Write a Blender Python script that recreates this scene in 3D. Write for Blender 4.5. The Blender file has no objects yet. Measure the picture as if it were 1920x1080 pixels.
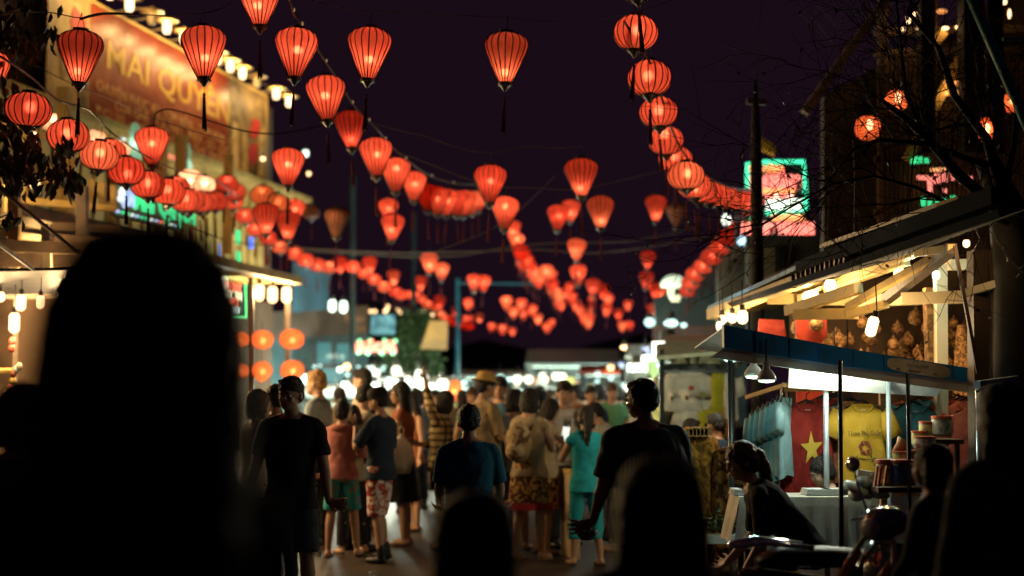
import bpy, bmesh, math, random
from mathutils import Vector, Matrix, Euler
rnd = random.Random(7)
S = bpy.context.scene
COL = S.collection
# ------------------------------------------------------------------ camera
FPXL = 2666.7
CAMZ = 1.6
TH = math.atan((748 - 540) / FPXL)
cam_d = bpy.data.cameras.new('camera'); cam = bpy.data.objects.new('camera', cam_d); COL.objects.link(cam)
cam_d.lens = 50; cam_d.sensor_width = 36; cam_d.clip_start = .1; cam_d.clip_end = 1500
cam.location = (0, 0, CAMZ); cam.rotation_euler = (math.pi / 2 + TH, 0, 0)
cam_d.dof.use_dof = True; cam_d.dof.focus_distance = 9.8; cam_d.dof.aperture_fstop = 0.95
S.camera = cam
# ------------------------------------------------------------------ night sky
W = bpy.data.worlds.new('World'); S.world = W; W.use_nodes = True
bg = W.node_tree.nodes['Background']
bg.inputs['Color'].default_value = (0.0092, 0.0036, 0.0083, 1)   # city glow on a moonless night
bg.inputs['Strength'].default_value = 1.0
S.view_settings.view_transform = 'Standard'; S.view_settings.look = 'None'
S.view_settings.exposure = 0; S.view_settings.gamma = 1; S.view_settings.use_curve_mapping = False
S.render.engine = 'CYCLES'
S.cycles.use_denoising = True; S.cycles.use_light_tree = True
S.cycles.max_bounces = 5; S.cycles.diffuse_bounces = 3; S.cycles.transparent_max_bounces = 12
S.cycles.sample_clamp_indirect = 4; S.cycles.sample_clamp_direct = 0

# ------------------------------------------------------------------ pixel helpers (1920x1080 photo pixels -> place)
def P(px, py, d):
    dx = (px - 960) / FPXL; dy = (540 - py) / FPXL
    v = Vector((dx, math.cos(TH) - dy * math.sin(TH), math.sin(TH) + dy * math.cos(TH)))
    v *= d / v.y
    return Vector((v.x, v.y, v.z + CAMZ))
def PL(pts, d=None):
    return [P(p[0], p[1], p[2] if len(p) > 2 else d) for p in pts]
FD = Vector((.2125, .9772, 0)); FN = Vector((.9772, -.2125, 0)); FO = Vector((-5.17, 30, 0)); UP = Vector((0, 0, 1))
def FP(t, off, z):                       # point along the restaurant's facade
    return Vector((-5.17 - .2175 * (30 - t), t, z)) + FN * off
def FX(px, py, off=0.0):                 # photo pixel -> vertical plane parallel to that facade
    a = P(px, py, 10); v = a - Vector((0, 0, CAMZ)); o = Vector((0, 0, CAMZ))
    k = ((FO + FN * off) - o).dot(FN) / v.dot(FN)
    return o + v * k

# ------------------------------------------------------------------ materials
def lin(h):
    if not isinstance(h, str): return tuple(h)
    h = h.lstrip('#'); c = [int(h[i:i + 2], 16) / 255 for i in (0, 2, 4)]
    return tuple(x / 12.92 if x <= .04045 else ((x + .055) / 1.055) ** 2.4 for x in c)
MATS = {}
def mat(name, col, rough=.7, metal=0.0, var=.25, scale=6.0, bump=.0, spec=.3, bscale=None):
    if name in MATS: return MATS[name]
    m = bpy.data.materials.new(name); m.use_nodes = True; MATS[name] = m
    nt = m.node_tree; b = nt.nodes['Principled BSDF']; c = lin(col)
    b.inputs['Roughness'].default_value = rough; b.inputs['Metallic'].default_value = metal
    b.inputs['Specular IOR Level'].default_value = spec
    tc = nt.nodes.new('ShaderNodeTexCoord'); no = nt.nodes.new('ShaderNodeTexNoise')
    no.inputs['Scale'].default_value = scale; no.inputs['Detail'].default_value = 5
    nt.links.new(tc.outputs['Object'], no.inputs['Vector'])
    rp = nt.nodes.new('ShaderNodeValToRGB')
    rp.color_ramp.elements[0].position = .3; rp.color_ramp.elements[1].position = .72
    rp.color_ramp.elements[0].color = (*[x * (1 - var) for x in c], 1)
    rp.color_ramp.elements[1].color = (*[min(1, x * (1 + var)) for x in c], 1)
    nt.links.new(no.outputs['Fac'], rp.inputs['Fac']); nt.links.new(rp.outputs['Color'], b.inputs['Base Color'])
    if bump:
        n2 = nt.nodes.new('ShaderNodeTexNoise'); n2.inputs['Scale'].default_value = bscale or scale * 5; n2.inputs['Detail'].default_value = 4
        bp = nt.nodes.new('ShaderNodeBump'); bp.inputs['Strength'].default_value = bump; bp.inputs['Distance'].default_value = .02
        nt.links.new(tc.outputs['Object'], n2.inputs['Vector']); nt.links.new(n2.outputs['Fac'], bp.inputs['Height'])
        nt.links.new(bp.outputs['Normal'], b.inputs['Normal'])
    return m
def blotch(name, c0, c1, scale=10, rough=.8, kind='noise', c2=None, p=(.42, .58), bump=0.0):   # printed cloth, mottled surfaces
    if name in MATS: return MATS[name]
    m = bpy.data.materials.new(name); m.use_nodes = True; MATS[name] = m
    nt = m.node_tree; b = nt.nodes['Principled BSDF']; b.inputs['Roughness'].default_value = rough; b.inputs['Specular IOR Level'].default_value = .2
    tc = nt.nodes.new('ShaderNodeTexCoord')
    if kind == 'noise':
        t = nt.nodes.new('ShaderNodeTexNoise'); t.inputs['Scale'].default_value = scale; t.inputs['Detail'].default_value = 3; t.inputs['Distortion'].default_value = 1.2; out = t.outputs['Fac']
    elif kind == 'voro':
        t = nt.nodes.new('ShaderNodeTexVoronoi'); t.inputs['Scale'].default_value = scale; out = t.outputs['Distance']
    else:
        t = nt.nodes.new('ShaderNodeTexWave'); t.inputs['Scale'].default_value = scale; t.bands_direction = kind; t.inputs['Distortion'].default_value = .6; out = t.outputs['Fac']
    nt.links.new(tc.outputs['Object'], t.inputs['Vector'])
    rp = nt.nodes.new('ShaderNodeValToRGB'); e = rp.color_ramp.elements
    e[0].position, e[1].position = p; e[0].color = (*lin(c0), 1); e[1].color = (*lin(c1), 1)
    if c2 is not None:
        q = e.new(min(1, p[1] + .12)); q.color = (*lin(c2), 1)
    nt.links.new(out, rp.inputs['Fac']); nt.links.new(rp.outputs['Color'], b.inputs['Base Color'])
    if bump:
        bp = nt.nodes.new('ShaderNodeBump'); bp.inputs['Strength'].default_value = bump; bp.inputs['Distance'].default_value = .02
        nt.links.new(out, bp.inputs['Height']); nt.links.new(bp.outputs['Normal'], b.inputs['Normal'])
    return m
def emis(name, col, st, base=None):
    if name in MATS: return MATS[name]
    m = bpy.data.materials.new(name); m.use_nodes = True; MATS[name] = m
    b = m.node_tree.nodes['Principled BSDF']; c = lin(col)
    b.inputs['Base Color'].default_value = (*(lin(base) if base else c), 1)
    b.inputs['Emission Color'].default_value = (*c, 1); b.inputs['Emission Strength'].default_value = st
    b.inputs['Roughness'].default_value = .5
    return m
def bulbglass(name, col, st):            # frosted glass that glows and lets the lamp inside shine out
    m = bpy.data.materials.new(name); m.use_nodes = True; MATS[name] = m; nt = m.node_tree; nt.nodes.clear()
    o = nt.nodes.new('ShaderNodeOutputMaterial'); a = nt.nodes.new('ShaderNodeAddShader')
    t = nt.nodes.new('ShaderNodeBsdfTransparent'); e = nt.nodes.new('ShaderNodeEmission')
    e.inputs['Color'].default_value = (*lin(col), 1); e.inputs['Strength'].default_value = st
    nt.links.new(t.outputs[0], a.inputs[0]); nt.links.new(e.outputs[0], a.inputs[1]); nt.links.new(a.outputs[0], o.inputs[0])
    return m
def silk(name, col, var=.12, dif=.35, sheen=.09):   # thin lantern cloth: passes light from the lamp inside
    m = bpy.data.materials.new(name); m.use_nodes = True; MATS[name] = m; nt = m.node_tree; nt.nodes.clear(); c = lin(col)
    o = nt.nodes.new('ShaderNodeOutputMaterial'); mx = nt.nodes.new('ShaderNodeMixShader'); mx.inputs[0].default_value = dif
    t = nt.nodes.new('ShaderNodeBsdfTranslucent'); d = nt.nodes.new('ShaderNodeBsdfDiffuse')
    tc = nt.nodes.new('ShaderNodeTexCoord'); no = nt.nodes.new('ShaderNodeTexNoise'); no.inputs['Scale'].default_value = 14; no.inputs['Detail'].default_value = 6
    mp = nt.nodes.new('ShaderNodeMapping'); mp.inputs['Scale'].default_value = (1.5, 1.5, .5)
    rp = nt.nodes.new('ShaderNodeValToRGB')
    rp.color_ramp.elements[0].position = .35; rp.color_ramp.elements[1].position = .7
    rp.color_ramp.elements[0].color = (*[x * (1 - var) for x in c], 1); rp.color_ramp.elements[1].color = (*[min(1, x * (1 + var)) for x in c], 1)
    nt.links.new(tc.outputs['Object'], mp.inputs[0]); nt.links.new(mp.outputs[0], no.inputs['Vector'])
    nt.links.new(no.outputs['Fac'], rp.inputs['Fac'])
    nt.links.new(rp.outputs[0], t.inputs[0]); nt.links.new(rp.outputs[0], d.inputs[0])
    g = nt.nodes.new('ShaderNodeBsdfRefraction'); g.inputs['Roughness'].default_value = .55; g.inputs['IOR'].default_value = 1.25   # thin weave: part of the light goes nearly straight on
    c2 = [min(1, x * 1.15 + .02) for x in c]; g.inputs['Color'].default_value = (*c2, 1)
    m2 = nt.nodes.new('ShaderNodeMixShader'); m2.inputs[0].default_value = sheen
    nt.links.new(t.outputs[0], m2.inputs[1]); nt.links.new(g.outputs[0], m2.inputs[2])
    nt.links.new(m2.outputs[0], mx.inputs[1]); nt.links.new(d.outputs[0], mx.inputs[2]); nt.links.new(mx.outputs[0], o.inputs[0])
    return m

# ------------------------------------------------------------------ mesh collector
def frame(v):
    v = v.normalized(); a = Vector((0, 0, 1)) if abs(v.z) < .9 else Vector((1, 0, 0))
    x = a.cross(v).normalized(); return x, v.cross(x)
class MB:
    def __init__(s): s.v = []; s.f = []; s.m = []; s.k = 0
    def add(s, vs, fs):
        b = len(s.v); s.v += [tuple(x) for x in vs]; s.f += [tuple(i + b for i in f) for f in fs]; s.m += [s.k] * len(fs); return s
    def box(s, c, sz, R=None):
        c = Vector(c); h = [x / 2 for x in sz]
        vs = [Vector((x, y, z)) for x in (-h[0], h[0]) for y in (-h[1], h[1]) for z in (-h[2], h[2])]
        if R is not None: vs = [R @ v for v in vs]
        return s.add([c + v for v in vs], [(0, 1, 3, 2), (4, 6, 7, 5), (0, 4, 5, 1), (2, 3, 7, 6), (0, 2, 6, 4), (1, 5, 7, 3)])
    def beam(s, a, b, w, h=None):
        a = Vector(a); b = Vector(b); h = h or w; x, y = frame(b - a)
        R = Matrix((x, y, (b - a).normalized())).transposed()
        return s.box((a + b) / 2, (w, h, (b - a).length), R)
    def tube(s, pts, r, n=6, sx=1.0):
        pts = [Vector(p) for p in pts]; vs = []; fs = []; N = len(pts)
        rs = r if isinstance(r, (list, tuple)) else [r] * N; px = None
        for i, p in enumerate(pts):
            t = pts[min(i + 1, N - 1)] - pts[max(i - 1, 0)]
            if t.length < 1e-9: t = Vector((0, 0, 1))
            t.normalize()
            if px is None: x, y = frame(t)
            else:
                x = px - t * px.dot(t); x.normalize(); y = t.cross(x)
            px = x
            for k in range(n):
                a = 2 * math.pi * k / n; vs.append(p + (x * math.cos(a) * sx + y * math.sin(a)) * rs[i])
        for i in range(N - 1):
            for k in range(n): fs.append((i * n + k, i * n + (k + 1) % n, (i + 1) * n + (k + 1) % n, (i + 1) * n + k))
        fs.append(tuple(range(n - 1, -1, -1))); fs.append(tuple((N - 1) * n + k for k in range(n)))
        return s.add(vs, fs)
    def cap(s, a, b, ra, rb, n=10, sx=1.0):           # tapered limb with round ends
        a = Vector(a); b = Vector(b); t = (b - a).normalized()
        pts = [a - t * ra * .94, a - t * ra * .7, a, a.lerp(b, .5), b, b + t * rb * .7, b + t * rb * .94]
        return s.tube(pts, [ra * .34, ra * .71, ra, (ra + rb) / 2, rb, rb * .71, rb * .34], n, sx)
    def ell(s, c, r, n=12, m=8, R=None):
        c = Vector(c); r = r if isinstance(r, (tuple, list)) else (r, r, r); vs = []; fs = []
        for j in range(m + 1):
            ph = math.pi * (j + .02) / (m + .04)
            for i in range(n):
                a = 2 * math.pi * i / n
                q = Vector((r[0] * math.sin(ph) * math.cos(a), r[1] * math.sin(ph) * math.sin(a), r[2] * math.cos(ph)))
                vs.append(c + (R @ q if R is not None else q))
        for j in range(m):
            for i in range(n): fs.append((j * n + i, (j + 1) * n + i, (j + 1) * n + (i + 1) % n, j * n + (i + 1) % n))
        fs.append(tuple(range(n))); fs.append(tuple(m * n + i for i in range(n - 1, -1, -1)))
        return s.add(vs, fs)
    def lathe(s, prof, n=16, c=(0, 0, 0), caps=False, wob=None):
        c = Vector(c); vs = []; fs = []; N = len(prof)
        for r, z in prof:
            for k in range(n):
                a = 2 * math.pi * k / n; q = r * (wob(k) if wob else 1)
                vs.append(c + Vector((q * math.cos(a), q * math.sin(a), z)))
        for i in range(N - 1):
            for k in range(n): fs.append((i * n + k, i * n + (k + 1) % n, (i + 1) * n + (k + 1) % n, (i + 1) * n + k))
        if caps: fs.append(tuple(range(n - 1, -1, -1))); fs.append(tuple((N - 1) * n + k for k in range(n)))
        return s.add(vs, fs)
    def loft(s, rings, n=16, sq=1.0):                  # rings: (centre, rx, ry, X axis, Y axis)
        vs = []; fs = []; N = len(rings)
        for c, rx, ry, X, Y in rings:
            for k in range(n):
                a = 2 * math.pi * k / n; ca, sa = math.cos(a), math.sin(a)
                if sq != 1.0: ca = math.copysign(abs(ca) ** sq, ca); sa = math.copysign(abs(sa) ** sq, sa)
                vs.append(c + X * rx * ca + Y * ry * sa)
        for i in range(N - 1):
            for k in range(n): fs.append((i * n + k, i * n + (k + 1) % n, (i + 1) * n + (k + 1) % n, (i + 1) * n + k))
        fs.append(tuple(range(n - 1, -1, -1))); fs.append(tuple((N - 1) * n + k for k in range(n)))
        return s.add(vs, fs)
    def slab(s, a, b, c, d, th):                       # four corners -> a slab th thick (behind them)
        a, b, c, d = map(Vector, (a, b, c, d)); nn = (b - a).cross(d - a).normalized() * -th
        return s.add([a, b, c, d, a + nn, b + nn, c + nn, d + nn], [(0, 1, 2, 3), (7, 6, 5, 4), (0, 4, 5, 1), (1, 5, 6, 2), (2, 6, 7, 3), (3, 7, 4, 0)])
    def prism(s, poly, th, O, X, Y):                   # 2-D outline in plane O,X,Y extruded by th along X x Y
        n = len(poly); Z = X.cross(Y).normalized()
        a = [O + X * p[0] + Y * p[1] for p in poly]; b = [q + Z * th for q in a]
        return s.add(a + b, [tuple(range(n - 1, -1, -1)), tuple(range(n, 2 * n))] + [(i, (i + 1) % n, n + (i + 1) % n, n + i) for i in range(n)])
    def mesh(s, name, off=None, rz=0.0):
        me = bpy.data.meshes.new(name); vs = s.v
        if off is not None:
            if rz:
                c, sn = math.cos(-rz), math.sin(-rz)
                vs = [((x - off[0]) * c - (y - off[1]) * sn, (x - off[0]) * sn + (y - off[1]) * c, z - off[2]) for x, y, z in vs]
            else: vs = [(x - off[0], y - off[1], z - off[2]) for x, y, z in vs]
        me.from_pydata(vs, [], s.f); me.update(); return me
    def build(s, name, m, parent=None, smooth=False, org=None, local=False):
        if local: me = s.mesh(name)
        elif parent is not None: me = s.mesh(name, parent['_o'] if '_o' in parent else (0, 0, 0), parent.get('_r', 0.0))
        else: me = s.mesh(name, org)
        o = bpy.data.objects.new(name, me); COL.objects.link(o)
        ms = m if isinstance(m, (list, tuple)) else [m]
        for q in ms: me.materials.append(q)
        if len(ms) > 1: me.polygons.foreach_set('material_index', s.m)
        if smooth: me.polygons.foreach_set('use_smooth', [True] * len(me.polygons))
        if parent is not None:
            o.parent = parent
            if '_o' in parent: o['_o'] = parent['_o']; o['_r'] = parent.get('_r', 0.0)
        elif org is not None: o.location = org; o['_o'] = tuple(org); o['_r'] = 0.0
        return o
def tag(o, label=None, cat=None, group=None, kind=None):
    if label: o['label'] = label
    if cat: o['category'] = cat
    if group: o['group'] = group
    if kind: o['kind'] = kind
    return o
def thing(name, label, cat, loc=(0, 0, 0), rz=0.0, group=None):
    o = bpy.data.objects.new(name, None); COL.objects.link(o); o.location = loc; o.rotation_euler = (0, 0, rz); o.empty_display_size = .1
    o['_o'] = tuple(loc); o['_r'] = rz
    return tag(o, label, cat, group)
KIDS = {}
def dup(root, loc, rz=0.0, label=None, group=None):
    r = root.copy(); COL.objects.link(r); r.location = loc; r.rotation_euler = (0, 0, rz)
    if label: r['label'] = label
    if group: r['group'] = group
    for ch in kids(root):
        c = ch.copy(); COL.objects.link(c); c.parent = r
        for g in kids(ch):
            q = g.copy(); COL.objects.link(q); q.parent = c
    return r
def kids(o):
    if o.name not in KIDS: KIDS[o.name] = list(o.children)
    return KIDS[o.name]
BAKE = []
def text(name, s, m, parent, O, X, Y, size, width=None, ext=.006, align='LEFT', heavy=0.0, split=False):
    cu = bpy.data.curves.new(name, 'FONT'); cu.body = s; cu.size = size; cu.extrude = ext; cu.align_x = align; cu.offset = heavy; cu.resolution_u = 2
    cu.materials.append(m)
    o = bpy.data.objects.new(name, cu); COL.objects.link(o); X = X.normalized(); Y = Y.normalized(); Z = X.cross(Y)
    M = Matrix((X, Y, Z)).transposed().to_4x4(); M.translation = O
    BAKE.append((o, 'text', parent, M, width, split)); return o
def lamp(name, loc, power, col, parent=None, r=.03, spot=None):
    if name in bpy.data.lights: L = bpy.data.lights[name]
    else:
        L = bpy.data.lights.new(name, 'SPOT' if spot else 'POINT'); L.energy = power; L.color = col; L.shadow_soft_size = r
        if spot: L.spot_size = spot; L.spot_blend = .5
    o = bpy.data.objects.new('light', L); COL.objects.link(o)
    loc = Vector(loc)
    if parent is not None:
        o.parent = parent
        if '_o' in parent:
            loc = loc - Vector(parent['_o']); r_ = parent.get('_r', 0.0)
            if r_: loc = Matrix.Rotation(-r_, 3, 'Z') @ loc
    o.location = loc; return o
ORD = ['first', 'second', 'third', 'fourth', 'fifth', 'sixth', 'seventh', 'eighth', 'ninth', 'tenth', 'eleventh', 'twelfth', 'thirteenth', 'fourteenth', 'fifteenth', 'sixteenth', 'seventeenth', 'eighteenth', 'nineteenth', 'twentieth']
ORD += ['twenty-' + q for q in ORD[:9]] + ['thirtieth'] + ['thirty-' + q for q in ORD[:9]]
WARM = (1, .66, .30); WARMER = (1, .55, .2); COOL = (.72, 1, .90); WHITE = (1, .93, .8)
# ================================================================== SETTING: ground
M_asph = blotch('asphalt', (.014, .010, .008), (.044, .029, .021), .9, .5, c2=(.026, .019, .015), p=(.3, .62), bump=.25)
M_pave = mat('paving', (.22, .17, .12), .7, var=.3, scale=2.5, bump=.3, bscale=40)
M_kerb = mat('kerb_concrete', (.25, .2, .16), .8, var=.2, scale=5)
b = MB(); b.add([(-300, -60, 0), (300, -60, 0), (300, 500, 0), (-300, 500, 0)], [(0, 1, 2, 3)])
tag(b.build('ground', M_asph), kind='structure')
b = MB(); b.slab((-4.05, 4, .12), (-4.05, 70, .12), (-30, 70, .12), (-30, 4, .12), -.116)
tag(b.build('pavement', M_pave), kind='structure')
kp = tag(MB().box((-3.97, 5, -.3), (.1, .1, .1)).build('kerb', M_kerb), kind='structure')
for i in range(34):
    y = 4.6 + i * 1.0
    o = MB().box((-3.97, y, .062), (.15, .985, .12)).build('kerb_stone', M_kerb); o.parent = kp
# paving flags along the kerb, joints recessed
for i in range(16):
    for j in range(4):
        o = MB().box((-4.35 - j * .5 + rnd.uniform(-.004, .004), 14 + i * .8, .124 + rnd.uniform(-.003, .003)), (.485, .785, .02)).build('paving_flag', M_pave, kp)

# ================================================================== LANTERNS
M_silk = silk('lantern_silk', (.85, .132, .070), .16, .10, .13); M_silk2 = silk('lantern_silk_deep', (.78, .092, .05), .2, .10, .13); M_silk3 = silk('lantern_silk_faded', (.86, .18, .09), .22, .10, .13); M_silkO = silk('orange_lantern_silk', (.88, .24, .085)); M_silkW = silk('pale_lantern_silk', (.9, .5, .34))
M_silkD = mat('unlit_silk', (.30, .10, .05), .6, var=.35, scale=9)
M_rib = mat('lantern_wire', (.02, .012, .012), .5); M_capm = mat('dark_wood', (.03, .016, .012), .35, spec=.5)
M_tas = blotch('tassel_thread', (.05, .01, .012), (.13, .02, .02), 40, .8, 'X')
M_cable = mat('black_cable', (.018, .016, .018), .5); M_cable2 = mat('brown_cable', (.09, .06, .035), .6)
BAL = [(.046, -.192), (.062, -.16), (.086, -.11), (.111, -.055), (.135, 0), (.156, .045), (.167, .08), (.170, .105), (.164, .132), (.148, .158), (.118, .179), (.082, .192), (.056, .197)]
RND = [(.05, -.128), (.085, -.120), (.122, -.100), (.150, -.068), (.166, -.032), (.170, 0), (.166, .032), (.150, .068), (.122, .100), (.085, .120), (.05, .128)]
NR = 18
def facet(k): return 1.0 if k % 2 == 0 else .975
def lantern_proto(kind, pos, sm, lname, power, full=True, col=WARM):
    prof = BAL if kind == 'B' else RND
    zb, zt = prof[0][1], prof[-1][1]; rb, rt = prof[0][0], prof[-1][0]
    if full:
        root = thing('silk_lantern', 'x', 'lantern')
        MB().lathe(prof, NR * 2, wob=facet).build('shade', sm, root, smooth=True)
        r = MB()
        for k in range(NR):
            a = 2 * math.pi * k / NR
            r.tube([((q + .002) * math.cos(a), (q + .002) * math.sin(a), z) for q, z in prof], .0050, 4)
        r.build('rib_frame', M_rib, root)
        MB().lathe([(.0, zt + .022), (rt + .004, zt + .022), (rt + .006, zt - .004)], 18).build('top_collar', M_capm, root)
        c = MB(); c.lathe([(rb + .007, zb + .008), (rb + .009, zb - .012), (rb - .004, zb - .02), (.022, zb - .045), (.012, zb - .062), (0, zb - .066)], 18)
        for k in range(9):
            a = 2 * math.pi * k / 9; c.ell(((rb + .006) * math.cos(a), (rb + .006) * math.sin(a), zb - .016), .008, 6, 4)
        cl = c.build('bottom_collar', M_capm, root, smooth=True)
        t = MB(); t.tube([(0, 0, zb - .06), (0, 0, zb - .12)], .0016, 4); t.ell((0, 0, zb - .125), .0125, 8, 6)
        t.tube([(0, 0, zb - .135), (0, 0, zb - .15), (0, 0, zb - .24), (0, 0, zb - .385)], [.006, .011, .013, .017], 9)
        for k in range(14):
            a = k * 2.4; t.tube([(.01 * math.cos(a), .01 * math.sin(a), zb - .2), (.017 * math.cos(a), .017 * math.sin(a), zb - .385 - .012 * (k % 3))], .0025, 4)
        t.build('tassel', M_tas, root)
        h = MB(); h.tube([(.03, 0, zt + .02), (.012, 0, zt + .09), (0, 0, zt + .14)], .0022, 4); h.tube([(-.03, 0, zt + .02), (-.012, 0, zt + .09), (0, 0, zt + .14)], .0022, 4)
        h.build('hanger', M_rib, root)
    else:
        g = MB(); g.k = 0; g.lathe(prof, 14)
        g.k = 1; g.lathe([(0, zt + .015), (rt, zt + .015), (rt, zt - .004)], 8); g.lathe([(rb + .004, zb + .006), (rb, zb - .015), (.012, zb - .05), (0, zb - .052)], 8)
        g.k = 2; g.tube([(0, 0, zb - .05), (0, 0, zb - .14), (0, 0, zb - .38)], [.004, .012, .016], 5)
        root = g.build('small_silk_lantern', [sm, M_capm, M_tas], smooth=True, local=True); tag(root, 'x', 'lantern')
    if power:
        z = {'m': .04, 'l': -.10, 'h': .085, 'n': -.03}[pos] if kind == 'B' else {'m': .02, 'l': -.05, 'h': .05, 'n': -.02}[pos]
        L = lamp(lname, (.012, 0, z), power, (1, .72, .5), None, .03); L.parent = root; L.location = (.012, 0, z)
    return root
LP = 1.5
PROTO = {}
def proto(kind, pos, full, shade='r'):
    k = (kind, pos, full, shade)
    if k not in PROTO:
        sm = {'r': M_silk, 's': M_silk2, 'q': M_silk3, 'o': M_silkO, 'w': M_silkW, 'd': M_silkD}[shade]
        pw = {'r': LP, 's': LP * .8, 'q': LP * 1.15, 'o': LP * .9, 'w': LP * 4, 'd': 0}[shade] * (.75 if kind == 'R' else 1) * (.62 if pos == 'l' else 1)
        PROTO[k] = [lantern_proto(kind, pos, sm, 'lantern_%s_%s_%s' % (kind, pos, shade), pw, full), False]
    return PROTO[k]
def place(kind, px, py, w, pos, label, group, shade='r', d=None):
    d = d or FPXL * .34 / w
    if pos == 'm': pos = rnd.choice('mmmhn')
    if shade == 'r': shade = rnd.choice('rrrsq')
    p = P(px, py, d); pr = proto(kind, pos, w >= 29, shade); ang = rnd.uniform(0, 6.28)
    if not pr[1]:
        o = pr[0]; pr[1] = True; kids(o); o.location = p; o.rotation_euler = (0, 0, ang); o['label'] = label; o['group'] = group
        if '_o' in o: pass
    else: o = dup(pr[0], p, ang, label, group)
    o.rotation_euler = (rnd.uniform(-.07, .07), rnd.uniform(-.07, .07), ang)
    s = 1 + rnd.uniform(-.04, .04); o.scale = (s, s, s * (1 + rnd.uniform(-.03, .03)))
    return p
for k in [('B', 'm', True, 'r')]: proto(*k)
G1 = 'balloon lanterns hung singly across the street'
SINGLE = [
 ('B', 150, 108, 84, 'l', 'dark topped balloon lantern with bright base under the curved rod, beside the leafy tree'),
 ('B', 382, 100, 83, 'm', 'balloon lantern with long tassel hanging before the lit billboard letters'),
 ('B', 487, 2, 82, 'm', 'balloon lantern cut by the top edge of the picture, above the billboard end'),
 ('B', 555, 101, 81, 'm', 'bright balloon lantern just past the end of the billboard lamps'),
 ('B', 692, 102, 82, 'm', 'evenly lit balloon lantern alone against the sky, beside the bulb cable'),
 ('B', 949, 110, 81, 'l', 'balloon lantern with dark upper half hanging alone under the end of a thin cable'),
 ('B', -22, 140, 80, 'm', 'balloon lantern half outside the picture beside the leafy tree'),
 ('B', 285, 276, 63, 'm', 'balloon lantern under the long curved rod before the billboard lower edge'),
 ('B', 540, 315, 62, 'm', 'balloon lantern below a white lamp, clear of the balcony strand'),
 ('B', 498, 412, 52, 'l', 'dark red balloon lantern with glowing base on a short curved hook'),
 ('B', 540, 424, 48, 'l', 'balloon lantern with lit lower half behind a hanging tassel'),
 ('B', 552, 397, 40, 'm', 'balloon lantern half covered by a pale orange lantern'),
 ('B', 919, 346, 60, 'm', 'balloon lantern at the low end of the bulb cable'),
 ('B', 947, 400, 54, 'm', 'balloon lantern directly below the end of the bulb cable'),
 ('B', 1090, 334, 62, 'l', 'balloon lantern with bright base hanging from the long wavy cable'),
 ('B', 1126, 399, 52, 'l', 'balloon lantern hanging below the one on the wavy cable'),
 ('B', 1046, 409, 44, 'm', 'fuller one of two balloon lanterns overlapping in mid air'),
 ('B', 1070, 396, 36, 'm', 'half hidden one of two balloon lanterns overlapping in mid air'),
 ('B', 1230, 391, 42, 'l', 'balloon lantern beside an unlit one, under the round strand'),
 ('B', 736, 427, 45, 'm', 'balloon lantern with a dark tassel crossing it, above the far wires'),
 ('B', 728, 395, 38, 'm', 'balloon lantern peeping above another over the far wires'),
 ('B', 1081, 469, 37, 'm', 'balloon lantern hanging alone on the two far wires'),
 ('B', 1084, 516, 33, 'm', 'balloon lantern hanging alone below the two far wires'),
 ('B', 1215, 488, 32, 'l', 'dim balloon lantern with lit base above the white glowing umbrella'),
 ('B', 805, 494, 34, 'm', 'higher one of two touching balloon lanterns above the blue pole'),
 ('B', 828, 510, 30, 'm', 'lower one of two touching balloon lanterns above the blue pole'),
 ('B', 889, 531, 30, 'm', 'fuller one of two balloon lanterns on the blue pole arm'),
 ('B', 907, 532, 26, 'm', 'smaller one of two balloon lanterns on the blue pole arm'),
 ('B', 1212, 526, 30, 'l', 'dim balloon lantern heading a short cluster beside the white umbrella'),
 ('B', 1112, 539, 29, 'm', 'topmost balloon lantern of the loop above the far stalls'),
]
for k, x, y, w, pos, lb in SINGLE: place(k, x, y, w, pos, lb, G1)
place('B', 632, 418, 50, 'm', 'unlit brown balloon lantern hanging between two lit clusters', 'unlit lanterns', 'd')
place('B', 1268, 404, 38, 'm', 'unlit balloon lantern beside a lit one under the round strand', 'unlit lanterns', 'd')
place('R', 583, 398, 36, 'm', 'unlit round lantern among pale orange lanterns', 'unlit lanterns', 'd')
G2 = 'round lanterns strung along the balcony side'
LS = [(53, 206, 84), (128, 255, 77), (186, 292, 72), (237, 321, 68), (277, 347, 63), (316, 360, 60), (345, 376, 55), (358, 376, 51), (374, 379, 48), (390, 378, 46), (404, 378, 44), (418, 356, 42), (437, 377, 40), (460, 405, 37), (480, 430, 35), (503, 447, 33), (525, 463, 31), (553, 475, 33), (573, 488, 33), (595, 497, 31), (617, 502, 30)]
for i, (x, y, w) in enumerate(LS):
    place('R', x, y, w, 'm', ('%s round red lantern counted from the leafy tree along the balcony strand' % ORD[i]) if i < 20 else 'last round red lantern of the balcony strand, before a balloon lantern', G2)
for i, (x, y, w) in enumerate([(205, 286, 62), (330, 352, 52), (425, 345, 44), (440, 360, 42), (352, 384, 50)]):
    place('R', x, y, w, 'm', ['round lantern peeping out behind the third of the balcony strand', 'round lantern tucked behind the sixth of the balcony strand', 'upper round lantern of the clump where the balcony strand dips', 'lower round lantern of the clump where the balcony strand dips', 'round lantern squeezed between the seventh and eighth of the balcony strand'][i], 'round lanterns doubled up on the balcony strand')
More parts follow.
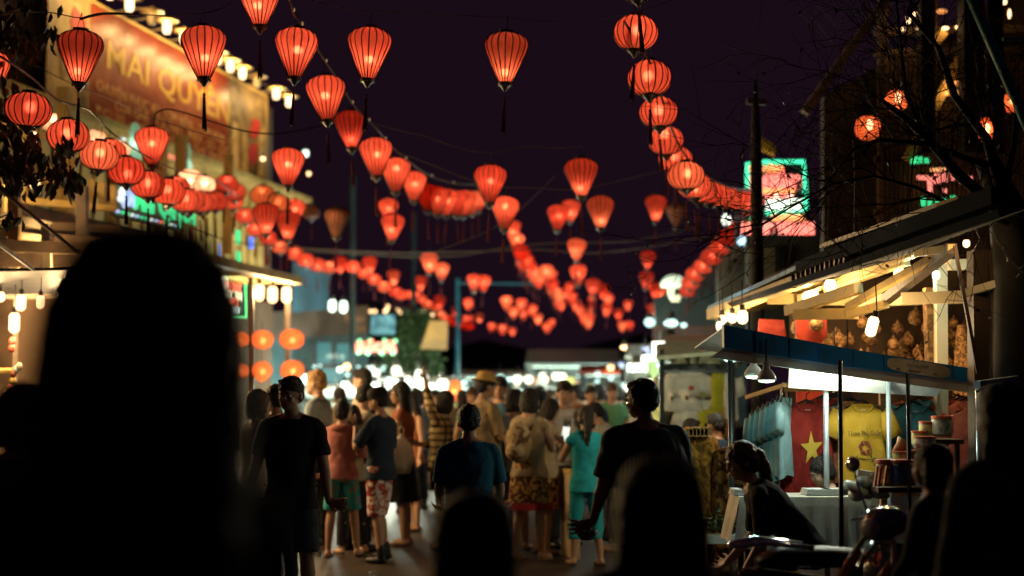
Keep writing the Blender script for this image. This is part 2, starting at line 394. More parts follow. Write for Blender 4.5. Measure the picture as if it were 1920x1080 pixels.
for i, (x, y, w, sh) in enumerate([(102, 232, 34, 'w'), (178, 262, 38, 'w'), (222, 280, 36, 'w'), (382, 346, 34, 'w'), (356, 336, 22, 'w'), (493, 366, 46, 'o'), (523, 381, 42, 'o'), (508, 372, 30, 'o')]):
    place('R', x, y, w, 'm', ['pale pink lantern behind the second balcony strand lantern', 'glowing pink lantern between the second and third strand lanterns', 'pink lantern edge showing past the third strand lantern', 'creamy white lantern under the balcony eave', 'tiny white lantern beside the creamy one under the eave', 'pale orange round lantern above a dark balloon lantern', 'pale orange lantern lower down beside the first pale one', 'pale orange lantern wedged between two others like it'][i], 'pale lanterns under the balcony eave', sh, d=(20 if w < 40 and sh == 'w' else None))
G3 = 'balloon lanterns strung under the bulb cable'
CS = [(612, 186, 74, 'm'), (658, 244, 64, 'l'), (705, 296, 61, 'm'), (742, 329, 54, 'm'), (776, 350, 49, 'm'), (801, 371, 46, 'm'), (820, 377, 46, 'm'), (838, 380, 44, 'm'), (855, 382, 43, 'm'), (870, 382, 41, 'm'), (885, 381, 37, 'm'), (897, 378, 33, 'm')]
for i, (x, y, w, pos) in enumerate(CS): place('B', x, y, w, pos, '%s balloon lantern counted down the bulb cable' % ORD[i], G3)
G4 = 'round lanterns strung in a curve before the neon sign'
RS = [(1195, -36, 105), (1192, 62, 100), (1218, 147, 95), (1235, 211, 88), (1249, 264, 80), (1266, 298, 74), (1286, 330, 68), (1302, 348, 62), (1312, 357, 60), (1328, 362, 56), (1345, 367, 53), (1362, 372, 50), (1380, 376, 47), (1398, 377, 45), (1414, 377, 43), (1428, 376, 41)]
for i, (x, y, w) in enumerate(RS): place('R', x, y, w, 'm', '%s round lantern from the top of the curve before the neon sign' % ORD[i], G4, d=FPXL * .40 / w if i < 6 else None)
G5 = 'round lanterns climbing from the far stalls to the neon sign'
RS2 = [(1410, 403, 42), (1396, 416, 42), (1382, 430, 42), (1367, 446, 42), (1351, 463, 41), (1334, 482, 40), (1318, 500, 38), (1303, 515, 36), (1294, 530, 34), (1288, 545, 31), (1284, 558, 29), (1280, 572, 27)]
for i, (x, y, w) in enumerate(RS2): place('R', x, y, w, 'm', '%s round lantern down the strand that falls from the neon sign' % ORD[i], G5)
for i, (x, y, w) in enumerate([(1356, 452, 34), (1340, 470, 33), (1324, 494, 31), (1311, 512, 29), (1299, 538, 27), (1303, 566, 24), (1306, 585, 22)]):
    place('R', x, y, w, 'l', ORD[i] + ' dim round lantern in the second row behind the strand falling from the neon sign', 'second row behind the falling strand')
def far(items, label, group, kind='B', end=', balcony side first'):
    for i_, q in enumerate(items):
        x, y, w = q[:3]; place(q[4] if len(q) > 4 else kind, x, y, min(w, 28), q[3] if len(q) > 3 else 'm', ORD[i_] + ' ' + label + end, group)
far([(638, 497, 28, 'l'), (662, 500, 28, 'm', 'R'), (682, 513, 24, 'm', 'R'), (693, 498, 28, 'l'), (702, 524, 27, 'm', 'R'), (721, 538, 25, 'm', 'R'), (738, 521, 25, 'l'), (742, 548, 25, 'm', 'R'), (752, 553, 24, 'm', 'R'), (768, 553, 20, 'm', 'R'), (782, 551, 18, 'm', 'R'), (791, 561, 18, 'm', 'R'), (803, 572, 20, 'm', 'R'), (815, 581, 18, 'm', 'R')],
    'small red lantern on the balcony strand far stretch', 'far stretch of the balcony strand')
far([(827, 590, 18), (834, 596, 17), (841, 600, 17), (848, 604, 17), (855, 607, 17), (862, 610, 17), (869, 611, 17), (876, 612, 16), (882, 612, 16)], 'tiny red lantern in the packed tail beside the tan poster', 'packed tail of the balcony strand', 'R')
far([(789, 531, 23, 'l'), (824, 567, 22, 'l'), (878, 571, 20), (853, 584, 16, 'l'), (899, 596, 15, 'l'), (873, 598, 11), (883, 598, 11)], 'tiny red lantern hanging singly above the packed tail', 'single lanterns above the packed tail')
far([(922, 615, 16), (942, 619, 18), (961, 622, 14)], 'tiny lantern of the three lowest in mid street', 'three lowest lanterns')
far([(950, 569, 24), (978, 572, 21), (963, 587, 20), (982, 591, 17), (998, 583, 20), (1009, 598, 18), (1035, 607, 15), (1026, 615, 18)], 'tiny red lantern of the loose flock in mid street', 'loose flock of lanterns in mid street')
far([(963, 431, 27), (969, 455, 28), (964, 447, 24), (974, 473, 28), (981, 480, 28), (987, 493, 28), (980, 497, 24), (993, 505, 27), (998, 514, 26), (1003, 522, 25), (1011, 527, 24), (1024, 511, 25), (1033, 520, 23), (1030, 530, 22), (1037, 537, 23), (1036, 548, 20), (1042, 551, 21), (1049, 560, 20), (1046, 568, 19), (1052, 573, 18)],
    'small red lantern down the long strand falling in mid street', 'long strand falling down mid street', end=', top first')
far([(1067, 542, 20), (1062, 551, 18), (1072, 560, 20), (1080, 573, 19), (1087, 582, 18), (1095, 598, 18), (1103, 607, 18), (1091, 591, 17), (1099, 601, 17)], 'tiny red lantern of the slanting strand below the single ones', 'slanting strand in mid street', end=', top first')
far([(1110, 560, 14), (1109, 568, 14), (1109, 576, 14), (1108, 584, 14), (1109, 592, 13), (1107, 600, 13)], 'tiny orange lantern of the upright string in mid street', 'upright string of lanterns', 'R', ', top first')
far([(1131, 547, 23, 'l'), (1140, 563, 21), (1138, 582, 21), (1160, 590, 17), (1178, 573, 17), (1167, 613, 17), (1181, 612, 17)], 'tiny red lantern of the loop above the far stalls', 'loop of lanterns above the far stalls', end=', top first')
far([(1227, 544, 24, 'l'), (1239, 553, 21), (1229, 582, 20, 'l'), (1221, 580, 15)], 'tiny red lantern of the short cluster beside the white umbrella', 'short cluster beside the white umbrella', end=', top first')

# ------------------------------------------------------------------ cables
def cable(pts, r, m, label, d=None, group='cables over the street', name='overhead_cable'):
    q = PL(pts, d); out = []
    for i in range(len(q) - 1):                        # Catmull-Rom
        p0, p1, p2, p3 = q[max(i - 1, 0)], q[i], q[i + 1], q[min(i + 2, len(q) - 1)]
        for k in range(6):
            t = k / 6; out.append(.5 * ((2 * p1) + (p2 - p0) * t + (2 * p0 - 5 * p1 + 4 * p2 - p3) * t * t + (3 * p1 - p0 - 3 * p2 + p3) * t ** 3))
    out.append(q[-1])
    return tag(MB().tube(out, r, 5).build(name, m), label, 'cable', group), out
cable([(-120, 40, 10.4), (65, 22, 10.6), (150, 33, 10.7), (215, 25, 10.8), (330, 29, 10.85), (420, 14, 10.9), (487, -40, 11), (560, -70, 11)], .0045, M_cable, 'thin black cable before the billboard with a curved rod clipped on')
cable([(150, 36), (180, 27), (215, 25), (262, 28)], .011, M_cable, 'curved black rod carrying the dark topped lantern', 10.75, 'curved rods', 'bracket_rod')
cable([(288, 235), (292, 214), (312, 205), (345, 211), (400, 229), (460, 246), (515, 251), (560, 245), (640, 228)], .0085, M_cable, 'long curved black rod across the billboard lower edge', 14.2, 'curved rods', 'bracket_rod')
cable([(499, 388), (503, 372), (512, 362), (525, 360)], .011, M_cable, 'short hooked rod above the dark red lantern', 17.5, 'curved rods', 'bracket_rod')
cable([(560, -5, 11), (640, 14, 11), (690, 20, 11), (800, 25, 11.1), (870, 29, 11.1), (949, 33, 11.2)], .0035, M_cable2, 'thin grey cable ending above the lone dark topped lantern')
cable([(949, 33, 11.2), (1050, 40, 11.3), (1200, 20, 11.5), (1420, -60, 12)], .003, M_cable, 'almost invisible cable carrying on past the lone lantern')
cable([(-20, 95, 12), (60, 120, 12.4), (120, 150, 12.6), (215, 190, 13), (300, 226, 13.5), (420, 262, 14)], .004, M_cable, 'thin dark cable sloping across the billboard from the leafy tree')
_, SL = cable([(-30, 88, 9.6), (20, 118, 9.9), (62, 148, 10.6), (110, 188, 11.5), (165, 205, 12.3), (205, 245, 12.9), (262, 286, 13.8), (330, 318, 15.4), (400, 335, 18), (450, 372, 22)], .009, M_cable, 'twisted dark cable carrying the balcony strand of round lanterns')
_, BC = cable([(520, -30, 10.6), (545, 5, 10.9), (553, 30, 11.1), (580, 66, 11.5), (605, 108, 12), (640, 160, 12.8), (665, 200, 13.6), (705, 240, 14.6), (742, 282, 16), (800, 326, 18), (850, 343, 20.5), (893, 346, 23)], .009, M_cable2, 'rope like cable set with small bulbs above the balloon strand')
cable([(704, 232), (760, 247), (800, 256), (850, 274), (895, 285), (940, 284), (985, 275), (1040, 277), (1092, 274)], .0042, M_cable2, 'long wavy cable ending above a balloon lantern', 14.4)
cable([(745, 285), (800, 305), (870, 333), (930, 350), (1000, 352), (1060, 356), (1110, 350), (1200, 330), (1320, 300)], .0045, M_cable2, 'cable sagging past the end of the bulb cable', 16)
cable([(360, 430), (430, 452), (520, 462), (640, 470), (760, 474), (900, 471), (1010, 468), (1120, 474), (1280, 452), (1420, 420)], .012, M_cable2, 'upper one of two brownish far wires spanning the street', 24)
cable([(560, 470), (700, 478), (790, 482), (870, 478), (960, 462), (1060, 455), (1180, 452), (1300, 428)], .010, M_cable2, 'lower one of two brownish far wires spanning the street', 25)
cable([(820, 470), (900, 440), (960, 405), (1010, 360), (1040, 330)], .004, M_cable2, 'faint wire rising behind the tassels of the bulb cable strand', 18)
cable([(1170, 40, 10.4), (1215, 110, 11), (1236, 168, 11.6), (1252, 222, 12.4), (1272, 270, 13.2), (1302, 312, 14.5), (1345, 342, 16.5), (1392, 356, 19), (1440, 352, 22)], .010, M_cable, 'dark cable carrying the curve of round lanterns')
cable([(1440, 370, 22), (1400, 392, 22), (1350, 440, 23.5), (1310, 490, 26), (1285, 540, 31)], .010, M_cable, 'dark cable carrying the strand that falls from the neon sign')
cable([(1430, -40), (1422, 60), (1418, 170), (1405, 300)], .006, M_cable, 'thin cable dropping toward the neon sign', 15)
M_fairy = emis('fairy_bulb', 'ffd9a0', .22)
for i in range(5, len(BC) - 2, 5):
    p = BC[i]; b = MB(); b.ell(p + Vector((.008, -.012, .008)), (.011, .011, .016), 6, 5)
    tag(b.build('cable_bulb', M_fairy, smooth=True), '%s small bulb down the rope like cable above the balloon strand' % ORD[min(19, i // 5 - 1)], 'bulb', 'small bulbs on the rope like cable')
# ================================================================== LEFT SIDE: restaurant, billboard, lamps
M_ywood = mat('ochre_timber', (.50, .33, .10), .6, var=.3, scale=3, bump=.15); M_dwood = mat('dark_timber', (.075, .045, .025), .6, var=.4, scale=4, bump=.2)
M_cream = mat('cream_paint', (.62, .52, .33), .6, var=.15, scale=3); M_wall = mat('brown_plaster', (.10, .06, .034), .8, var=.3, scale=1.2, bump=.2)
M_iron = mat('dark_iron', (.03, .025, .022), .45, .5); M_teal = mat('teal_sheet', (.07, .17, .20), .6, var=.3, scale=1.5); M_tin = mat('tin_sheet', (.22, .2, .18), .5, .3, var=.3, scale=2)
M_bulbW = bulbglass('warm_bulb_glass', (1, .60, .28), 1.9); M_bulbC = bulbglass('cool_bulb_glass', (.82, 1, .82), 1.3); M_bulbN = bulbglass('white_bulb_glass', (1, .68, .36), 1.7)
M_brass = mat('lamp_shade_enamel', (.55, .36, .12), .5)
def bulb_thing(p, label, group=None, m=None, r=.035, h=.11, power=14, col=WARM, tilt=None, name='light_bulb', cat='light bulb', cord=.22, lname=None):
    p = Vector(p); t = thing(name, label, cat, p, 0, group)
    g = MB(); R = tilt if tilt is not None else Matrix.Identity(3)
    pr = [(0, -h / 2), (r * .6, -h / 2 + r * .2), (r, -h / 2 + r * .7), (r, h / 2 - r * .6), (r * .62, h / 2)]
    g.lathe(pr, 12); g.v = [tuple(p + R @ Vector(v)) for v in g.v]; g.build('glass', m or M_bulbW, t, smooth=True)
    s = MB(); s.tube([R @ Vector((0, 0, h / 2 - .004)), R @ Vector((0, 0, h / 2 + r * 1.1))], r * .55, 8); s.tube([R @ Vector((0, 0, h / 2 + r)), R @ Vector((0, 0, h / 2 + r + .02)), R @ Vector((0, 0, h / 2 + r)) + Vector((0, 0, cord))], .005, 4)
    s.v = [tuple(p + Vector(v)) for v in s.v]; s.build('socket', M_iron, t)
    if power: lamp(lname or 'bulb_%s_%g' % (cat.replace(' ', '_'), power), p - Vector((0, 0, h * .15)), power, col, t, r * .8)
    return t
# billboard
TL, TR = FX(92, -45), FX(500, 182); t0, t1 = TL.y, TR.y; ZT, ZB = 7.98, 6.12
bb = thing('billboard', 'long lit restaurant billboard with yellow letters on red brown over the balcony', 'billboard', FP((t0 + t1) / 2, 0, ZB))
M_bred = blotch('billboard_red', (.20, .028, .012), (.30, .06, .02), 1.5, .33); M_bcream = blotch('billboard_cream', (.62, .42, .16), (.42, .26, .09), 2, .5); M_bbrown = blotch('billboard_food_print', (.10, .06, .03), (.40, .26, .10), 2.2, .5, p=(.35, .7))
M_byel = mat('billboard_yellow', (.62, .36, .05), .5, var=.1); M_bpale = mat('billboard_pale_print', (.62, .36, .16), .5, var=.1); M_bheart = mat('billboard_scarlet', (.5, .04, .03), .5)
def bpan(ta, tb, za, zb, off, m, name, th=.02):
    return MB().slab(FP(ta, off, za), FP(tb, off, za), FP(tb, off, zb), FP(ta, off, zb), th).build(name, m, bb)
ta = FX(168, 100).y; tb = FX(428, 200).y
bpan(t0, ta - .003, ZB, ZT, 0, M_bcream, 'print_panel'); bpan(ta, tb, ZB, ZT, 0, M_bred, 'print_panel'); bpan(tb + .003, t1, ZB, ZT, 0, M_bbrown, 'print_panel')
f = MB(); 
for a, c in ((FP(t0, -.03, ZT + .03), FP(t1 + .03, -.03, ZT + .03)), (FP(t0, -.03, ZB - .03), FP(t1 + .03, -.03, ZB - .03)), (FP(t1 + .06, -.03, ZB), FP(t1 + .06, -.03, ZT))): f.beam(a, c, .09, .05)
f.build('frame', M_ywood, bb)
def flat(pts, m, name, off=.012):        # flat printed shape: pixels on the billboard plane
    q = [FX(x, y, off) for x, y in pts]; n = len(q)
    g = MB(); g.add(q + [v - FN * .006 for v in q], [tuple(range(n)), tuple(range(2 * n - 1, n - 1, -1))] + [(i, (i + 1) % n, n + (i + 1) % n, n + i) for i in range(n)])
    return g.build(name, m, bb)
for pts, m in (([(140, 10), (162, 40), (160, 90), (143, 80), (132, 40)], M_bheart), ([(110, 80), (128, 60), (132, 130), (118, 150)], M_bbrown), ([(475, 222), (488, 228), (486, 250), (477, 262), (468, 248)], M_bheart), ([(470, 270), (484, 268), (482, 300), (472, 312), (466, 292)], M_bheart),
               ([(436, 225), (446, 232), (448, 330), (434, 326)], M_bcream), ([(455, 255), (462, 240), (466, 330), (454, 330)], M_bcream), ([(487, 250), (496, 235), (494, 330), (484, 330)], M_bcream), ([(145, 150), (165, 160), (163, 215), (150, 208)], M_bbrown)):
    flat(pts, m, 'printed_figure')
def btext(s, x0, y0, x1, size, m, heavy=0, split=False):   # baseline starts at pixel (x0,y0), runs to pixel column x1 along the board
    a = FX(x0, y0, .004); c = FX(x1, y0 + (x1 - x0) * .4, .004)
    text('lettering', s, m, bb, a, FD, UP, size, (c.y - a.y) / FD.y, .004, heavy=heavy, split=split)
btext('MAI QUYÊN', 197, 124, 428, .66, M_byel, .008, True)
btext('CHUYÊN PHỤC VỤ: TÔM BIỂN - TÔM HÙM', 180, 168, 420, .26, M_bpale)
btext('CUA GHẸ - CÁ THU - ĐIỆP - SÒ - ỐC', 215, 206, 428, .25, M_bpale)
btext('ĐC: 30 - 4 KHU PHỐ 1 - THỊ TRẤN', 178, 212, 425, .2, M_bpale)
bracketm = mat('galvanised_arm', (.35, .27, .16), .5, .4)
OFFL = .55
for i, (lx, lit) in enumerate(((206, 1), (243, 1), (285, 0), (313, 1), (345, 1), (378, 1), (408, 1), (432, 1), (455, 1), (482, 0), (518, 1), (542, 1))):
    lb = FX(lx, 8 + (lx - 243) * .61, OFFL); t = lb.y + OFFL * .2125
    base = FP(t - .25, .0, ZT + .05); tip = lb + Vector((0, 0, .16))
    L = thing('billboard_lamp', '%s shaded lamp on an arm over the billboard top, counted from the leafy tree%s' % (ORD[i], '' if lit else ', unlit'), 'lamp', base, 0, 'lamps along the billboard top')
    MB().tube([base, base.lerp(tip, .5) + Vector((0, 0, .03)), tip], .016, 6).build('arm', bracketm, L)
    MB().lathe([(.03, .03), (.05, 0), (.2, -.055), (.205, -.062), (.05, -.01)], 16, tip).build('shade', M_brass, L, smooth=True)
    MB().lathe([(.0, -.12), (.05, -.11), (.07, -.06), (.07, .06), (.04, .11)], 12, lb).build('glass', M_bulbN if lit else M_cream, L, smooth=True)
    if lit: lamp('billboard_lamp_light', lb, 23, (1, .64, .24), L, .05)
TB = FX(374, 450, 2.0).y
# building behind and below
rb = thing('restaurant_building', 'timber fronted restaurant with balcony under the billboard', 'building', FP(25, 0, 0))
def fslab(ta, tb, off, za, zb, m, name, th, par=None): return MB().slab(FP(ta, off, za), FP(tb, off, za), FP(tb, off, zb), FP(ta, off, zb), th).build(name, m, par or rb)
fslab(17, 31, -.35, 3.95, 8.0, M_wall, 'upper_wall', .2); fslab(17, 31, -.3, 0, 3.7, M_wall, 'ground_floor_wall', .2)
MB().slab(FP(17, -.3, 3.95), FP(17, 2.1, 3.95), FP(TB, 2.1, 3.95), FP(TB, -.3, 3.95), .22).build('balcony_deck', M_dwood, rb)
MB().slab(FP(17, -.3, 6.02), FP(17, .5, 5.95), FP(31, .5, 5.95), FP(31, -.3, 6.02), .08).build('eave', M_ywood, rb)
MB().beam(FP(17, .55, 5.93), FP(31, .55, 5.93), .08, .1).build('eave_beam', M_ywood, rb)
for t in (18.5, 21.2, 23.6, TB - .15): MB().beam(FP(t, 1.95, 3.95), FP(t, 1.95, 5.6), .16).build('post', M_ywood, rb)
for t in [q for q in [17.5 + 1.1 * k for k in range(15)] if q < TB]: MB().beam(FP(t, 2.0, 3.952), FP(t, 2.0, 4.85), .09).build('railing_post', M_cream if t > 22 else M_ywood, rb)
for z in (4.32, 4.88): MB().beam(FP(17, 2.0, z), FP(TB, 2.0, z), .07, .06).build('rail', M_ywood, rb)
for t in [17.6 + .42 * k for k in range(30)]: MB().slab(FP(t, -.145, 4.0), FP(t + .3, -.145, 4.0), FP(t + .3, -.145, 5.9), FP(t, -.145, 5.9), .04).build('wall_plank', M_ywood if int(t * 7) % 3 else M_dwood, rb)
cp = thing('canopy', 'pale sloping canopy with ochre edge beams over the pavement', 'canopy', FP(26, 2, 3.4))
c0, c1 = FX(368, 486, 3.3), FX(556, 517, 3.3); c0.z = c1.z = (c0.z + c1.z) / 2
MB().slab(c0 + FN * -2.3, c1 + FN * -2.3, c1, c0, -.05).build('roof_sheet', M_cream, cp)
for k in range(9): q = c0.lerp(c1, (k + .5) / 9) - Vector((0, 0, .045)); MB().beam(q, q - FN * 2.25, .06, .08).build('rafter', M_ywood, cp)
for o_, w_ in ((.02, .16), (-1.1, .1), (-2.2, .12)): MB().beam(c0 + FN * o_ - Vector((0, 0, .03)), c1 + FN * o_ - Vector((0, 0, .03)), w_, .12).build('edge_beam', M_ywood, cp)
for x, y in ((470, 540), (540, 545)): MB().beam(FX(x, y - 25, 3.0), FX(x, y + 200, 3.0), .08).build('post', M_dwood, cp)
for i, (x, y) in enumerate(((486, 549), (511, 553), (537, 553))):
    bulb_thing(FX(x, y, 3.1), ['first', 'second', 'third'][i] + ' bulb hanging in a row under the canopy edge', 'bulbs under the canopy edge', r=.075, h=.26, power=70, col=(1, .68, .32), lname='canopy_bulb')
bulb_thing(FX(417, 532, 2.6), 'cold white bulb before the small green edged sign', m=M_bulbC, r=.07, h=.2, power=30, col=COOL, lname='cold_canopy_bulb')
# led sign on the balcony
ls = thing('led_sign', 'white sign with green and blue lettering and a row of led dots on the balcony', 'sign', FX(280, 400, 2.2))
M_sgn = mat('sign_board', (.20, .18, .13), .5, var=.2); E_gr = emis('green_neon', (.05, .8, .3), 1.0); E_bl = emis('blue_white_led', (.45, .62, 1), 1.1); E_rd = emis('red_neon', (1, .16, .1), 1.6); E_wt = emis('white_led', (.85, 1, .9), 1.1); E_pk = emis('pink_neon', (1, .22, .15), 1.2); E_or = emis('orange_neon', (1, .45, .15), 1.2); E_bw = emis('pale_blue_neon', (.5, .8, 1), 1.4)
MB().slab(FX(215, 405, 2.2), FX(343, 437, 2.2), FX(345, 378, 2.2), FX(217, 345, 2.2), .08).build('panel', M_sgn, ls)
a = FX(226, 383, 2.21); text('lettering', 'QUÁN', E_bl, ls, a, FD, UP - FD * .04, .33, .48, .01)
a = FX(250, 391, 2.21); text('lettering', 'Mai Quyên', E_gr, ls, a, FD, UP - FD * .04, .48, 1.95, .012, heavy=.012)
for i in range(14):
    u = i / 13; p = FX(221 + 118 * u, 397 + 31 * u, 2.23); MB().ell(p, .03, 8, 5).build('led_dot', (E_bl, E_gr, E_gr, E_wt)[i % 4] if i != 9 else E_rd, ls, smooth=True)
for i, (x, y) in enumerate(((342, 383), (228, 360), (232, 350), (226, 372))): MB().ell(FX(x, y, 2.23), .05, 8, 5).build('led_dot', E_wt, ls, smooth=True)
# green edged sign under the canopy
gs = thing('led_board', 'small dark board edged in green leds with white and red words under the canopy', 'sign', FX(440, 560, 2.3))
M_blk = mat('black_panel', (.015, .015, .017), .4)
MB().slab(FX(398, 592, 2.3), FX(460, 596, 2.3), FX(460, 518, 2.3), FX(398, 512, 2.3), .06).build('panel', M_blk, gs)
e = MB(); e.tube([FX(398, 592, 2.33), FX(459, 595, 2.33), FX(459, 520, 2.33)], .022, 6); e.build('led_edge', E_gr, gs)
for s, x, y, w, sz, m in (('ĐẶC SẢN', 420, 529, .62, .16, E_pk), ('PHÚ QUỐC', 416, 543, .74, .18, E_pk), ('NGỌC TRAI', 414, 559, .76, .2, E_wt), ('API 3', 426, 573, .36, .18, E_rd), ('SHOF', 430, 586, .36, .14, E_bw)):
    text('lettering', s, m, gs, FX(x, y, 2.32), FD, UP, sz, w, .006)
# narrow upright neons and blue leds on the far wall of the balcony
for i, (x, y0, y1, m, lb) in enumerate(((446, 432, 458, E_gr, 'upper green upright neon tube past the balcony'), (446, 472, 498, E_gr, 'lower green upright neon tube past the balcony'), (471, 445, 466, emis('blue_neon', (.06, .18, 1), 1.4), 'short blue neon tube past the balcony'), (410, 458, 486, emis('blue_neon', 0, 0), 'thin string of blue leds past the balcony'))):
    r = [.045, .045, .04, .018][i]; tag(MB().tube([FX(x, y1, 1.2), FX(x, y0, 1.2)], r, 8).build('neon_tube', m, org=FX(x, y1, 1.2)), lb, 'neon light')
# small lamps near the billboard end
for x, y, lb, m, pw, c, d in ((573, 288, 'cold white floodlight past the billboard end', M_bulbC, 12, COOL, 32), (493, 298, 'small warm bulb on a bracket at the billboard end', M_bulbW, 5, WARM, 28), (579, 326, 'dim warm bulb hanging below the cold floodlight', M_bulbW, 5, WARM, 32)):
    bulb_thing(P(x, y, d), lb, m=m, r=.07 if m is M_bulbC else .045, h=.16 if m is M_bulbC else .09, power=pw, col=c, lname='far_bulb_%d' % x)
for i in range(5): tag(MB().ell(FX(308 + 9 * i, 289 + 3.6 * i, .6), .035, 8, 6).build('eave_light', E_pk, smooth=True, org=FX(308 + 9 * i, 289 + 3.6 * i, .6)), '%s pink dot of light in the short row under the billboard' % ORD[i], 'light', 'pink dots of light under the billboard')
for i, (x, y, h) in enumerate(((252, 285, 34), (345, 330, 44))):
    o = FX(x, y + h / 2, .9); k = 1.0 * h / 44
    tag(MB().lathe([(0, 0), (.13 * k, .02), (.15 * k, .3 * k), (.1 * k, .5 * k), (.12 * k, .62 * k), (.08 * k, .76 * k), (0, .8 * k)], 10, o).build('paper_lamp', silk('white_paper', (.55, .75, .6), .1), smooth=True, org=o), ['smaller', 'taller'][i] + ' greenish white paper lamp hanging under the billboard', 'paper lamp'); lamp('paper_lamp_light', o + Vector((0, 0, .35 * k)), 1.1, COOL, None, .03)
b = thing('string_light', 'pair of white led bars on the wall under the billboard', 'light', FX(232, 260, .2)); MB().beam(FX(232, 246, .2), FX(232, 272, .2), .05).build('bar', E_wt, b); MB().beam(FX(229, 250, .2), FX(229, 268, .2), .03).build('bar', E_bw, b)

# near corner terrace at the picture's edge
ct = thing('terrace', 'cream railed terrace with stay rods above a dark awning', 'terrace', P(60, 470, 14.5))
D = 14.5
for (x0, y0, x1, y1, w, m, dd) in ((-40, 397, 92, 424, .075, M_cream, 0), (-40, 432, 84, 448, .06, M_cream, .1), (-40, 458, 200, 470, .10, M_dwood, -.2), (-60, 476, 110, 478, .09, M_cream, .1), (-60, 489, 200, 487, .12, M_dwood, -.1), (35, 375, 215, 392, .07, M_ywood, 2.5), (0, 418, 225, 432, .08, M_wall, 2.0), (95, 447, 215, 460, .09, M_dwood, .8)):
    MB().beam(P(x0, y0, D + dd), P(x1, y1, D + dd + .8), w, w * 1.2).build('rail', m, ct)
for x, y0, y1, w, m, dd in ((28, 340, 500, .11, M_ywood, .4), (88, 420, 452, .09, M_cream, .25), (90, 460, 505, .09, M_cream, .3), (27, 470, 505, .09, M_cream, .35), (155, 350, 460, .12, M_dwood, 2.2), (5, 335, 420, .08, M_ywood, 1.8)):
    MB().beam(P(x, y1, D + dd), P(x - 1, y0, D + dd), w).build('post', m, ct)
for (x0, y0, x1, y1) in ((-6, 350, 148, 475), (-10, 452, 62, 505)): MB().tube([P(x0, y0, 11.2), P(x1, y1, 12.2)], .016, 6).build('stay_rod', mat('bronze_rod', (.07, .04, .025), .4, .6), ct)
for i in range(9):
    x = 52 + 20 * i; MB().beam(P(x, 300 + i * 6, 18), P(x, 378 + i * 2, 18), .08).build('slat', M_ywood, ct)
aw = thing('awning', 'dark sagging awning sheet under the terrace', 'awning', P(40, 520, 13))
g = MB()
for k in range(5): g.slab(P(-120, 505 + 9 * k, 12.6 + .2 * k), P(235, 500 + 8 * k, 14 + .2 * k), P(235, 509 + 8 * k, 14.2 + .2 * k), P(-120, 514 + 9 * k, 12.8 + .2 * k), .03)
g.build('sheet', M_tin if False else mat('dark_sheet', (.016, .016, .02), .6, 0, var=.5, scale=2), aw)
sh = thing('shopfront', 'dim brown shopfront wall lit by warm bulbs beside the tall head', 'building', P(60, 700, 15.5))
MB().slab(P(-200, 960, 15.6), P(385, 960, 19.0), P(385, 545, 19.0), P(-200, 545, 15.6), .12).build('wall', M_wall, sh)
MB().slab(P(-200, 548, 13.4), P(400, 552, 16.4), P(400, 545, 18.8), P(-200, 540, 15.5), .06).build('ceiling_board', M_dwood, sh)
MB().beam(P(14, 760, 15), P(16, 560, 15), .16).build('post', M_dwood, sh); MB().beam(P(4, 760, 15.2), P(6, 600, 15.2), .06).build('pipe', M_ywood, sh)
for x, y, r, h, pw, lb in ((40, 568, .045, .16, 14, 'warm bulb above a larger one by the shopfront post'), (27, 606, .052, .2, 18, 'large warm bulb lowest by the shopfront post'), (77, 567, .04, .13, 10, 'warm bulb half behind the tall dark head'), (1, 557, .04, .1, 8, 'warm bulb cut by the picture edge under the terrace'), (-12, 603, .04, .14, 8, 'warm bulb beyond the picture edge by the shopfront post')):
    bulb_thing(P(x, y, 13.6), lb, 'warm shopfront bulbs', r=r, h=h, power=pw, lname='shop_bulb_%d' % pw)
for i in range(7):                      # bulbs added out of sight behind the tall head to light the crowd
    x = 118 + 46 * i; bulb_thing(P(x, 562 + (i % 2) * 8, 14.3 + .42 * i), '%s warm bulb added to light the crowd, hidden by the tall dark head' % ORD[i], 'warm shopfront bulbs', r=.045, h=.15, power=130, lname='added_shop_bulb')
sb = thing('shop_shelf', 'narrow shelf with a few coloured trinkets at the picture edge', 'shelf', P(10, 692, 13.8))
MB().slab(P(-30, 694, 13.9), P(36, 694, 13.9), P(36, 690, 14.2), P(-30, 690, 14.2), .03).build('board', M_ywood, sb)
for i, (x, y, c) in enumerate(((26, 700, (.6, .2, .12)), (24, 715, (.65, .45, .1)), (20, 728, (.6, .16, .16)), (30, 694, (.5, .6, .55)), (36, 688, (.6, .6, .45)), (14, 738, (.55, .4, .1)), (23, 640, (.5, .1, .06)), (22, 653, (.5, .1, .06)))):
    tag(MB().ell(P(x, y, 13.75), (.035, .03, .045), 8, 6).build('trinket', mat('trinket_%d' % i, c, .4), smooth=True, org=P(x, y, 13.75)), ('red', 'yellow', 'dark red', 'pale green', 'cream', 'ochre', 'upper scarlet', 'lower scarlet')[i] + ' trinket hanging by the shopfront shelf', 'trinket', 'trinkets by the shopfront shelf')
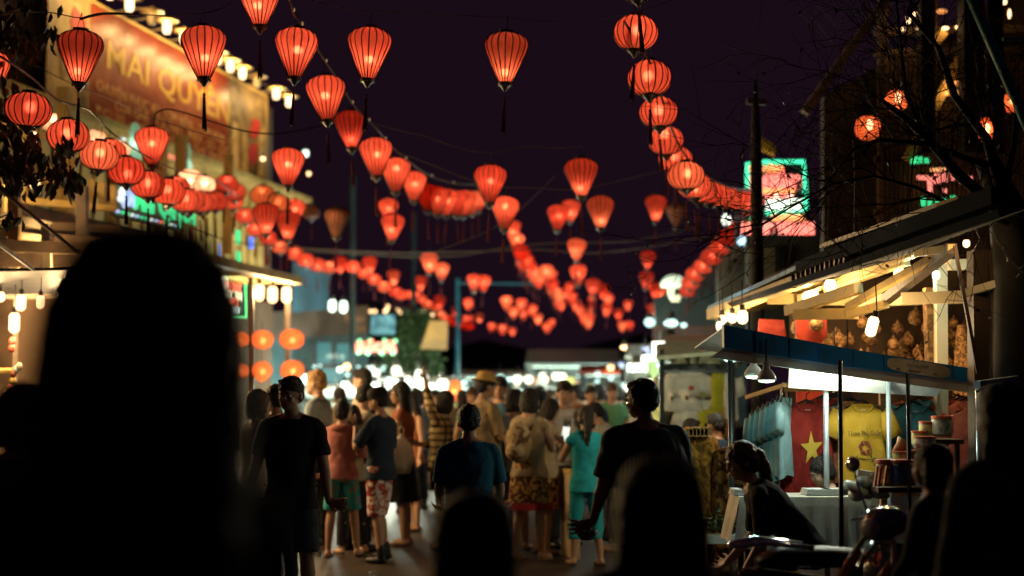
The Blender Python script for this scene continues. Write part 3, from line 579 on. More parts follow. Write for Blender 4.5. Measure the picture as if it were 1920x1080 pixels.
# leafy tree at the edge
M_leaf = mat('leaf_dark', (.045, .05, .02), .45, var=.5, scale=9, spec=.5); M_bark = mat('bark', (.07, .05, .035), .9, var=.4, scale=8, bump=.5)
def leaf(g, p, d, L, w):
    d = d.normalized(); x, y = frame(d); u = x * math.cos(rnd.uniform(0, 3)) + y * math.sin(rnd.uniform(0, 3)); u.normalize(); nn = d.cross(u) * w * .25
    g.add([p, p + d * L * .35 + u * w * .5 + nn, p + d * L * .75 + u * w * .38 + nn, p + d * L, p + d * L * .75 - u * w * .38 + nn, p + d * L * .35 - u * w * .5 + nn], [(0, 1, 2, 3), (0, 3, 4, 5)])
lt = thing('leafy_tree', 'leafy tree with dark oval leaves before the billboard edge', 'tree', Vector((-5.35, 11.5, 0)))
MB().tube([(-5.35, 11.5, -.05), (-5.3, 11.5, 1.6), (-5.2, 11.55, 3.0), (-5.05, 11.6, 4.4), (-4.95, 11.6, 5.4)], [.14, .12, .1, .07, .03], 9).build('trunk', M_bark, lt, smooth=True)
lm = MB(); cr = MB()
cl = [(20, 250, 60, 40, 70), (70, 290, 60, 35, 80), (110, 330, 40, 25, 45), (30, 320, 50, 45, 80), (15, 60, 40, 50, 60), (60, 60, 35, 30, 30), (95, 62, 14, 22, 12), (0, 140, 30, 70, 50), (50, 10, 40, 22, 26), (20, 400, 30, 20, 12), (-60, 200, 60, 120, 90)]
for (x, y, sx, sy, n) in cl:
    c = P(x, y, 11.5); lm.tube([Vector((-5.2, 11.55, max(2.4, c.z - .9))), c.lerp(Vector((-5.15, 11.55, c.z - .4)), .5), c], [.025, .014, .006], 5)
    for k in range(n):
        q = P(x + rnd.gauss(0, sx * .55), y + rnd.gauss(0, sy * .6), 11.5 + rnd.gauss(0, .22))
        leaf(cr, q, Vector((rnd.uniform(-.6, .6), rnd.uniform(-.6, .6), -1)), rnd.uniform(.08, .14), rnd.uniform(.045, .075))
lm.build('limb', M_bark, lt, smooth=True); cr.build('crown', M_leaf, lt)

# ================================================================== MIDDLE DISTANCE, balcony side: shops
blu = thing('tarpaulin', 'dull blue tarpaulin hung beyond the canopy', 'tarpaulin', P(585, 540, 34)); MB().slab(P(548, 586, 34), P(614, 580, 36), P(622, 492, 36), P(552, 482, 34), .04).build('sheet', mat('blue_tarp', (.05, .13, .19), .6, var=.3, scale=1.2), blu)
ms = thing('market_hall', 'dim brown shop row with dark teal glass beyond the canopy', 'building', P(600, 640, 36))
MB().slab(P(440, 640, 33), P(690, 626, 42), P(690, 572, 42), P(440, 590, 33), .1).build('fascia', mat('brown_fascia', (.13, .085, .06), .7, var=.4, scale=1), ms)
MB().slab(P(420, 830, 34), P(690, 800, 43), P(690, 620, 43), P(420, 632, 34), .1).build('shop_wall', mat('teal_wall', (.05, .12, .13), .5, var=.4, scale=1.5), ms)
for i, (x0, x1, y0, y1) in enumerate(((592, 624, 640, 684), (628, 660, 642, 684), (600, 655, 690, 720))):
    w = MB(); w.slab(P(x0, y1, 37.5), P(x1, y1, 37.5), P(x1, y0, 37.5), P(x0, y0, 37.5), .03); fr = w.build('window', emis('teal_window', (.012, .075, .085), .55), ms)
    e = MB(); [e.beam(P(a, c, 37.4), P(aa, cc, 37.4), .05) for a, c, aa, cc in ((x0, y0, x1, y0), (x0, y1, x1, y1), (x0, y0, x0, y1), (x1, y0, x1, y1))]; q = e.build('frame', M_iron, fr)
text('lettering', 'nhà hàng', mat('pale_letter', (.55, .6, .55), .5), ms, P(612, 671, 37.3), Vector((1, 0, 0)), UP, .18, .45, .004)
text('lettering', 'Ngon', mat('rust_letter', (.45, .2, .08), .5), ms, P(646, 603, 38.2), Vector((1, .3, 0)), UP, .3, .5, .01); text('lettering', 'Quán', mat('rust_letter', 0), ms, P(660, 620, 38.8), Vector((1, .3, 0)), UP, .28, .4, .01)
OG = silk('orange_paper_lantern', (.85, .25, .09), .08)
for i, (x, y, w) in enumerate(((491, 637, 44), (547, 636, 47), (490, 695, 42), (548, 694, 46), (448, 637, 36), (448, 695, 34))):
    d = 21; p = P(x, y, d); r = w / 2 / FPXL * d
    t = thing('paper_lantern', ['upper orange lantern nearer the tall head, of the shop grid', 'upper orange lantern farther from the tall head', 'lower orange lantern with a pointed foot', 'lower orange lantern under the upper far one', 'upper orange lantern half behind the tall head', 'lower orange lantern half behind the tall head'][i], 'lantern', p, 0, 'orange lanterns in a grid before the shop')
    MB().lathe([(.25 * r, -.78 * r), (.62 * r, -.66 * r), (.9 * r, -.38 * r), (r, 0), (.9 * r, .38 * r), (.62 * r, .66 * r), (.25 * r, .78 * r)] if i != 2 else [(.12 * r, -1.0 * r), (.5 * r, -.7 * r), (.9 * r, -.3 * r), (r, .08 * r), (.8 * r, .5 * r), (.3 * r, .8 * r)], 20, p).build('shade', OG, t, smooth=True)
    g = MB()
    for k in range(12): g.tube([p + Vector((q * r * 1.01 * math.cos(k * .5236), q * r * 1.01 * math.sin(k * .5236), z * r)) for q, z in ((.25, -.78), (.62, -.66), (.9, -.38), (1, 0), (.9, .38), (.62, .66), (.25, .78))], .003, 4)
    g.build('rib_frame', mat('pale_rib', (.3, .1, .05), .6), t)
    MB().tube([p + Vector((0, 0, .78 * r)), p + Vector((0, 0, 1.6 * r))], .004, 4).build('hanger', M_rib, t)
    lamp('paper_lantern_light', p + Vector((.01, 0, -.01)), 2.0, (1, .8, .5), t, .03)
for i, (x, y) in enumerate(((623, 574), (644, 576))): bulb_thing(P(x, y, 27), ['first', 'second'][i] + ' of two cold white lamps side by side beyond the canopy', 'pair of cold lamps', M_bulbC, .075, .24, 40, COOL, lname='pair_lamp')
for i, (x, y) in enumerate(((695, 584), (703, 584), (725, 581), (727, 575), (745, 582), (752, 586), (764, 587), (789, 586), (797, 585), (810, 591), (722, 584))): bulb_thing(P(x, y, 44), ORD[i] + ' small yellow bulb in the row above the blue poster', 'yellow bulbs above the blue poster', M_bulbW, .05, .1, 6, (1, .7, .25), lname='yellow_row')
ps = thing('pink_sign', 'pink neon shop sign ringed by eight green bulbs', 'sign', P(706, 652, 33))
MB().slab(P(666, 664, 33.1), P(746, 664, 33.1), P(746, 640, 33.1), P(666, 640, 33.1), .08).build('panel', M_blk, ps)
text('lettering', 'NƯỚC MÍA', E_pk, ps, P(668, 658, 32.9), Vector((1, 0, 0)), UP, .25, .94, .03, heavy=.025)
for x, y in ((674, 639), (694, 638), (721, 638), (741, 639), (672, 661), (689, 662), (716, 662), (737, 662)): MB().ell(P(x, y, 32.95), .05, 8, 6).build('sign_bulb', emis('mint_bulb', (.25, .85, .42), 1.0), ps, smooth=True)
po = thing('poster', 'blue poster hung over the pink sign', 'poster', P(717, 610, 34)); MB().slab(P(694, 627, 34), P(740, 627, 34), P(741, 590, 34), P(696, 590, 34), .03).build('sheet', blotch('blue_poster', (.03, .12, .20), (.12, .34, .48), 2, .5), po)
po = thing('poster', 'tall tan poster at the foot of the packed lantern tail', 'poster', P(822, 630, 36)); MB().slab(P(788, 654, 36), P(838, 656, 36), P(840, 602, 36), P(806, 601, 36), .03).build('sheet', blotch('tan_poster', (.5, .3, .1), (.34, .22, .1), 1.2, .6), po)
lamp('poster_light', P(820, 598, 35.2), 8, (1, .7, .3), po, .05); lamp('poster_light', P(717, 585, 33.3), 5, (.6, .8, 1), po, .05)
def bush_tree(name, label, base, clumps, m, trunk=True, n=90, L=.22, d0=0):
    t = thing(name, label, 'tree', base); b = Vector(base); lm = MB(); cr = MB()
    top = max(c[0].z for c in clumps)
    if trunk: MB().tube([b, b + Vector((.05, 0, (top - b.z) * .4)), b + Vector((-.03, 0, (top - b.z) * .75))], [.14, .1, .05], 8).build('trunk', M_bark, t, smooth=True)
    for c, r in clumps:
        lm.tube([b + Vector((0, 0, max(.2, (c.z - b.z) * .5))), b.lerp(c, .7) + Vector((0, 0, .1)), c], [.05, .03, .01], 5)
        for k in range(n):
            v = Vector((rnd.gauss(0, 1), rnd.gauss(0, 1), rnd.gauss(0, 1))); v = v.normalized() * r * rnd.uniform(.4, 1.05)
            leaf(cr, c + v, Vector((v.x, v.y, rnd.uniform(-1, .5))), L * rnd.uniform(.7, 1.3), L * .5)
    lm.build('limb', M_bark, t); cr.build('crown', m, t)
M_leafg = mat('leaf_green', (.035, .065, .02), .5, var=.5, scale=3)
bush_tree('street_tree', 'bushy tree between the blue and tan posters', P(775, 790, 38) * Vector((1, 1, 0)) if False else Vector((P(775, 700, 38).x, 38, 0)), [(P(770, 610, 38), .55), (P(785, 640, 38), .7), (P(765, 660, 38), .6), (P(795, 670, 38), .6), (P(750, 680, 38), .5), (P(790, 610, 38), .45)], M_leafg)
lamp('tree_light', P(795, 700, 36.4), 7, (.8, 1, .6), None, .05)
bp = thing('blue_post', 'blue painted post with a long thin arm high over mid street', 'post', Vector((P(858, 600, 40).x, 40, 0)))
MB().tube([Vector((P(858, 600, 40).x, 40, 0)), P(858, 522, 40)], .06, 8).build('pole', mat('blue_paint', (.025, .17, .24), .5), bp); MB().tube([P(858, 531, 40), P(1000, 532, 41)], .03, 6).build('arm', mat('blue_paint', 0), bp)
for i, (x, y, y1, d) in enumerate(((662, 330, 640, 34), (776, 400, 640, 40))):
    o = Vector((P(x, 600, d).x, d, 0)); tag(MB().tube([o, P(x, y, d)], .07, 8).build('utility_pole', mat('pole_teal', (.014, .028, .032), .6), org=o), ['slim dark pole rising behind the bulb cable lanterns', 'slim dark pole rising near the blue poster'][i], 'pole')

for x, y, d, lb in ((62, 258, 15.8, 'warm bulb glowing through the leaves above the terrace'), (66, 346, 16.2, 'warm bulb glowing through the leaves just over the terrace rail')):
    bulb_thing(P(x, y, d), lb, 'warm bulbs among the leaves', r=.05, h=.12, power=26, lname='terrace_bulb')
# ================================================================== RIGHT SIDE: neon sign, dark house, tree, stalls
RX = Vector((1, 0, 0))
def nt(s, x0, y0, x1, h, m, par, d, hv=.012, ext=.02, split=False):  # text between pixel columns, h pixels tall
    text('lettering', s, m, par, P(x0, y0, d), RX, UP, h * d / FPXL / .7, (x1 - x0) * d / FPXL, ext, heavy=hv, split=split)
nd = 21
ns = thing('neon_sign', 'large green framed neon sign with pink rows behind bare branches', 'sign', P(1455, 400, nd))
MB().slab(P(1398, 398, nd + .1), P(1516, 398, nd + .1), P(1514, 302, nd + .1), P(1398, 306, nd + .1), .1).build('panel', M_blk, ns)
g = MB(); g.tube([P(1402, 352, nd), P(1400, 308, nd), P(1434, 304, nd), P(1507, 303, nd), P(1510, 350, nd), P(1511, 392, nd), P(1500, 398, nd), P(1436, 399, nd)], .036, 8); g.build('neon_frame', emis('mint_neon', (.06, .85, .45), 1.5), ns)
M_np = emis('salmon_neon', (1, .26, .2), 1.35); M_ny = emis('amber_neon', (1, .45, .16), 1.15); M_nw = emis('white_neon', (.85, 1, .86), 1.5)
nt('NHÀ HÀNG', 1404, 321, 1470, 10, M_ny, ns, nd); nt('SEN HỒNG', 1406, 352, 1505, 22, M_np, ns, nd, .03, split=True); nt('KHÁCH SẠN', 1428, 362, 1490, 8, M_ny, ns, nd); nt('QUÁN ĂN', 1430, 372, 1488, 7, M_np, ns, nd); nt('HẢI SẢN', 1438, 395, 1505, 20, M_nw, ns, nd, .035, split=True)
n2 = thing('neon_sign', 'lower neon sign with pink capitals and a pale blue number row', 'sign', P(1455, 455, nd - .2))
MB().slab(P(1378, 462, nd - .1), P(1534, 462, nd - .1), P(1534, 402, nd - .1), P(1378, 404, nd - .1), .08).build('panel', M_blk, n2)
nt('NHÀ NGHỈ BÌNH DÂN', 1447, 412, 1509, 9, M_ny, n2, nd - .2); nt('HỒNG', 1391, 441, 1452, 22, M_np, n2, nd - .2, .028, split=True); nt('THANH', 1458, 441, 1529, 22, M_np, n2, nd - .2, .028, split=True); nt('077.38 1818', 1384, 457, 1469, 14, E_bw, n2, nd - .2, .02); nt('0918 77', 1471, 457, 1528, 14, emis('pale_pink_neon', (1, .5, .42), 1.4), n2, nd - .2, .03)
for x, y, m, lb, r in ((1362, 412, M_nw, 'white green glow of a lamp beside the lower neon sign', 9), (1412, 410, E_gr, 'green lamp end beside the lower neon sign', 6)):
    tag(MB().ell(P(x, y, nd - .3), (r * nd / FPXL, .05, r * 1.3 * nd / FPXL), 10, 8).build('neon_lamp', m, smooth=True, org=P(x, y, nd - .3)), lb, 'neon light')
lamp('neon_light', P(1455, 380, nd - 1), 14, (.9, .9, .8), ns, .2)
yc = tag(MB().slab(P(1425, 276, 23), P(1452, 290, 23), P(1456, 276, 23.2), P(1428, 256, 23.2), .05).build('lamp_hood', mat('yellow_hood', (.55, .4, .05), .5), org=P(1440, 275, 23)), 'tilted yellow lamp hood above the green framed neon sign', 'lamp hood'); lamp('hood_light', P(1446, 292, 22.6), 3.5, WARM, None, .04)
up = thing('utility_pole', 'tall dark utility pole crossing the neon sign', 'pole', Vector((P(1418, 600, 15).x, 15, 0)))
MB().tube([Vector((P(1418, 600, 15).x, 15, 0)), P(1418, 300, 15), P(1417, 215, 15), P(1416, 150, 15)], [.08, .062, .045, .018], 10).build('pole', mat('pole_brown', (.016, .012, .011), .8, bump=.3), up, smooth=True)
MB().beam(P(1400, 190, 15), P(1436, 192, 15), .06).build('crossarm', M_dwood, up)
# dark timber house high on the right
hs = thing('timber_house', 'dark timber house with slatted front behind the bare tree', 'building', P(1700, 500, 17))
hd = 17
MB().slab(P(1545, 520, hd), P(2000, 520, hd), P(2000, -80, hd), P(1545, 180, hd), .2).build('wall', mat('dark_boards', (.05, .032, .02), .8, var=.5, scale=2), hs)
g = MB(); g.beam(P(1508, 212, hd - .6), P(1650, 15, hd - .6), .14, .1); g.beam(P(1650, 15, hd - .6), P(1740, -110, hd - .6), .14, .1); g.build('bargeboard', mat('weathered_board', (.16, .11, .06), .8, var=.5, scale=3), hs)
for k in range(34):
    x = 1655 + 8.4 * k; top = 110 + rnd.uniform(-8, 8); MB().beam(P(x, 470, hd - .35), P(x + rnd.uniform(-1, 1), top, hd - .35), .034, .03).build('slat', mat('slat_brown', (.10, .06, .03), .7, var=.4, scale=4) if k % 3 else M_dwood, hs)
for y in (60, 100, 300, 400): MB().beam(P(1640, y, hd - .25), P(1960, y - 6, hd - .25), .09).build('beam', M_dwood, hs)
for x in (1655, 1748, 1812): MB().beam(P(x, 480, hd - .2), P(x, -40, hd - .2), .11).build('post', M_dwood, hs)
for x, w in ((1738, .16), (1822, .24), (1868, .14)): MB().beam(P(x, 290, hd - .9), P(x - 2, 120 if x == 1727 else -60, hd - .9), w).build('post', mat('tarred_post', (.012, .010, .010), .9), hs)
MB().beam(P(1700, 300, hd - .5), P(1800, 110, hd - .5), .1).build('brace', M_ywood, hs); MB().beam(P(1745, 90, hd - .5), P(1770, 60, hd - .5), .1).build('brace', M_ywood, hs)
for i, (x, y, w, h, m) in enumerate(((1704, 36, 9, 15, M_bulbW), (1714, 26, 7, 8, M_bulbW), (1730, 36, 10, 11, M_bulbC), (1694, 55, 8, 7, M_bulbW), (1727, 54, 17, 7, M_bulbW), (1772, 53, 14, 6, M_bulbW), (1797, 51, 13, 6, M_bulbW), (1766, 21, 20, 9, emis('amber_glow', (.9, .38, .12), .8)), (1884, 4, 7, 9, M_bulbW), (1893, 26, 5, 18, M_bulbW), (1775, 155, 12, 10, emis('amber_glow', 0, 0)), (1795, 155, 12, 10, emis('amber_glow', 0, 0)), (1775, 175, 14, 10, emis('amber_glow', 0, 0)), (1796, 175, 13, 10, emis('amber_glow', 0, 0)))):
    k = hd / FPXL / 2; o = P(x, y, hd - .55)
    t = tag(MB().ell(o, (w * k, .04, h * k), 10, 8).build('house_bulb', m, smooth=True, org=o), 'small bulb glowing among the branches on the timber house', 'bulb', 'small bulbs on the timber house')
    if i in (0, 3, 5, 8, 12): lamp('house_bulb_light', o + Vector((0, -.1, 0)), 1.3, WARMER, t, .04)
for i, (x, y, w, h) in enumerate(((1627, 240, 50, 46), (1680, 190, 44, 40), (1848, 245, 26, 50), (1897, 190, 26, 46))):
    o = P(x, y, 14.5 if i < 2 else 15); k = o.y / FPXL / 2
    t = thing('globe_lamp', ['open orange globe lamp with a bare flame shaped bulb, cut by twigs', 'orange globe lamp half cut by a dark limb', 'narrow orange lamp low on the slatted front', 'narrow orange lamp beside the blue green pole'][i], 'lamp', o)
    MB().lathe([(.5 * w * k, -h * k * .95), (.85 * w * k, -.6 * h * k), (w * k, 0), (.85 * w * k, .6 * h * k), (.45 * w * k, .95 * h * k)], 16, o).build('shade', silk('amber_paper', (.8, .22, .10), .2, .3), t, smooth=True)
    MB().ell(o + Vector((-.01, -w * k * .97, .01)), (.03, .02, .055), 8, 6).build('bulb', M_bulbN, t, smooth=True)
    lamp('globe_lamp_light', o + Vector((0, -.02, 0)), .8, (1, .6, .3), t, .03)
rs = thing('led_sign', 'small led sign of green and pink dashes behind the slats', 'sign', P(1750, 340, hd - .6))
for x, y, w, h, m in ((1712, 302, 8, 10, E_gr), (1722, 300, 14, 12, E_gr), (1738, 301, 9, 9, E_gr), (1731, 378, 8, 17, E_gr), (1744, 382, 7, 13, E_gr), (1758, 381, 7, 15, E_gr), (1772, 380, 8, 17, E_gr), (1787, 374, 8, 14, E_gr), (1730, 333, 20, 8, M_np), (1744, 340, 9, 14, M_np), (1757, 334, 10, 20, M_np), (1772, 331, 9, 20, M_np), (1787, 330, 7, 16, M_np), (1804, 336, 8, 16, M_np), (1819, 340, 7, 18, M_np), (1760, 318, 30, 6, M_ny), (1744, 356, 7, 18, M_np), (1771, 358, 7, 8, M_np)):
    k = (hd - .6) / FPXL; o = P(x, y, hd - .6); MB().box(o, (w * k, .03, h * k)).build('led_bar', m, rs)
gp = thing('leaning_pole', 'blue green pole leaning across the top corner', 'pole', P(1930, 250, 8.2))
MB().tube([P(1812, -25, 8.2), P(1868, 102, 8.2), P(1925, 232, 8.2), P(2010, 430, 8.4)], .032, 8).build('pole', mat('green_bamboo', (.06, .30, .26), .45, var=.3, scale=8), gp, smooth=True)
g = MB(); [g.tube([P(1812 + 116 * u, -25 + 260 * u, 8.2), P(1814 + 116 * u, -20 + 260 * u, 8.2)], .036, 8) for u in (.13, .35, .6, .85)]; g.build('node', mat('bamboo_node', (.04, .18, .16), .5), gp)
MB().tube([P(1880, 74, 8.6), P(1990, 72, 8.6)], .012, 6).build('arm', mat('green_bamboo', 0), gp)
# bare tree, dark trunk on the right
tr = thing('bare_tree', 'dark bare tree with thin twigs over the stall roofs', 'tree', Vector((3.45, 9.3, 0)))
tw = MB(); M_twig = mat('twig_bark', (.018, .014, .012), .8, var=.3)
g = MB(); g.tube([(3.5, 9.4, -.05), P(1905, 800, 9.4), P(1900, 520, 9.4), P(1885, 380, 9.4), P(1850, 300, 9.4)], [.2, .16, .13, .11, .08], 10); g.build('trunk', M_twig, tr, smooth=True)
limbs = [[(1885, 400), (1800, 330), (1740, 260), (1690, 215), (1655, 190)], [(1890, 420), (1800, 392), (1720, 352), (1640, 330), (1560, 345), (1480, 390), (1400, 440)], [(1880, 370), (1850, 260), (1790, 180), (1760, 90), (1700, 20)], [(1880, 380), (1900, 280), (1910, 160)], [(1850, 310), (1740, 270), (1650, 262), (1600, 280), (1560, 330)], [(1740, 260), (1700, 180), (1690, 100), (1680, -10)]]
def twigs(p, d, L, r, dep):
    pts = [p]; q = Vector(p); dd = Vector(d)
    for i in range(4):
        dd = (dd + Vector((rnd.gauss(0, .22), rnd.gauss(0, .1), rnd.gauss(0, .22)))).normalized(); q = q + dd * L / 4; pts.append(q.copy())
    tw.tube(pts, [r, r * .85, r * .7, r * .55, r * .35], 4)
    if dep > 0:
        for i in (1, 2, 3, 4):
            for s in range(1 if i < 4 else 2):
                a = Vector((rnd.gauss(0, .75), rnd.gauss(0, .3), rnd.gauss(0, .75))); twigs(pts[i], (dd + a).normalized(), L * rnd.uniform(.5, .8), r * .6, dep - 1)
for i, l in enumerate(limbs):
    pts = [P(x, y, 9.3 - (.25 if i % 2 else 0) * k / len(l)) for k, (x, y) in enumerate(l)]
    MB().tube(pts, [(.045, .016, .038, .025, .022, .018)[i] * (1 - .78 * k / len(pts)) for k in range(len(pts))], 7).build('limb', M_twig, tr, smooth=True)
    for k in range(1, len(pts)):
        for s in range(3):
            d = (pts[k] - pts[k - 1]).normalized() + Vector((rnd.gauss(0, .8), rnd.gauss(0, .3), rnd.gauss(0, .8)))
            twigs(pts[k - 1].lerp(pts[k], rnd.random()), d.normalized(), rnd.uniform(.4, .75), .0058, 2 if s else 1)
tag(tw.build('twigs', M_twig, tr), kind='stuff')
lf = MB()
for k in range(220):
    v = tw.v[rnd.randrange(len(tw.v))]; leaf(lf, Vector(v), Vector((rnd.gauss(0, 1), rnd.gauss(0, 1), -1)), rnd.uniform(.025, .05), .018)
lf.build('leaves', M_leaf, tr)
for (pts, r, lb) in (([(1480, 0), (1560, 60), (1700, 210), (1920, 330)], .004, 'thin slack wire through the twigs'), ([(1380, 452), (1460, 400), (1560, 330), (1700, 290)], .004, 'wire sloping before the neon sign'), ([(1560, 250), (1556, 330), (1550, 470)], .003, 'thin wire hanging under the globe lamp'), ([(1600, 262), (1603, 340), (1602, 440)], .006, 'thin hanging rod under the open globe lamp')):
    cable(pts, r, M_cable, lb, 11.5)
for k in range(9):
    y0 = rnd.uniform(-20, 330); y1 = y0 + rnd.uniform(-60, 160); cable([(1440 + rnd.uniform(0, 120), y0), (1620, (y0 + y1) / 2 + rnd.uniform(10, 50)), (1760, y1 - 10), (1960, y1 + rnd.uniform(-60, 60))], .0035, M_cable, ORD[k] + ' loose wire of the tangle before the timber house, from its top', 12.5, 'tangle of wires before the timber house')

# ------------------------------------------------------------------ timber stall roof lit by bulbs
st = thing('timber_stall', 'timber framed stall with a long lit roof of yellow battens', 'stall', P(1700, 700, 11))
def RB(x0, y0, d0, x1, y1, d1, w, m, name='rafter', h=None): return MB().beam(P(x0, y0, d0), P(x1, y1, d1), w, h or w).build(name, m, st)
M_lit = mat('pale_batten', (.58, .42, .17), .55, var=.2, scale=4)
# roof sheets: eave towards the street
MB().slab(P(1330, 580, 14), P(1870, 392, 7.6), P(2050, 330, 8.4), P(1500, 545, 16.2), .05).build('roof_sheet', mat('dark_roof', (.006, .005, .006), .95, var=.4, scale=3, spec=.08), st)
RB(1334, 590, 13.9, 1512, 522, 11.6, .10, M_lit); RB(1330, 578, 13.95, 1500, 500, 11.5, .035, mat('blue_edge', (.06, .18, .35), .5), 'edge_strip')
RB(1500, 503, 11.6, 1875, 366, 7.7, .10, mat('unlit_timber', (.007, .006, .005), .95, spec=.08))  # eave beam: its unlit side is put into the near-black colour
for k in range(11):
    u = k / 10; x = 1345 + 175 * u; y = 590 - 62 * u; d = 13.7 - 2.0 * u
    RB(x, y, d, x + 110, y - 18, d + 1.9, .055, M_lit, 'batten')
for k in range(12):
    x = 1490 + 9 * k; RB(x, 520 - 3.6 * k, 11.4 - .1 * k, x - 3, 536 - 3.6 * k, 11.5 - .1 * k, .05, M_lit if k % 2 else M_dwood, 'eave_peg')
for (x0, y0, d0, x1, y1, d1, w, m) in ((1440, 560, 12.5, 1660, 565, 12.2, .09, M_lit), (1478, 583, 11.8, 1610, 540, 10.8, .08, M_lit), (1492, 590, 11.6, 1605, 588, 11.2, .085, M_lit), (1590, 590, 11.2, 1662, 570, 10.9, .06, M_lit), (1660, 562, 11, 1785, 466, 9.2, .07, M_dwood), (1590, 575, 11, 1760, 478, 9.5, .05, M_ywood), (1720, 475, 9.8, 1784, 465, 9.2, .05, M_lit), (1600, 565, 12, 1830, 556, 11.5, .10, M_cream), (1690, 560, 10.4, 1920, 553, 10.2, .085, M_cream), (1770, 497, 11, 1850, 495, 10.8, .08, M_cream), (1810, 550, 9.6, 1870, 532, 9.4, .05, M_cream), (1550, 540, 12, 1720, 470, 10.5, .07, M_lit), (1500, 560, 12.3, 1700, 490, 10.8, .06, M_lit), (1760, 385, 8.8, 1800, 372, 8.6, .03, M_lit), (1540, 462, 10.5, 1760, 385, 9, .03, M_tin)):
    RB(x0, y0, d0, x1, y1, d1, w, m, 'beam')
for (x0, y0, x1, y1, d, w, m) in ((1763, 496, 1766, 950, 10.9, .085, M_cream), (1838, 470, 1842, 960, 9.6, .14, M_dwood), (1866, 470, 1876, 960, 9.5, .09, M_dwood), (1893, 480, 1884, 960, 9.4, .04, M_ywood), (1790, 460, 1834, 700, 9.2, .022, M_dwood), (1745, 540, 1750, 690, 11, .1, blotch('rough_bark', (.10, .05, .02), (.25, .14, .05), 14, .9, bump=.6))):
    RB(x0, y0, d, x1, y1, d, w, m, 'post')
for i, (x, y, r, h, d, tl, pw, lb, m) in enumerate(((1635, 613, .040, .15, 10.2, .28, 16, 'tilted tubular warm bulb hanging above the blue awning', M_bulbN), (1557, 536, .05, .10, 11.4, 0, 14, 'round warm bulb high under the battens', M_bulbN), (1519, 556, .05, .14, 11.9, 1.3, 14, 'sideways warm bulb lying along a batten', M_bulbN), (1713, 512, .05, .1, 11, .9, 12, 'paired warm bulb near the cream post', M_bulbN), (1686, 514, .045, .1, 11.2, 0, 7, 'dimmer yellow bulb left of the paired bulb', M_bulbW), (1755, 516, .028, .07, 10.4, 0, 6, 'small white bulb at the top of the cream post', M_bulbC), (1812, 457, .022, .05, 9, 0, 2.5, 'tiny bulb in the dark fork above the posts', M_bulbN), (1392, 595, .048, .125, 12.6, 0, 12, 'brightest of the bulbs hung under the roof corner', M_bulbN), (1373, 597, .045, .09, 13, 0, 9, 'middle bulb of those hung under the roof corner', M_bulbN), (1355, 599, .045, .08, 13.4, 0, 9, 'end bulb of those hung under the roof corner', M_bulbN), (1350, 612, .035, .09, 12.8, 0, 6, 'small low bulb at the corner of the blue awning', M_bulbN), (1860, 690, .05, .12, 11, 0, 8, 'amber bulb behind the end of the blue awning', M_bulbW))):
    bulb_thing(P(x, y, d), lb.replace(' left of', ' beside'), 'bulbs under the timber stall roof', m, r, h, pw * 1.25, WARM if m is not M_bulbC else COOL, Matrix.Rotation(tl, 3, 'Y') if tl else None, lname='stall_bulb_%g' % pw)
# hanging goods on a rack behind the awning
hg = thing('goods_rack', 'back rack of hanging brown baskets and trinkets under the timber roof', 'rack', P(1700, 650, 12.6))
MB().slab(P(1480, 930, 12.9), P(2000, 930, 12.4), P(2000, 440, 12.4), P(1480, 560, 12.9), .06).build('back_sheet', mat('rack_back', (.05, .028, .015), .9, var=.5, scale=3), hg)
M_wov = blotch('woven_goods', (.10, .05, .02), (.34, .18, .07), 30, .85, bump=.5); M_wv2 = blotch('dark_goods', (.05, .025, .012), (.2, .10, .04), 22, .85, bump=.5)
for k in range(70):
    x = rnd.uniform(1490, 1880); y = rnd.uniform(595, 690); q = P(x, y, rnd.uniform(12.0, 12.55)); r = rnd.uniform(.035, .075)
    MB().lathe([(.2 * r, -r), (.8 * r, -.7 * r), (r, -.1 * r), (.8 * r, .6 * r), (.3 * r, r), (.05 * r, 1.6 * r)], 9, q).build('hanging_basket', (M_wov, M_wv2, M_wov)[k % 3], hg, smooth=True)
for (x, y, w, h, m) in ((1805, 720, 34, 220, M_wov), (1855, 740, 40, 260, blotch('rust_cloth', (.22, .07, .03), (.4, .16, .06), 8, .9))):
    q = P(x, y, 11.6); k = 11.6 / FPXL; MB().lathe([(w * k * .62, -h * k / 2), (w * k * .55, 0), (w * k * .3, h * k * .42), (.03, h * k / 2)], 12, q).build('hanging_cloth', m, hg, smooth=True)
rc = thing('hanging_banner', 'red cloth hung behind the blue awning beside the roof bulbs', 'banner', P(1522, 640, 12.3))
MB().slab(P(1494, 790, 12.3), P(1556, 790, 12.3), P(1550, 596, 12.3), P(1492, 598, 12.3), .02).build('cloth', blotch('red_cloth', (.38, .05, .03), (.26, .03, .02), 5, .85), rc)
rc = thing('hanging_banner', 'small dull red cloth near the roof corner bulbs', 'banner', P(1440, 610, 13)); MB().slab(P(1420, 640, 13), P(1475, 640, 13), P(1470, 600, 13), P(1424, 598, 13), .02).build('cloth', blotch('red_cloth', 0, 0), rc)

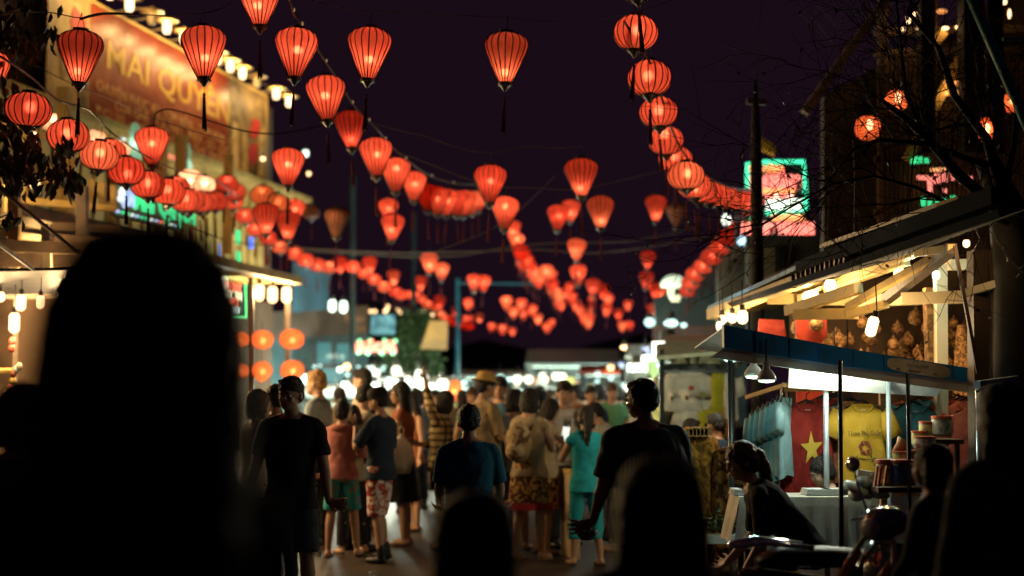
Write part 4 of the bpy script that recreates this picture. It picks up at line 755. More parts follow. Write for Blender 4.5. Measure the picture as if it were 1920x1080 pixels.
# ------------------------------------------------------------------ blue awning stall
aw = thing('market_stall', 'market stall with a sloping blue and white awning on thin posts', 'stall', Vector((2.6, 9.7, 0)))
A0, A1 = P(1357, 630, 9.4), P(1832, 705, 9.9)
def AP(u, dz=0, dy=0): return A0.lerp(A1, u) + Vector((0, dy, dz - .012 * math.sin(math.pi * u)))
M_blue = mat('blue_vinyl', (.018, .24, .66), .45, var=.3, scale=3, bump=.25, bscale=9); M_awc = mat('white_vinyl', (.62, .64, .58), .5, var=.2, scale=3, bump=.3, bscale=8)
us = [0, .12, .25, .37, .5, .62, .9, 1.0]
for k in range(7):                      # valance panels meet at sewn seams
    u0, u1 = us[k] + .001, us[k + 1] - .001; h0, h1 = .075 - .028 * us[k], .075 - .028 * us[k + 1]; j = .004 * (k % 2)
    MB().slab(AP(u0, -h0, -j), AP(u1, -h1, -j), AP(u1, h1, -j), AP(u0, h0, -j), .035).build('valance', M_blue, aw)
for k in range(1, 7): h0 = .075 - .028 * us[k]; MB().beam(AP(us[k], -h0 + .004, -.008), AP(us[k], h0 - .004, -.008), .008, .004).build('seam', mat('navy_seam', (.02, .06, .12), .6), aw)
n = 28; O = AP(.76, .0, -.006); X = (A1 - A0).normalized(); hw = (A1 - A0).length * .128
MB().prism([(math.copysign(abs(math.cos(2 * math.pi * k / n)) ** .45, math.cos(2 * math.pi * k / n)) * hw, math.copysign(abs(math.sin(2 * math.pi * k / n)) ** .6, math.sin(2 * math.pi * k / n)) * .046) for k in range(n)], .006, O + Vector((0, .004, 0)), X, UP).build('white_badge', mat('badge_cream', (.55, .55, .42), .5), aw)
M_ink = mat('navy_print', (.03, .05, .12), .5); text('lettering', 'sung99', mat('pale_blue_print', (.30, .38, .48), .5), aw, AP(.71, .003, -.012), X, UP, .036, .17, .002)
for u, w in ((.67, .03), (.72, .10), (.82, .03)): MB().beam(AP(u, -.026, -.014), AP(u + w * .45, -.026, -.014), .011, .004).build('printed_mark', M_ink, aw)
# sloping sheet behind, white underside strip and frame
MB().slab(AP(0, .06, .05), AP(1, .035, .05), AP(1, -.02, 1.5), AP(0, -.02, 1.5), .01).build('roof_sheet', M_awc, aw)
MB().slab(AP(-.045, -.155, .02), AP(.98, -.12, .02), AP(.98, -.05, .025), AP(0, -.078, .025), .02).build('white_skirt', M_awc, aw)
MB().slab(AP(.3, -.25, .5), AP(.92, -.16, .5), AP(.94, -.07, .45), AP(.3, -.1, .45), .012).build('inner_skirt', M_awc, aw)
M_post = mat('galvanised_post', (.35, .42, .44), .35, .4); M_dpost = mat('dark_steel_post', (.035, .05, .055), .35, .3)
for (x, y0, y1, d, r, m) in ((1548, 676, 930, 10.2, .02, M_post), (1575, 676, 985, 8.8, .0145, M_dpost), (1665, 690, 850, 10.2, .018, M_post), (1702, 700, 870, 9.0, .013, M_dpost), (1369, 655, 800, 10.6, .02, M_dpost), (1834, 715, 900, 9.2, .02, M_post)):
    o = P(x, y1, d); MB().tube([Vector((o.x, o.y, 0)), P(x, y0, d)], r, 8).build('post', m, aw, smooth=True)
MB().beam(P(1832, 722, 9), P(1905, 712, 9.2), .05).build('end_rail', mat('pale_blue_rail', (.3, .42, .45), .5), aw)
cb = [P(1830 + 12 * k, 735 - 8 * math.sin(k * .6) - 2 * k, 8.9) for k in range(8)]; MB().tube(cb, .008, 5).build('cable', M_cable, aw)
for i, (x, y, d) in enumerate(((1413, 690, 9.6), (1437, 697, 9.45))):
    o = P(x, y, d); t = thing('pendant_lamp', ['farther white metal pendant lamp under the blue awning', 'lower white metal pendant lamp under the blue awning'][i], 'lamp', o, 0, 'pendant lamps under the blue awning')
    MB().lathe([(.0, .07), (.022, .065), (.024, .02), (.04, .005), (.062, -.03), (.066, -.055), (.06, -.05), (.03, -.01)], 18, o).build('shade', mat('white_enamel', (.7, .75, .7), .3), t, smooth=True)
    MB().lathe([(.0, -.075), (.05, -.068), (.058, -.05)], 16, o).build('diffuser', M_bulbC, t, smooth=True)
    MB().tube([o + Vector((0, 0, .06)), o + Vector((0, 0, .22))], .006, 5).build('cord', M_cable, t); lamp('pendant_lamp_light', o - Vector((0, 0, .085)), 3.5, COOL, t, .03)
for i, (x, y, r, h) in enumerate(((1566, 702, .042, .13), (1590, 692, .05, .14))):
    bulb_thing(P(x, y, 9.9), ['cooler and lower of two big white bulbs', 'brighter of two big white bulbs'][i] + ' hanging by the stall posts', 'white bulbs in the stall', bulbglass('stall_white_glass', (.95, 1, .85), 1.6), r, h, 11, (.95, 1, .82), lname='stall_white')
# ------------------------------------------------------------------ shirts on the rail
M_hang = mat('black_hanger', (.012, .012, .012), .35); M_wrail = mat('orange_timber', (.5, .27, .08), .6, var=.2)
rl = thing('clothes_rail', 'timber clothes rail across the stall holding the shirts', 'rail', P(1620, 735, 10.7))
MB().beam(P(1465, 728, 11.0), P(1850, 726, 11.0), .05).build('rail', M_wrail, rl); MB().beam(P(1400, 745, 10.9), P(1472, 722, 10.4), .03).build('rail', M_wrail, rl)
for x in (1470, 1655, 1846): o = P(x, 1000, 11.05); MB().beam(Vector((o.x, o.y, 0)), P(x, 722, 11.05), .05).build('post', M_wrail, rl)
def shirt(x, y, d, w, L, m, label, ang=0.0, group=None, front=None, open_=0.25, sl=.2, cat='T-shirt', hang=True, thin=.05, name='hanging_shirt'):
    if 10.2 < d < 11.2: d += .28
    o = P(x, y, d); t = thing(name, label, cat, o, ang, group); c, s_ = math.cos(ang), math.sin(ang)
    X = Vector((c, s_, 0)); Y = Vector((-s_, c, 0)); g = MB(); n = 22; h = w / 2; rows = []
    prof = [(0, h * .42), (-.03, h * .62), (-.07, h * .95), (-.16, h * .93), (-.3, h * .95), (-L * .6, h * 1.0), (-L * .85, h * 1.03), (-L, h * 1.05)]
    for z, q in prof:
        ring = []
        for k in range(n):
            a = 2 * math.pi * k / n; yy = math.sin(a) * (thin * (.5 if z > -.05 else 1) + .016 * math.sin(5 * a + z * 6) * (1 if z < -.2 else .2))
            ring.append(o + X * q * math.copysign(abs(math.cos(a)) ** .8, math.cos(a)) + Y * yy + UP * (z + (.015 * math.cos(3 * a) if z == -L else 0)))
        rows.append(ring)
    vs = [v for r in rows for v in r]; fs = []
    for i in range(len(rows) - 1):
        for k in range(n): fs.append((i * n + k, i * n + (k + 1) % n, (i + 1) * n + (k + 1) % n, (i + 1) * n + k))
    g.add(vs, fs); g.build('body', m, t, smooth=True)
    for sg in (-1, 1):
        e = MB(); a = o + X * sg * h * .86 + UP * -.06; b_ = o + X * sg * (h * 1.28) + UP * -(sl + .05)
        e.loft([(a, .075, .035, X * .9 + UP * sg * .4, Y), (a.lerp(b_, .5), .085, .04, X * .8 + UP * sg * .5, Y), (b_, .09, .042, X * .8 + UP * sg * .4, Y)], 10); e.build('sleeve', m, t, smooth=True)
    nk = MB(); nk.tube([o + X * math.cos(k * .35) * h * .4 - Y * (thin * .9) + UP * (-.005 - .06 * math.sin(k * .35)) for k in range(10)], .008, 5); nk.build('collar', m, t, smooth=True)
    if hang:
        e = MB(); e.tube([o + X * -h * .7 + UP * -.035, o + UP * .03, o + X * h * .7 + UP * -.035], .009, 5); e.tube([o + UP * .03, o + UP * .07, o + UP * .085 + X * .025, o + UP * .11 + X * .01, o + UP * .09 - X * .02], .004, 4); e.build('hanger', M_hang, t)
        MB().beam(o + X * -.02 - Y * (thin * .6) + UP * -.045, o + X * .02 - Y * (thin * .6) + UP * -.045, .018, .004).build('neck_label', mat('white_tag', (.7, .7, .68), .6), t)
    if front: front(t, o, X, Y, thin)
    return t
T_teal = blotch('teal_cotton', (.10, .30, .36), (.16, .40, .46), 5, .9, bump=.9); T_red = blotch('red_cotton', (.20, .016, .012), (.27, .026, .018), 4, .9, bump=.9); T_yel = blotch('yellow_cotton', (.46, .27, .022), (.54, .33, .035), 4, .9, bump=.9); T_rust = blotch('rust_cotton', (.32, .06, .035), (.42, .10, .05), 5, .9, bump=.9); T_dteal = blotch('dark_teal_cotton', (.05, .17, .20), (.08, .24, .27), 5, .9, bump=.9); T_brn = blotch('brown_cotton', (.16, .06, .03), (.3, .12, .05), 6, .9)
def star(t, o, X, Y, th):
    pts = []
    for k in range(10): r = .105 if k % 2 == 0 else .042; a = math.pi / 2 + k * math.pi / 5 + .06; pts.append((r * math.cos(a) * .82, r * math.sin(a) * 1.25))
    MB().prism(pts, .004, o - Y * (th + .022) + UP * -.33 + X * .015, X, UP).build('star', mat('star_yellow', (.65, .45, .06), .8), t)
def lovetee(t, o, X, Y, th):
    k = mat('black_print', (.03, .02, .02), .7); O = o - Y * (th + .02)
    text('lettering', 'I Love Phú Quốc', k, t, O + UP * -.232 - X * .12, X, UP, .05, .235, .001)
    for a in range(6):
        q = math.pi / 3 * a; m_ = mat('maroon_print', (.20, .03, .03), .7)
        MB().prism([(.018 * math.cos(q), .022 * math.sin(q)), (.05 * math.cos(q - .2), .058 * math.sin(q - .2)), (.045 * math.cos(q + .8), .05 * math.sin(q + .8))], .002, O + UP * -.32, X, UP).build('emblem_petal', m_, t)
    zz = [(-.125, 0), (-.07, 0), (-.06, .025), (-.05, -.02), (-.04, .012), (-.03, 0), (.035, 0), (.045, .028), (.055, -.022), (.065, .01), (.075, 0), (.13, 0)]
    e = MB(); e.tube([O + X * a + UP * (-.405 + b_) for a, b_ in zz], .0035, 4); e.build('heartbeat_print', k, t)
def rusttee(t, o, X, Y, th):
    k = mat('black_print', 0); O = o - Y * (th + .02); text('lettering', 'I Love Phú Quốc', k, t, O + UP * -.24 - X * .12, X, UP, .05, .235, .001)
    e = MB(); e.tube([O + X * a + UP * (-.42 + b_) for a, b_ in ((-.13, 0), (-.06, 0), (-.05, .025), (-.04, -.02), (-.03, 0), (.05, 0), (.06, .02), (.07, 0), (.13, 0))], .003, 4); e.build('heartbeat_print', k, t)
shirt(1512, 757, 10.35, .40, .70, T_red, 'red T-shirt with a large yellow star hanging on the rail', 0.05, front=star)
shirt(1616, 757, 10.3, .35, .66, T_yel, 'yellow T-shirt with black writing and a heartbeat line', 0.0, front=lovetee)
shirt(1713, 760, 10.6, .42, .66, T_dteal, 'dark teal T-shirt hanging between the yellow and the rust one', .1)
shirt(1832, 765, 10.5, .46, .72, T_rust, 'rust T-shirt with black writing behind the stacked jars', -.05, front=rusttee)
for k in range(4): shirt(1545 + 7 * k, 748 - 2 * k, 10.55 + .07 * k, .40, .66, (T_red, T_rust, T_brn, T_red)[k], ['red', 'rust', 'brown', 'darker red'][k] + ' shirt layered behind the star T-shirt', .15, 'shirts layered behind the star T-shirt')
for k in range(3): shirt(1596 - 5 * k, 752, 10.45 + .07 * k, .36, .62, (T_brn, T_teal, T_rust)[k], ['brown', 'teal', 'rust'][k] + ' shirt layered behind the yellow T-shirt', .1, 'shirts layered behind the yellow T-shirt')
for k in range(5): shirt(1722 + 6 * k, 752 - 2 * k, 10.7 + .06 * k, .42, .62, (T_dteal, T_teal, T_rust, T_brn, T_rust)[k], ['dark teal', 'teal', 'rust', 'brown', 'deep rust'][k] + ' shirt layered behind the dark teal T-shirt', .12, 'shirts layered behind the dark teal T-shirt')
for k in range(4): shirt(1815 - 9 * k, 752 - 2 * k, 10.62 + .06 * k, .44, .64, (T_rust, T_red, T_brn, T_rust)[k], ['rust', 'red', 'brown', 'dull rust'][k] + ' shirt layered behind the written rust T-shirt', -.1, 'shirts layered behind the written rust T-shirt')
for k in range(7): shirt(1412 + 9.5 * k, 775 - 5 * k, 10.75 - .08 * k, .34, .58, T_teal if k % 3 else blotch('grey_teal_cotton', (.16, .28, .30), (.22, .36, .38), 5, .9), ORD[k] + ' teal tunic seen edge on, counted toward the star T-shirt', 1.2, 'teal tunics packed edge on')
# fabric stacks, gold lit
M_gold = blotch('gold_brocade', (.20, .085, .015), (.85, .42, .06), 13, .7, bump=.6, p=(.4, .62)); M_gold2 = blotch('dark_brocade', (.08, .04, .015), (.42, .22, .06), 14, .8, bump=.6)
for (x, y0, y1, w, d, m, lb) in ((1305, 812, 1010, 95, 11.2, M_gold, 'gold brocade cloth draped over a rounded stack'), (1365, 838, 1020, 64, 11.0, M_gold2, 'darker brown brocade cloth hanging beside the gold one')):
    k = d / FPXL; top = P(x, y0, d); bot = P(x, y1, d); r = w * k / 2
    t = thing('draped_cloth', lb, 'cloth', Vector((top.x, top.y, 0)))
    MB().lathe([(r * 1.2, 0.01), (r * 1.08, (bot.z) * .7), (r * 1.0, top.z * .6), (r * .95, top.z * .85), (r * .8, top.z * .97), (r * .3, top.z * 1.0), (0.01, top.z)], 28, Vector((top.x, top.y, 0)), wob=lambda q: 1 + .05 * math.sin(q * 1.9)).build('drape', m, t, smooth=True)
t = thing('folded_cloth', 'folded amber cloths lying on top of the gold brocade', 'cloth', P(1303, 812, 11.2))
for k in range(6): MB().box(P(1288 + k * 7, 811 - (k % 2) * 3, 11.1), (.05, .28, .06)).build('fold', blotch('amber_cloth', (.6, .36, .10), (.45, .25, .07), 6, .9), t)
# table, cloth, goods
TBH = P(1500, 932, 9.7).z
tb = thing('display_table', 'display table under the white cloth', 'table', Vector((1.9, 9.9, 0)))
xl, xr = P(1388, 935, 9.7).x, P(1640, 935, 9.7).x
MB().box(((xl + xr) / 2, 9.87, TBH - .03), (xr - xl, .42, .03)).build('tabletop', M_dwood, tb)
for q in ((xl + .05, 9.72), (xr - .05, 9.72), (xl + .05, 10.04), (xr - .05, 10.04)): MB().beam((q[0], q[1], 0), (q[0], q[1], TBH - .045), .04).build('leg', M_iron, tb)
tc_ = thing('tablecloth', 'white cloth draped to the knee over the display table', 'tablecloth', Vector(((xl + xr) / 2, 9.7, TBH)))
g = MB(); nx, nz = 40, 6
cl_ = []
for i in range(nx + 1):
    x = xl - .01 + (xr - xl + .02) * i / nx
    col_ = [Vector((x, 10.09, TBH + .004)), Vector((x, 9.645, TBH + .004))]
    for k in range(1, nz + 1):
        u = k / nz; col_.append(Vector((x + (-.06 * u if i < 3 else 0) * (3 - i) / 3, 9.64 - .05 * u * (1 + .35 * math.sin(i * .55) + .25 * math.sin(i * 1.37 + 1)), TBH - .34 * u + .004)))
    cl_.append(col_)
for i in range(nx):
    for k in range(nz + 1): g.add([cl_[i][k], cl_[i + 1][k], cl_[i + 1][k + 1], cl_[i][k + 1]], [(0, 1, 2, 3)])
xs_ = [Vector((xl - .012 - .075 * u * (1 + .2 * math.sin(k)), 9.63 + .46 * k / 12 , TBH + .004 - .30 * u)) for k in range(13) for u in (0, .5, 1)]
for k in range(12):
    for j in range(2): g.add([xs_[k * 3 + j], xs_[k * 3 + j + 1], xs_[k * 3 + j + 4], xs_[k * 3 + j + 3]], [(0, 1, 2, 3)])
g.build('cloth', mat('white_cloth', (.60, .58, .50), .85, var=.08, bump=.2), tc_, smooth=True)
for i, (x, y, w, h) in enumerate(((1400, 928, 60, 8), (1420, 934, 70, 6), (1532, 932, 52, 7), (1560, 928, 40, 8))):
    q = P(x, y, 9.85); k = 9.85 / FPXL; t = thing('paper_pad', ['thick white pad at the table corner', 'thin grey pad before the thick one', 'white pad under the ponytailed woman', 'white pad beside the seated girl'][i], 'paper pad', Vector((q.x, q.y, TBH + .006)))
    for j in range(3): MB().box((q.x, q.y, TBH + .014 + .014 * j), (w * k - .01 * j, .2, .012)).build('sheet', mat('pad_white', (.62, .66, .66), .8), t)
M_jlid = mat('orange_lid', (.60, .12, .04), .45); M_jlab = [blotch('jar_label_a', (.65, .55, .2), (.30, .30, .10), 12, .4), blotch('jar_label_b', (.7, .6, .4), (.15, .25, .25), 14, .4), blotch('jar_label_c', (.05, .10, .22), (.30, .30, .35), 12, .4), blotch('jar_label_d', (.5, .5, .2), (.35, .45, .15), 10, .4)]; M_glassj = mat('jar_body', (.35, .28, .18), .2)
def jar(x, yb, w, h, d, li, label):
    q = P(x, yb, d); k = d / FPXL; r = w * k / 2; H = h * k; t = thing('food_jar', label, 'jar', q, 0, 'jars stacked on the stall')
    MB().lathe([(0, 0), (r * .93, 0), (r, .012), (r, H * .82), (r * .9, H * .88), (0, H * .88)], 18, q).build('body', M_glassj, t, smooth=True)
    MB().lathe([(r * 1.012, H * .12), (r * 1.012, H * .78)], 18, q).build('label', M_jlab[li], t, smooth=True)
    MB().lathe([(0, H), (r * .98, H), (r * 1.03, H * .985), (r * 1.03, H * .865), (r * .9, H * .865)], 18, q).build('lid', M_jlid, t)
sh_ = thing('stall_shelf', 'stepped dark shelf carrying the jars', 'shelf', P(1700, 900, 9.3))
for (x0, x1, y, d) in ((1745, 1800, 822, 9.6), (1698, 1760, 846, 9.4), (1640, 1735, 912, 9.15), (1655, 1740, 864, 9.3)): a_, b2 = P(x0, y, d), P(x1, y, d); MB().box(((a_.x + b2.x) / 2, d + .06, a_.z - .02), (b2.x - a_.x, .3, .03)).build('board', M_dwood, sh_)
for x in (1798, 1742): o = P(x, 822, 9.6); MB().beam((o.x, o.y + .05, 0), (o.x, o.y + .05, o.z - .04), .03).build('post', M_dwood, sh_)
jar(1766, 818, 37, 38, 9.5, 1, 'tallest jar with an orange lid at the top of the stack'); jar(1740, 820, 32, 30, 9.55, 0, 'jar with a yellow green label beside the tallest one'); jar(1725, 836, 30, 28, 9.45, 3, 'jar with a white lid half hidden behind others'); jar(1734, 842, 40, 24, 9.3, 1, 'squat jar below the yellow green one'); jar(1692, 864, 36, 18, 9.25, 0, 'flat tin under the paper cone'); jar(1723, 862, 38, 18, 9.28, 1, 'flat tin beside the dark post'); jar(1662, 910, 36, 48, 9.1, 1, 'lower jar with orange lid beside the plastic bag'); jar(1694, 910, 46, 48, 9.05, 2, 'dark blue jar at the foot of the stack')
t = thing('paper_cone', 'orange paper cone leaning on the jars', 'paper cone', P(1690, 842, 9.3)); g = MB(); g.tube([P(1672, 848, 9.3), P(1688, 838, 9.3), P(1696, 826, 9.3)], [.004, .035, .05], 10); g.build('cone', mat('orange_paper', (.6, .3, .10), .7), t, smooth=True)
for i, (x, c) in enumerate(((1647, (.55, .06, .03)), (1658, (.6, .35, .1)), (1640, (.5, .1, .05)))): t = tag(MB().beam(P(x, 912, 9.0), P(x + 5, 874, 9.0), .035, .012).build('snack_packet', mat('packet_%d' % i, c, .35), org=P(x, 912, 9.0)), ['bright red', 'tan', 'dull red'][i] + ' packet standing before the lower jars', 'packet')
t = thing('plastic_bag', 'heap of crumpled clear plastic bags on the table end', 'plastic bag', P(1610, 935, 9.4))
g = MB()
for k in range(9):
    q = P(1590 + rnd.uniform(0, 70), 930 - rnd.uniform(0, 26), 9.4 + rnd.uniform(-.1, .1)); g.ell(q, (rnd.uniform(.05, .11), .07, rnd.uniform(.03, .05)), 14, 10, Euler((rnd.uniform(-.5, .5), rnd.uniform(-.5, .5), 0)).to_matrix())
o_ = g.build('bag', mat('clear_plastic', (.50, .56, .52), .28, spec=.7, bump=.5, bscale=14), t, smooth=True)
for i, (x, y, w) in enumerate(((1622, 888, 34), (1640, 896, 24))): t = tag(MB().box(P(x, y, 9.35), (w * 9.35 / FPXL, .1, .04), Euler((0, .15, 0)).to_matrix()).build('white_box', mat('white_card', (.65, .68, .66), .6), org=P(x, y, 9.35)), ['white card box tilted on the plastic bags', 'small grey white box beside the lower jars'][i], 'box')
# green plant
t = thing('potted_herb', 'clump of green herb leaves in a pale tray beside the gold cloth', 'plant', P(1352, 1000, 10.6)); g = MB()
for k in range(420): leaf(g, P(1352 + rnd.gauss(0, 13), 985 + rnd.gauss(0, 8), 10.6 + rnd.gauss(0, .06)), Vector((rnd.gauss(0, 1), rnd.gauss(0, 1), rnd.uniform(0, 1))), rnd.uniform(.02, .045), .022)
g.build('leaves', M_leafg, t); MB().slab(P(1325, 1004, 10.4), P(1380, 1004, 10.4), P(1380, 1000, 10.8), P(1325, 1000, 10.8), .06).build('tray', mat('pale_tray', (.45, .5, .46), .5), t)
lb_ = thing('tray_stand', 'low stand under the herb tray', 'stand', P(1352, 1010, 10.6) * Vector((1, 1, 0)))
for x in (1330, 1374): o = P(x, 1020, 10.6); MB().beam((o.x, o.y, 0), (o.x, o.y, P(x, 1010, 10.6).z - .02), .04).build('leg', M_dwood, lb_)
# ================================================================== FAR STALLS and the end of the street
def stall(name_lb, x0, x1, yt, yb, d, m, back, cat='stall'):
    t = thing('far_stall', name_lb, cat, Vector((P((x0 + x1) / 2, 700, d).x, d, 0)))
    MB().slab(P(x0, yb, d), P(x1, yb, d), P(x1 - 3, yt, d + 2), P(x0 + 3, yt, d + 2), .04).build('canopy', m, t)
    for x in (x0 + 2, x1 - 2): o = P(x, 700, d + .1); MB().tube([(o.x, o.y, 0), P(x, yb, d + .1)], .03, 6).build('post', M_dpost, t)
    a, b_ = P(x0 + 3, 760, d + 1.6), P(x1 - 3, 760, d + 1.6); MB().slab((a.x, a.y, 0), (b_.x, b_.y, 0), (b_.x, b_.y, P(0, yt + 6, d + 1.6).z), (a.x, a.y, P(0, yt + 6, d + 1.6).z), .05).build('back_wall', back, t)
    a, b_ = P(x0 + 4, 760, d + .5), P(x1 - 4, 760, d + .5); MB().box(((a.x + b_.x) / 2, d + .5, .5), (b_.x - a.x, .6, 1.0)).build('counter', mat('counter_cloth', (.03, .045, .05), .8, var=.5, scale=1.5), t)
    for k in range(int((x1 - x0) / 7)):                # stock hung and stacked across the stall
        q = P(rnd.uniform(x0 + 4, x1 - 4), 0, d + rnd.uniform(.2, 1.4)); z = rnd.uniform(1.0, P(0, yb, d).z - .25); m = GOODS[rnd.randrange(len(GOODS))]
        MB().box((q.x, q.y, z), (rnd.uniform(.12, .42), rnd.uniform(.05, .2), rnd.uniform(.12, .5)), Matrix.Rotation(rnd.uniform(-.2, .2), 3, 'Z')).build('goods', m, t)
    for k in range(int((x1 - x0) / 28)): a = P(x0 + 14 + 28 * k, yb + 6, d + .4); MB().beam(a, a + Vector((.55, .1, 0)), .035).build('tube_light', E_tube, t)
    return t
GOODS = [mat('goods_%d' % i, c, .6, var=.3, scale=9) for i, c in enumerate(((.6, .65, .6), (.25, .45, .45), (.10, .25, .28), (.5, .2, .1), (.6, .5, .15), (.04, .06, .07), (.45, .5, .5), (.2, .3, .12), (.55, .6, .6)))]
E_tube = emis('tube_light', (.75, 1, .85), 1.3)
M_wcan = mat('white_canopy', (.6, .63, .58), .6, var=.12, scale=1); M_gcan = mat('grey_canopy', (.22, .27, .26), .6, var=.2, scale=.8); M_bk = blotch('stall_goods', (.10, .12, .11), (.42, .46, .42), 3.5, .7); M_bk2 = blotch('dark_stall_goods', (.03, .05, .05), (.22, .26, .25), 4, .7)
stall('long white canopied stall behind the bearded man', 560, 690, 722, 738, 31, M_wcan, M_bk)
stall('white canopied stall under the street tree', 690, 860, 706, 722, 33, M_wcan, M_bk)
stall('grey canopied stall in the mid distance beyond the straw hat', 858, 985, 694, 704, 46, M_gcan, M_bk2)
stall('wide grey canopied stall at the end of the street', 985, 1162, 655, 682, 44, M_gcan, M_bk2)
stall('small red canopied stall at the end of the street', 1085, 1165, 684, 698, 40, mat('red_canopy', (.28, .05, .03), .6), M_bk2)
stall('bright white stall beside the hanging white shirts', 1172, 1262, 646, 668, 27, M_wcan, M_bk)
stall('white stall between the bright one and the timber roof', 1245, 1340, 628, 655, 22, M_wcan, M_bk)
WB = [(1003, 693, .1, .45, 46, 0), (970, 712, .14, .28, 42, 1), (991, 712, .14, .28, 42, 1), (1018, 706, .13, .26, 42, 1), (1042, 706, .13, .26, 42, 1), (1054, 707, .13, .28, 42, 1), (956, 712, .07, .14, 42, 2), (900, 706, .08, .16, 42, 1), (1080, 733, .08, .12, 34, 1), (1090, 757, .08, .2, 34, 1), (1145, 690, .10, .2, 40, 0), (1172, 652, .13, .14, 36, 0), (1086, 706, .08, .1, 42, 2), (1265, 690, .10, .22, 22, 1), (1293, 686, .09, .2, 21, 2), (1245, 694, .10, .2, 24, 1), (1259, 697, .06, .12, 23, 1), (1238, 724, .12, .24, 26, 1), (1216, 720, .10, .2, 26, 1), (1180, 728, .09, .18, 27, 1), (1208, 672, .10, .14, 27, 1), (1250, 655, .3, .12, 25, 1), (1195, 690, .22, .12, 27, 1), (1165, 684, .07, .1, 32, 3), (1236, 685, .05, .1, 25, 3), (1218, 605, .13, .22, 31, 2), (1258, 607, .17, .2, 29, 2), (1243, 577, .08, .16, 34, 2), (1282, 610, .07, .1, 26, 2), (1370, 670, .10, .12, 13, 2),
      (705, 700, .10, .2, 31, 1), (743, 696, .12, .26, 31, 1), (786, 701, .10, .2, 31, 1), (648, 725, .11, .22, 27, 1), (703, 727, .12, .24, 27, 1), (717, 737, .13, .22, 27, 1), (754, 726, .12, .24, 27, 1), (764, 712, .1, .16, 29, 1), (790, 720, .12, .26, 28, 1), (806, 728, .12, .24, 28, 1), (830, 722, .13, .28, 28, 1), (632, 735, .06, .12, 27, 2), (570, 712, .09, .22, 25, 2), (638, 752, .13, .2, 26, 1), (576, 705, .07, .1, 25, 2), (1322, 676, .08, .14, 20, 1), (1000, 740, .05, .1, 30, 3), (1120, 715, .06, .1, 34, 2), (1140, 735, .07, .12, 30, 1), (1204, 745, .08, .16, 26, 2), (600, 686, .05, .06, 36, 2), (650, 688, .10, .18, 32, 0), (672, 688, .05, .06, 36, 2), (720, 688, .05, .06, 36, 2), (590, 688, .05, .06, 36, 2), (1255, 640, .2, .14, 27, 2)]
mk = lambda x: 'in the white stall beyond the fair bearded man' if x < 690 else 'in the white stall under the street tree' if x < 862 else 'before the grey stall beyond the straw hat' if x < 985 else 'before the wide grey canopy at the street end' if x < 1162 else 'in the bright stalls beyond the big man'
MBC = {0: M_bulbW, 1: bulbglass('market_white_glass', (1, 1, .78), 1.25), 2: bulbglass('market_cool_glass', (.62, 1, .90), 1.05), 3: bulbglass('market_blue_glass', (.45, .55, 1), 1.1)}

for k in range(26): WB.append((rnd.uniform(565, 875), rnd.uniform(690, 742), rnd.uniform(.05, .09), rnd.uniform(.08, .16), rnd.uniform(29, 37), rnd.choice((2, 2, 1, 2))))
for k in range(16): WB.append((rnd.uniform(880, 1160), rnd.uniform(694, 735), rnd.uniform(.05, .09), rnd.uniform(.08, .16), rnd.uniform(36, 46), rnd.choice((2, 2, 1, 0))))
for k in range(9): WB.append((rnd.uniform(1170, 1335), rnd.uniform(655, 740), rnd.uniform(.04, .075), rnd.uniform(.08, .16), rnd.uniform(22, 30), rnd.choice((2, 2, 1, 3))))
WB.sort(); CNT = {}
for i, (x, y, r, h, d, c) in enumerate(WB):
    CNT[(mk(x), c)] = CNT.get((mk(x), c), 0) + 1
    bulb_thing(P(x, y, d), ORD[CNT[(mk(x), c)] - 1] + ' ' + ['warm', 'large white', 'cool white', 'bluish'][c] + ' bulb ' + mk(x) + ', balcony end first', 'bulbs shining ' + mk(x), MBC[c], r * .85, h * .85, (0 if i % 2 and r < .1 else (34, 60, 46, 8)[c] * (.4 if x > 1165 else 1)), (WARM, (.92, 1, .78), COOL, (.5, .6, 1))[c], name='market_bulb', lname='market_bulb_%d_%d' % (c, x > 1165))
t = thing('paper_lantern', 'bright orange paper lantern low behind the raised arm', 'lantern', P(853, 733, 24)); o = P(853, 733, 24)
MB().lathe([(.04, -.19), (.10, -.12), (.13, .02), (.12, .1), (.06, .17), (.03, .18)], 16, o).build('shade', OG, t, smooth=True); lamp('low_lantern_light', o + Vector((-.01, -.01, -.01)), 3, (1, .8, .5), t, .03)
# white glowing umbrella
o = P(1263, 532, 30); t = thing('glowing_umbrella', 'white glowing umbrella lamp with a curved handle beside the falling strand', 'lamp', o)
MB().lathe([(.0, .19), (.13, .165), (.22, .1), (.275, 0), (.27, -.07), (.2, -.05), (.1, -.02)], 20, o).build('shade', emis('white_glow', (.80, 1, .74), .85), t, smooth=True)
MB().tube([o + Vector((-.05, 0, -.05)), o + Vector((-.06, 0, -.22)), o + Vector((-.01, 0, -.33)), o + Vector((.08, 0, -.34)), o + Vector((.11, 0, -.25))], [.07, .065, .06, .055, .045], 10).build('handle', emis('cream_glow', (1, .95, .6), .85), t, smooth=True)
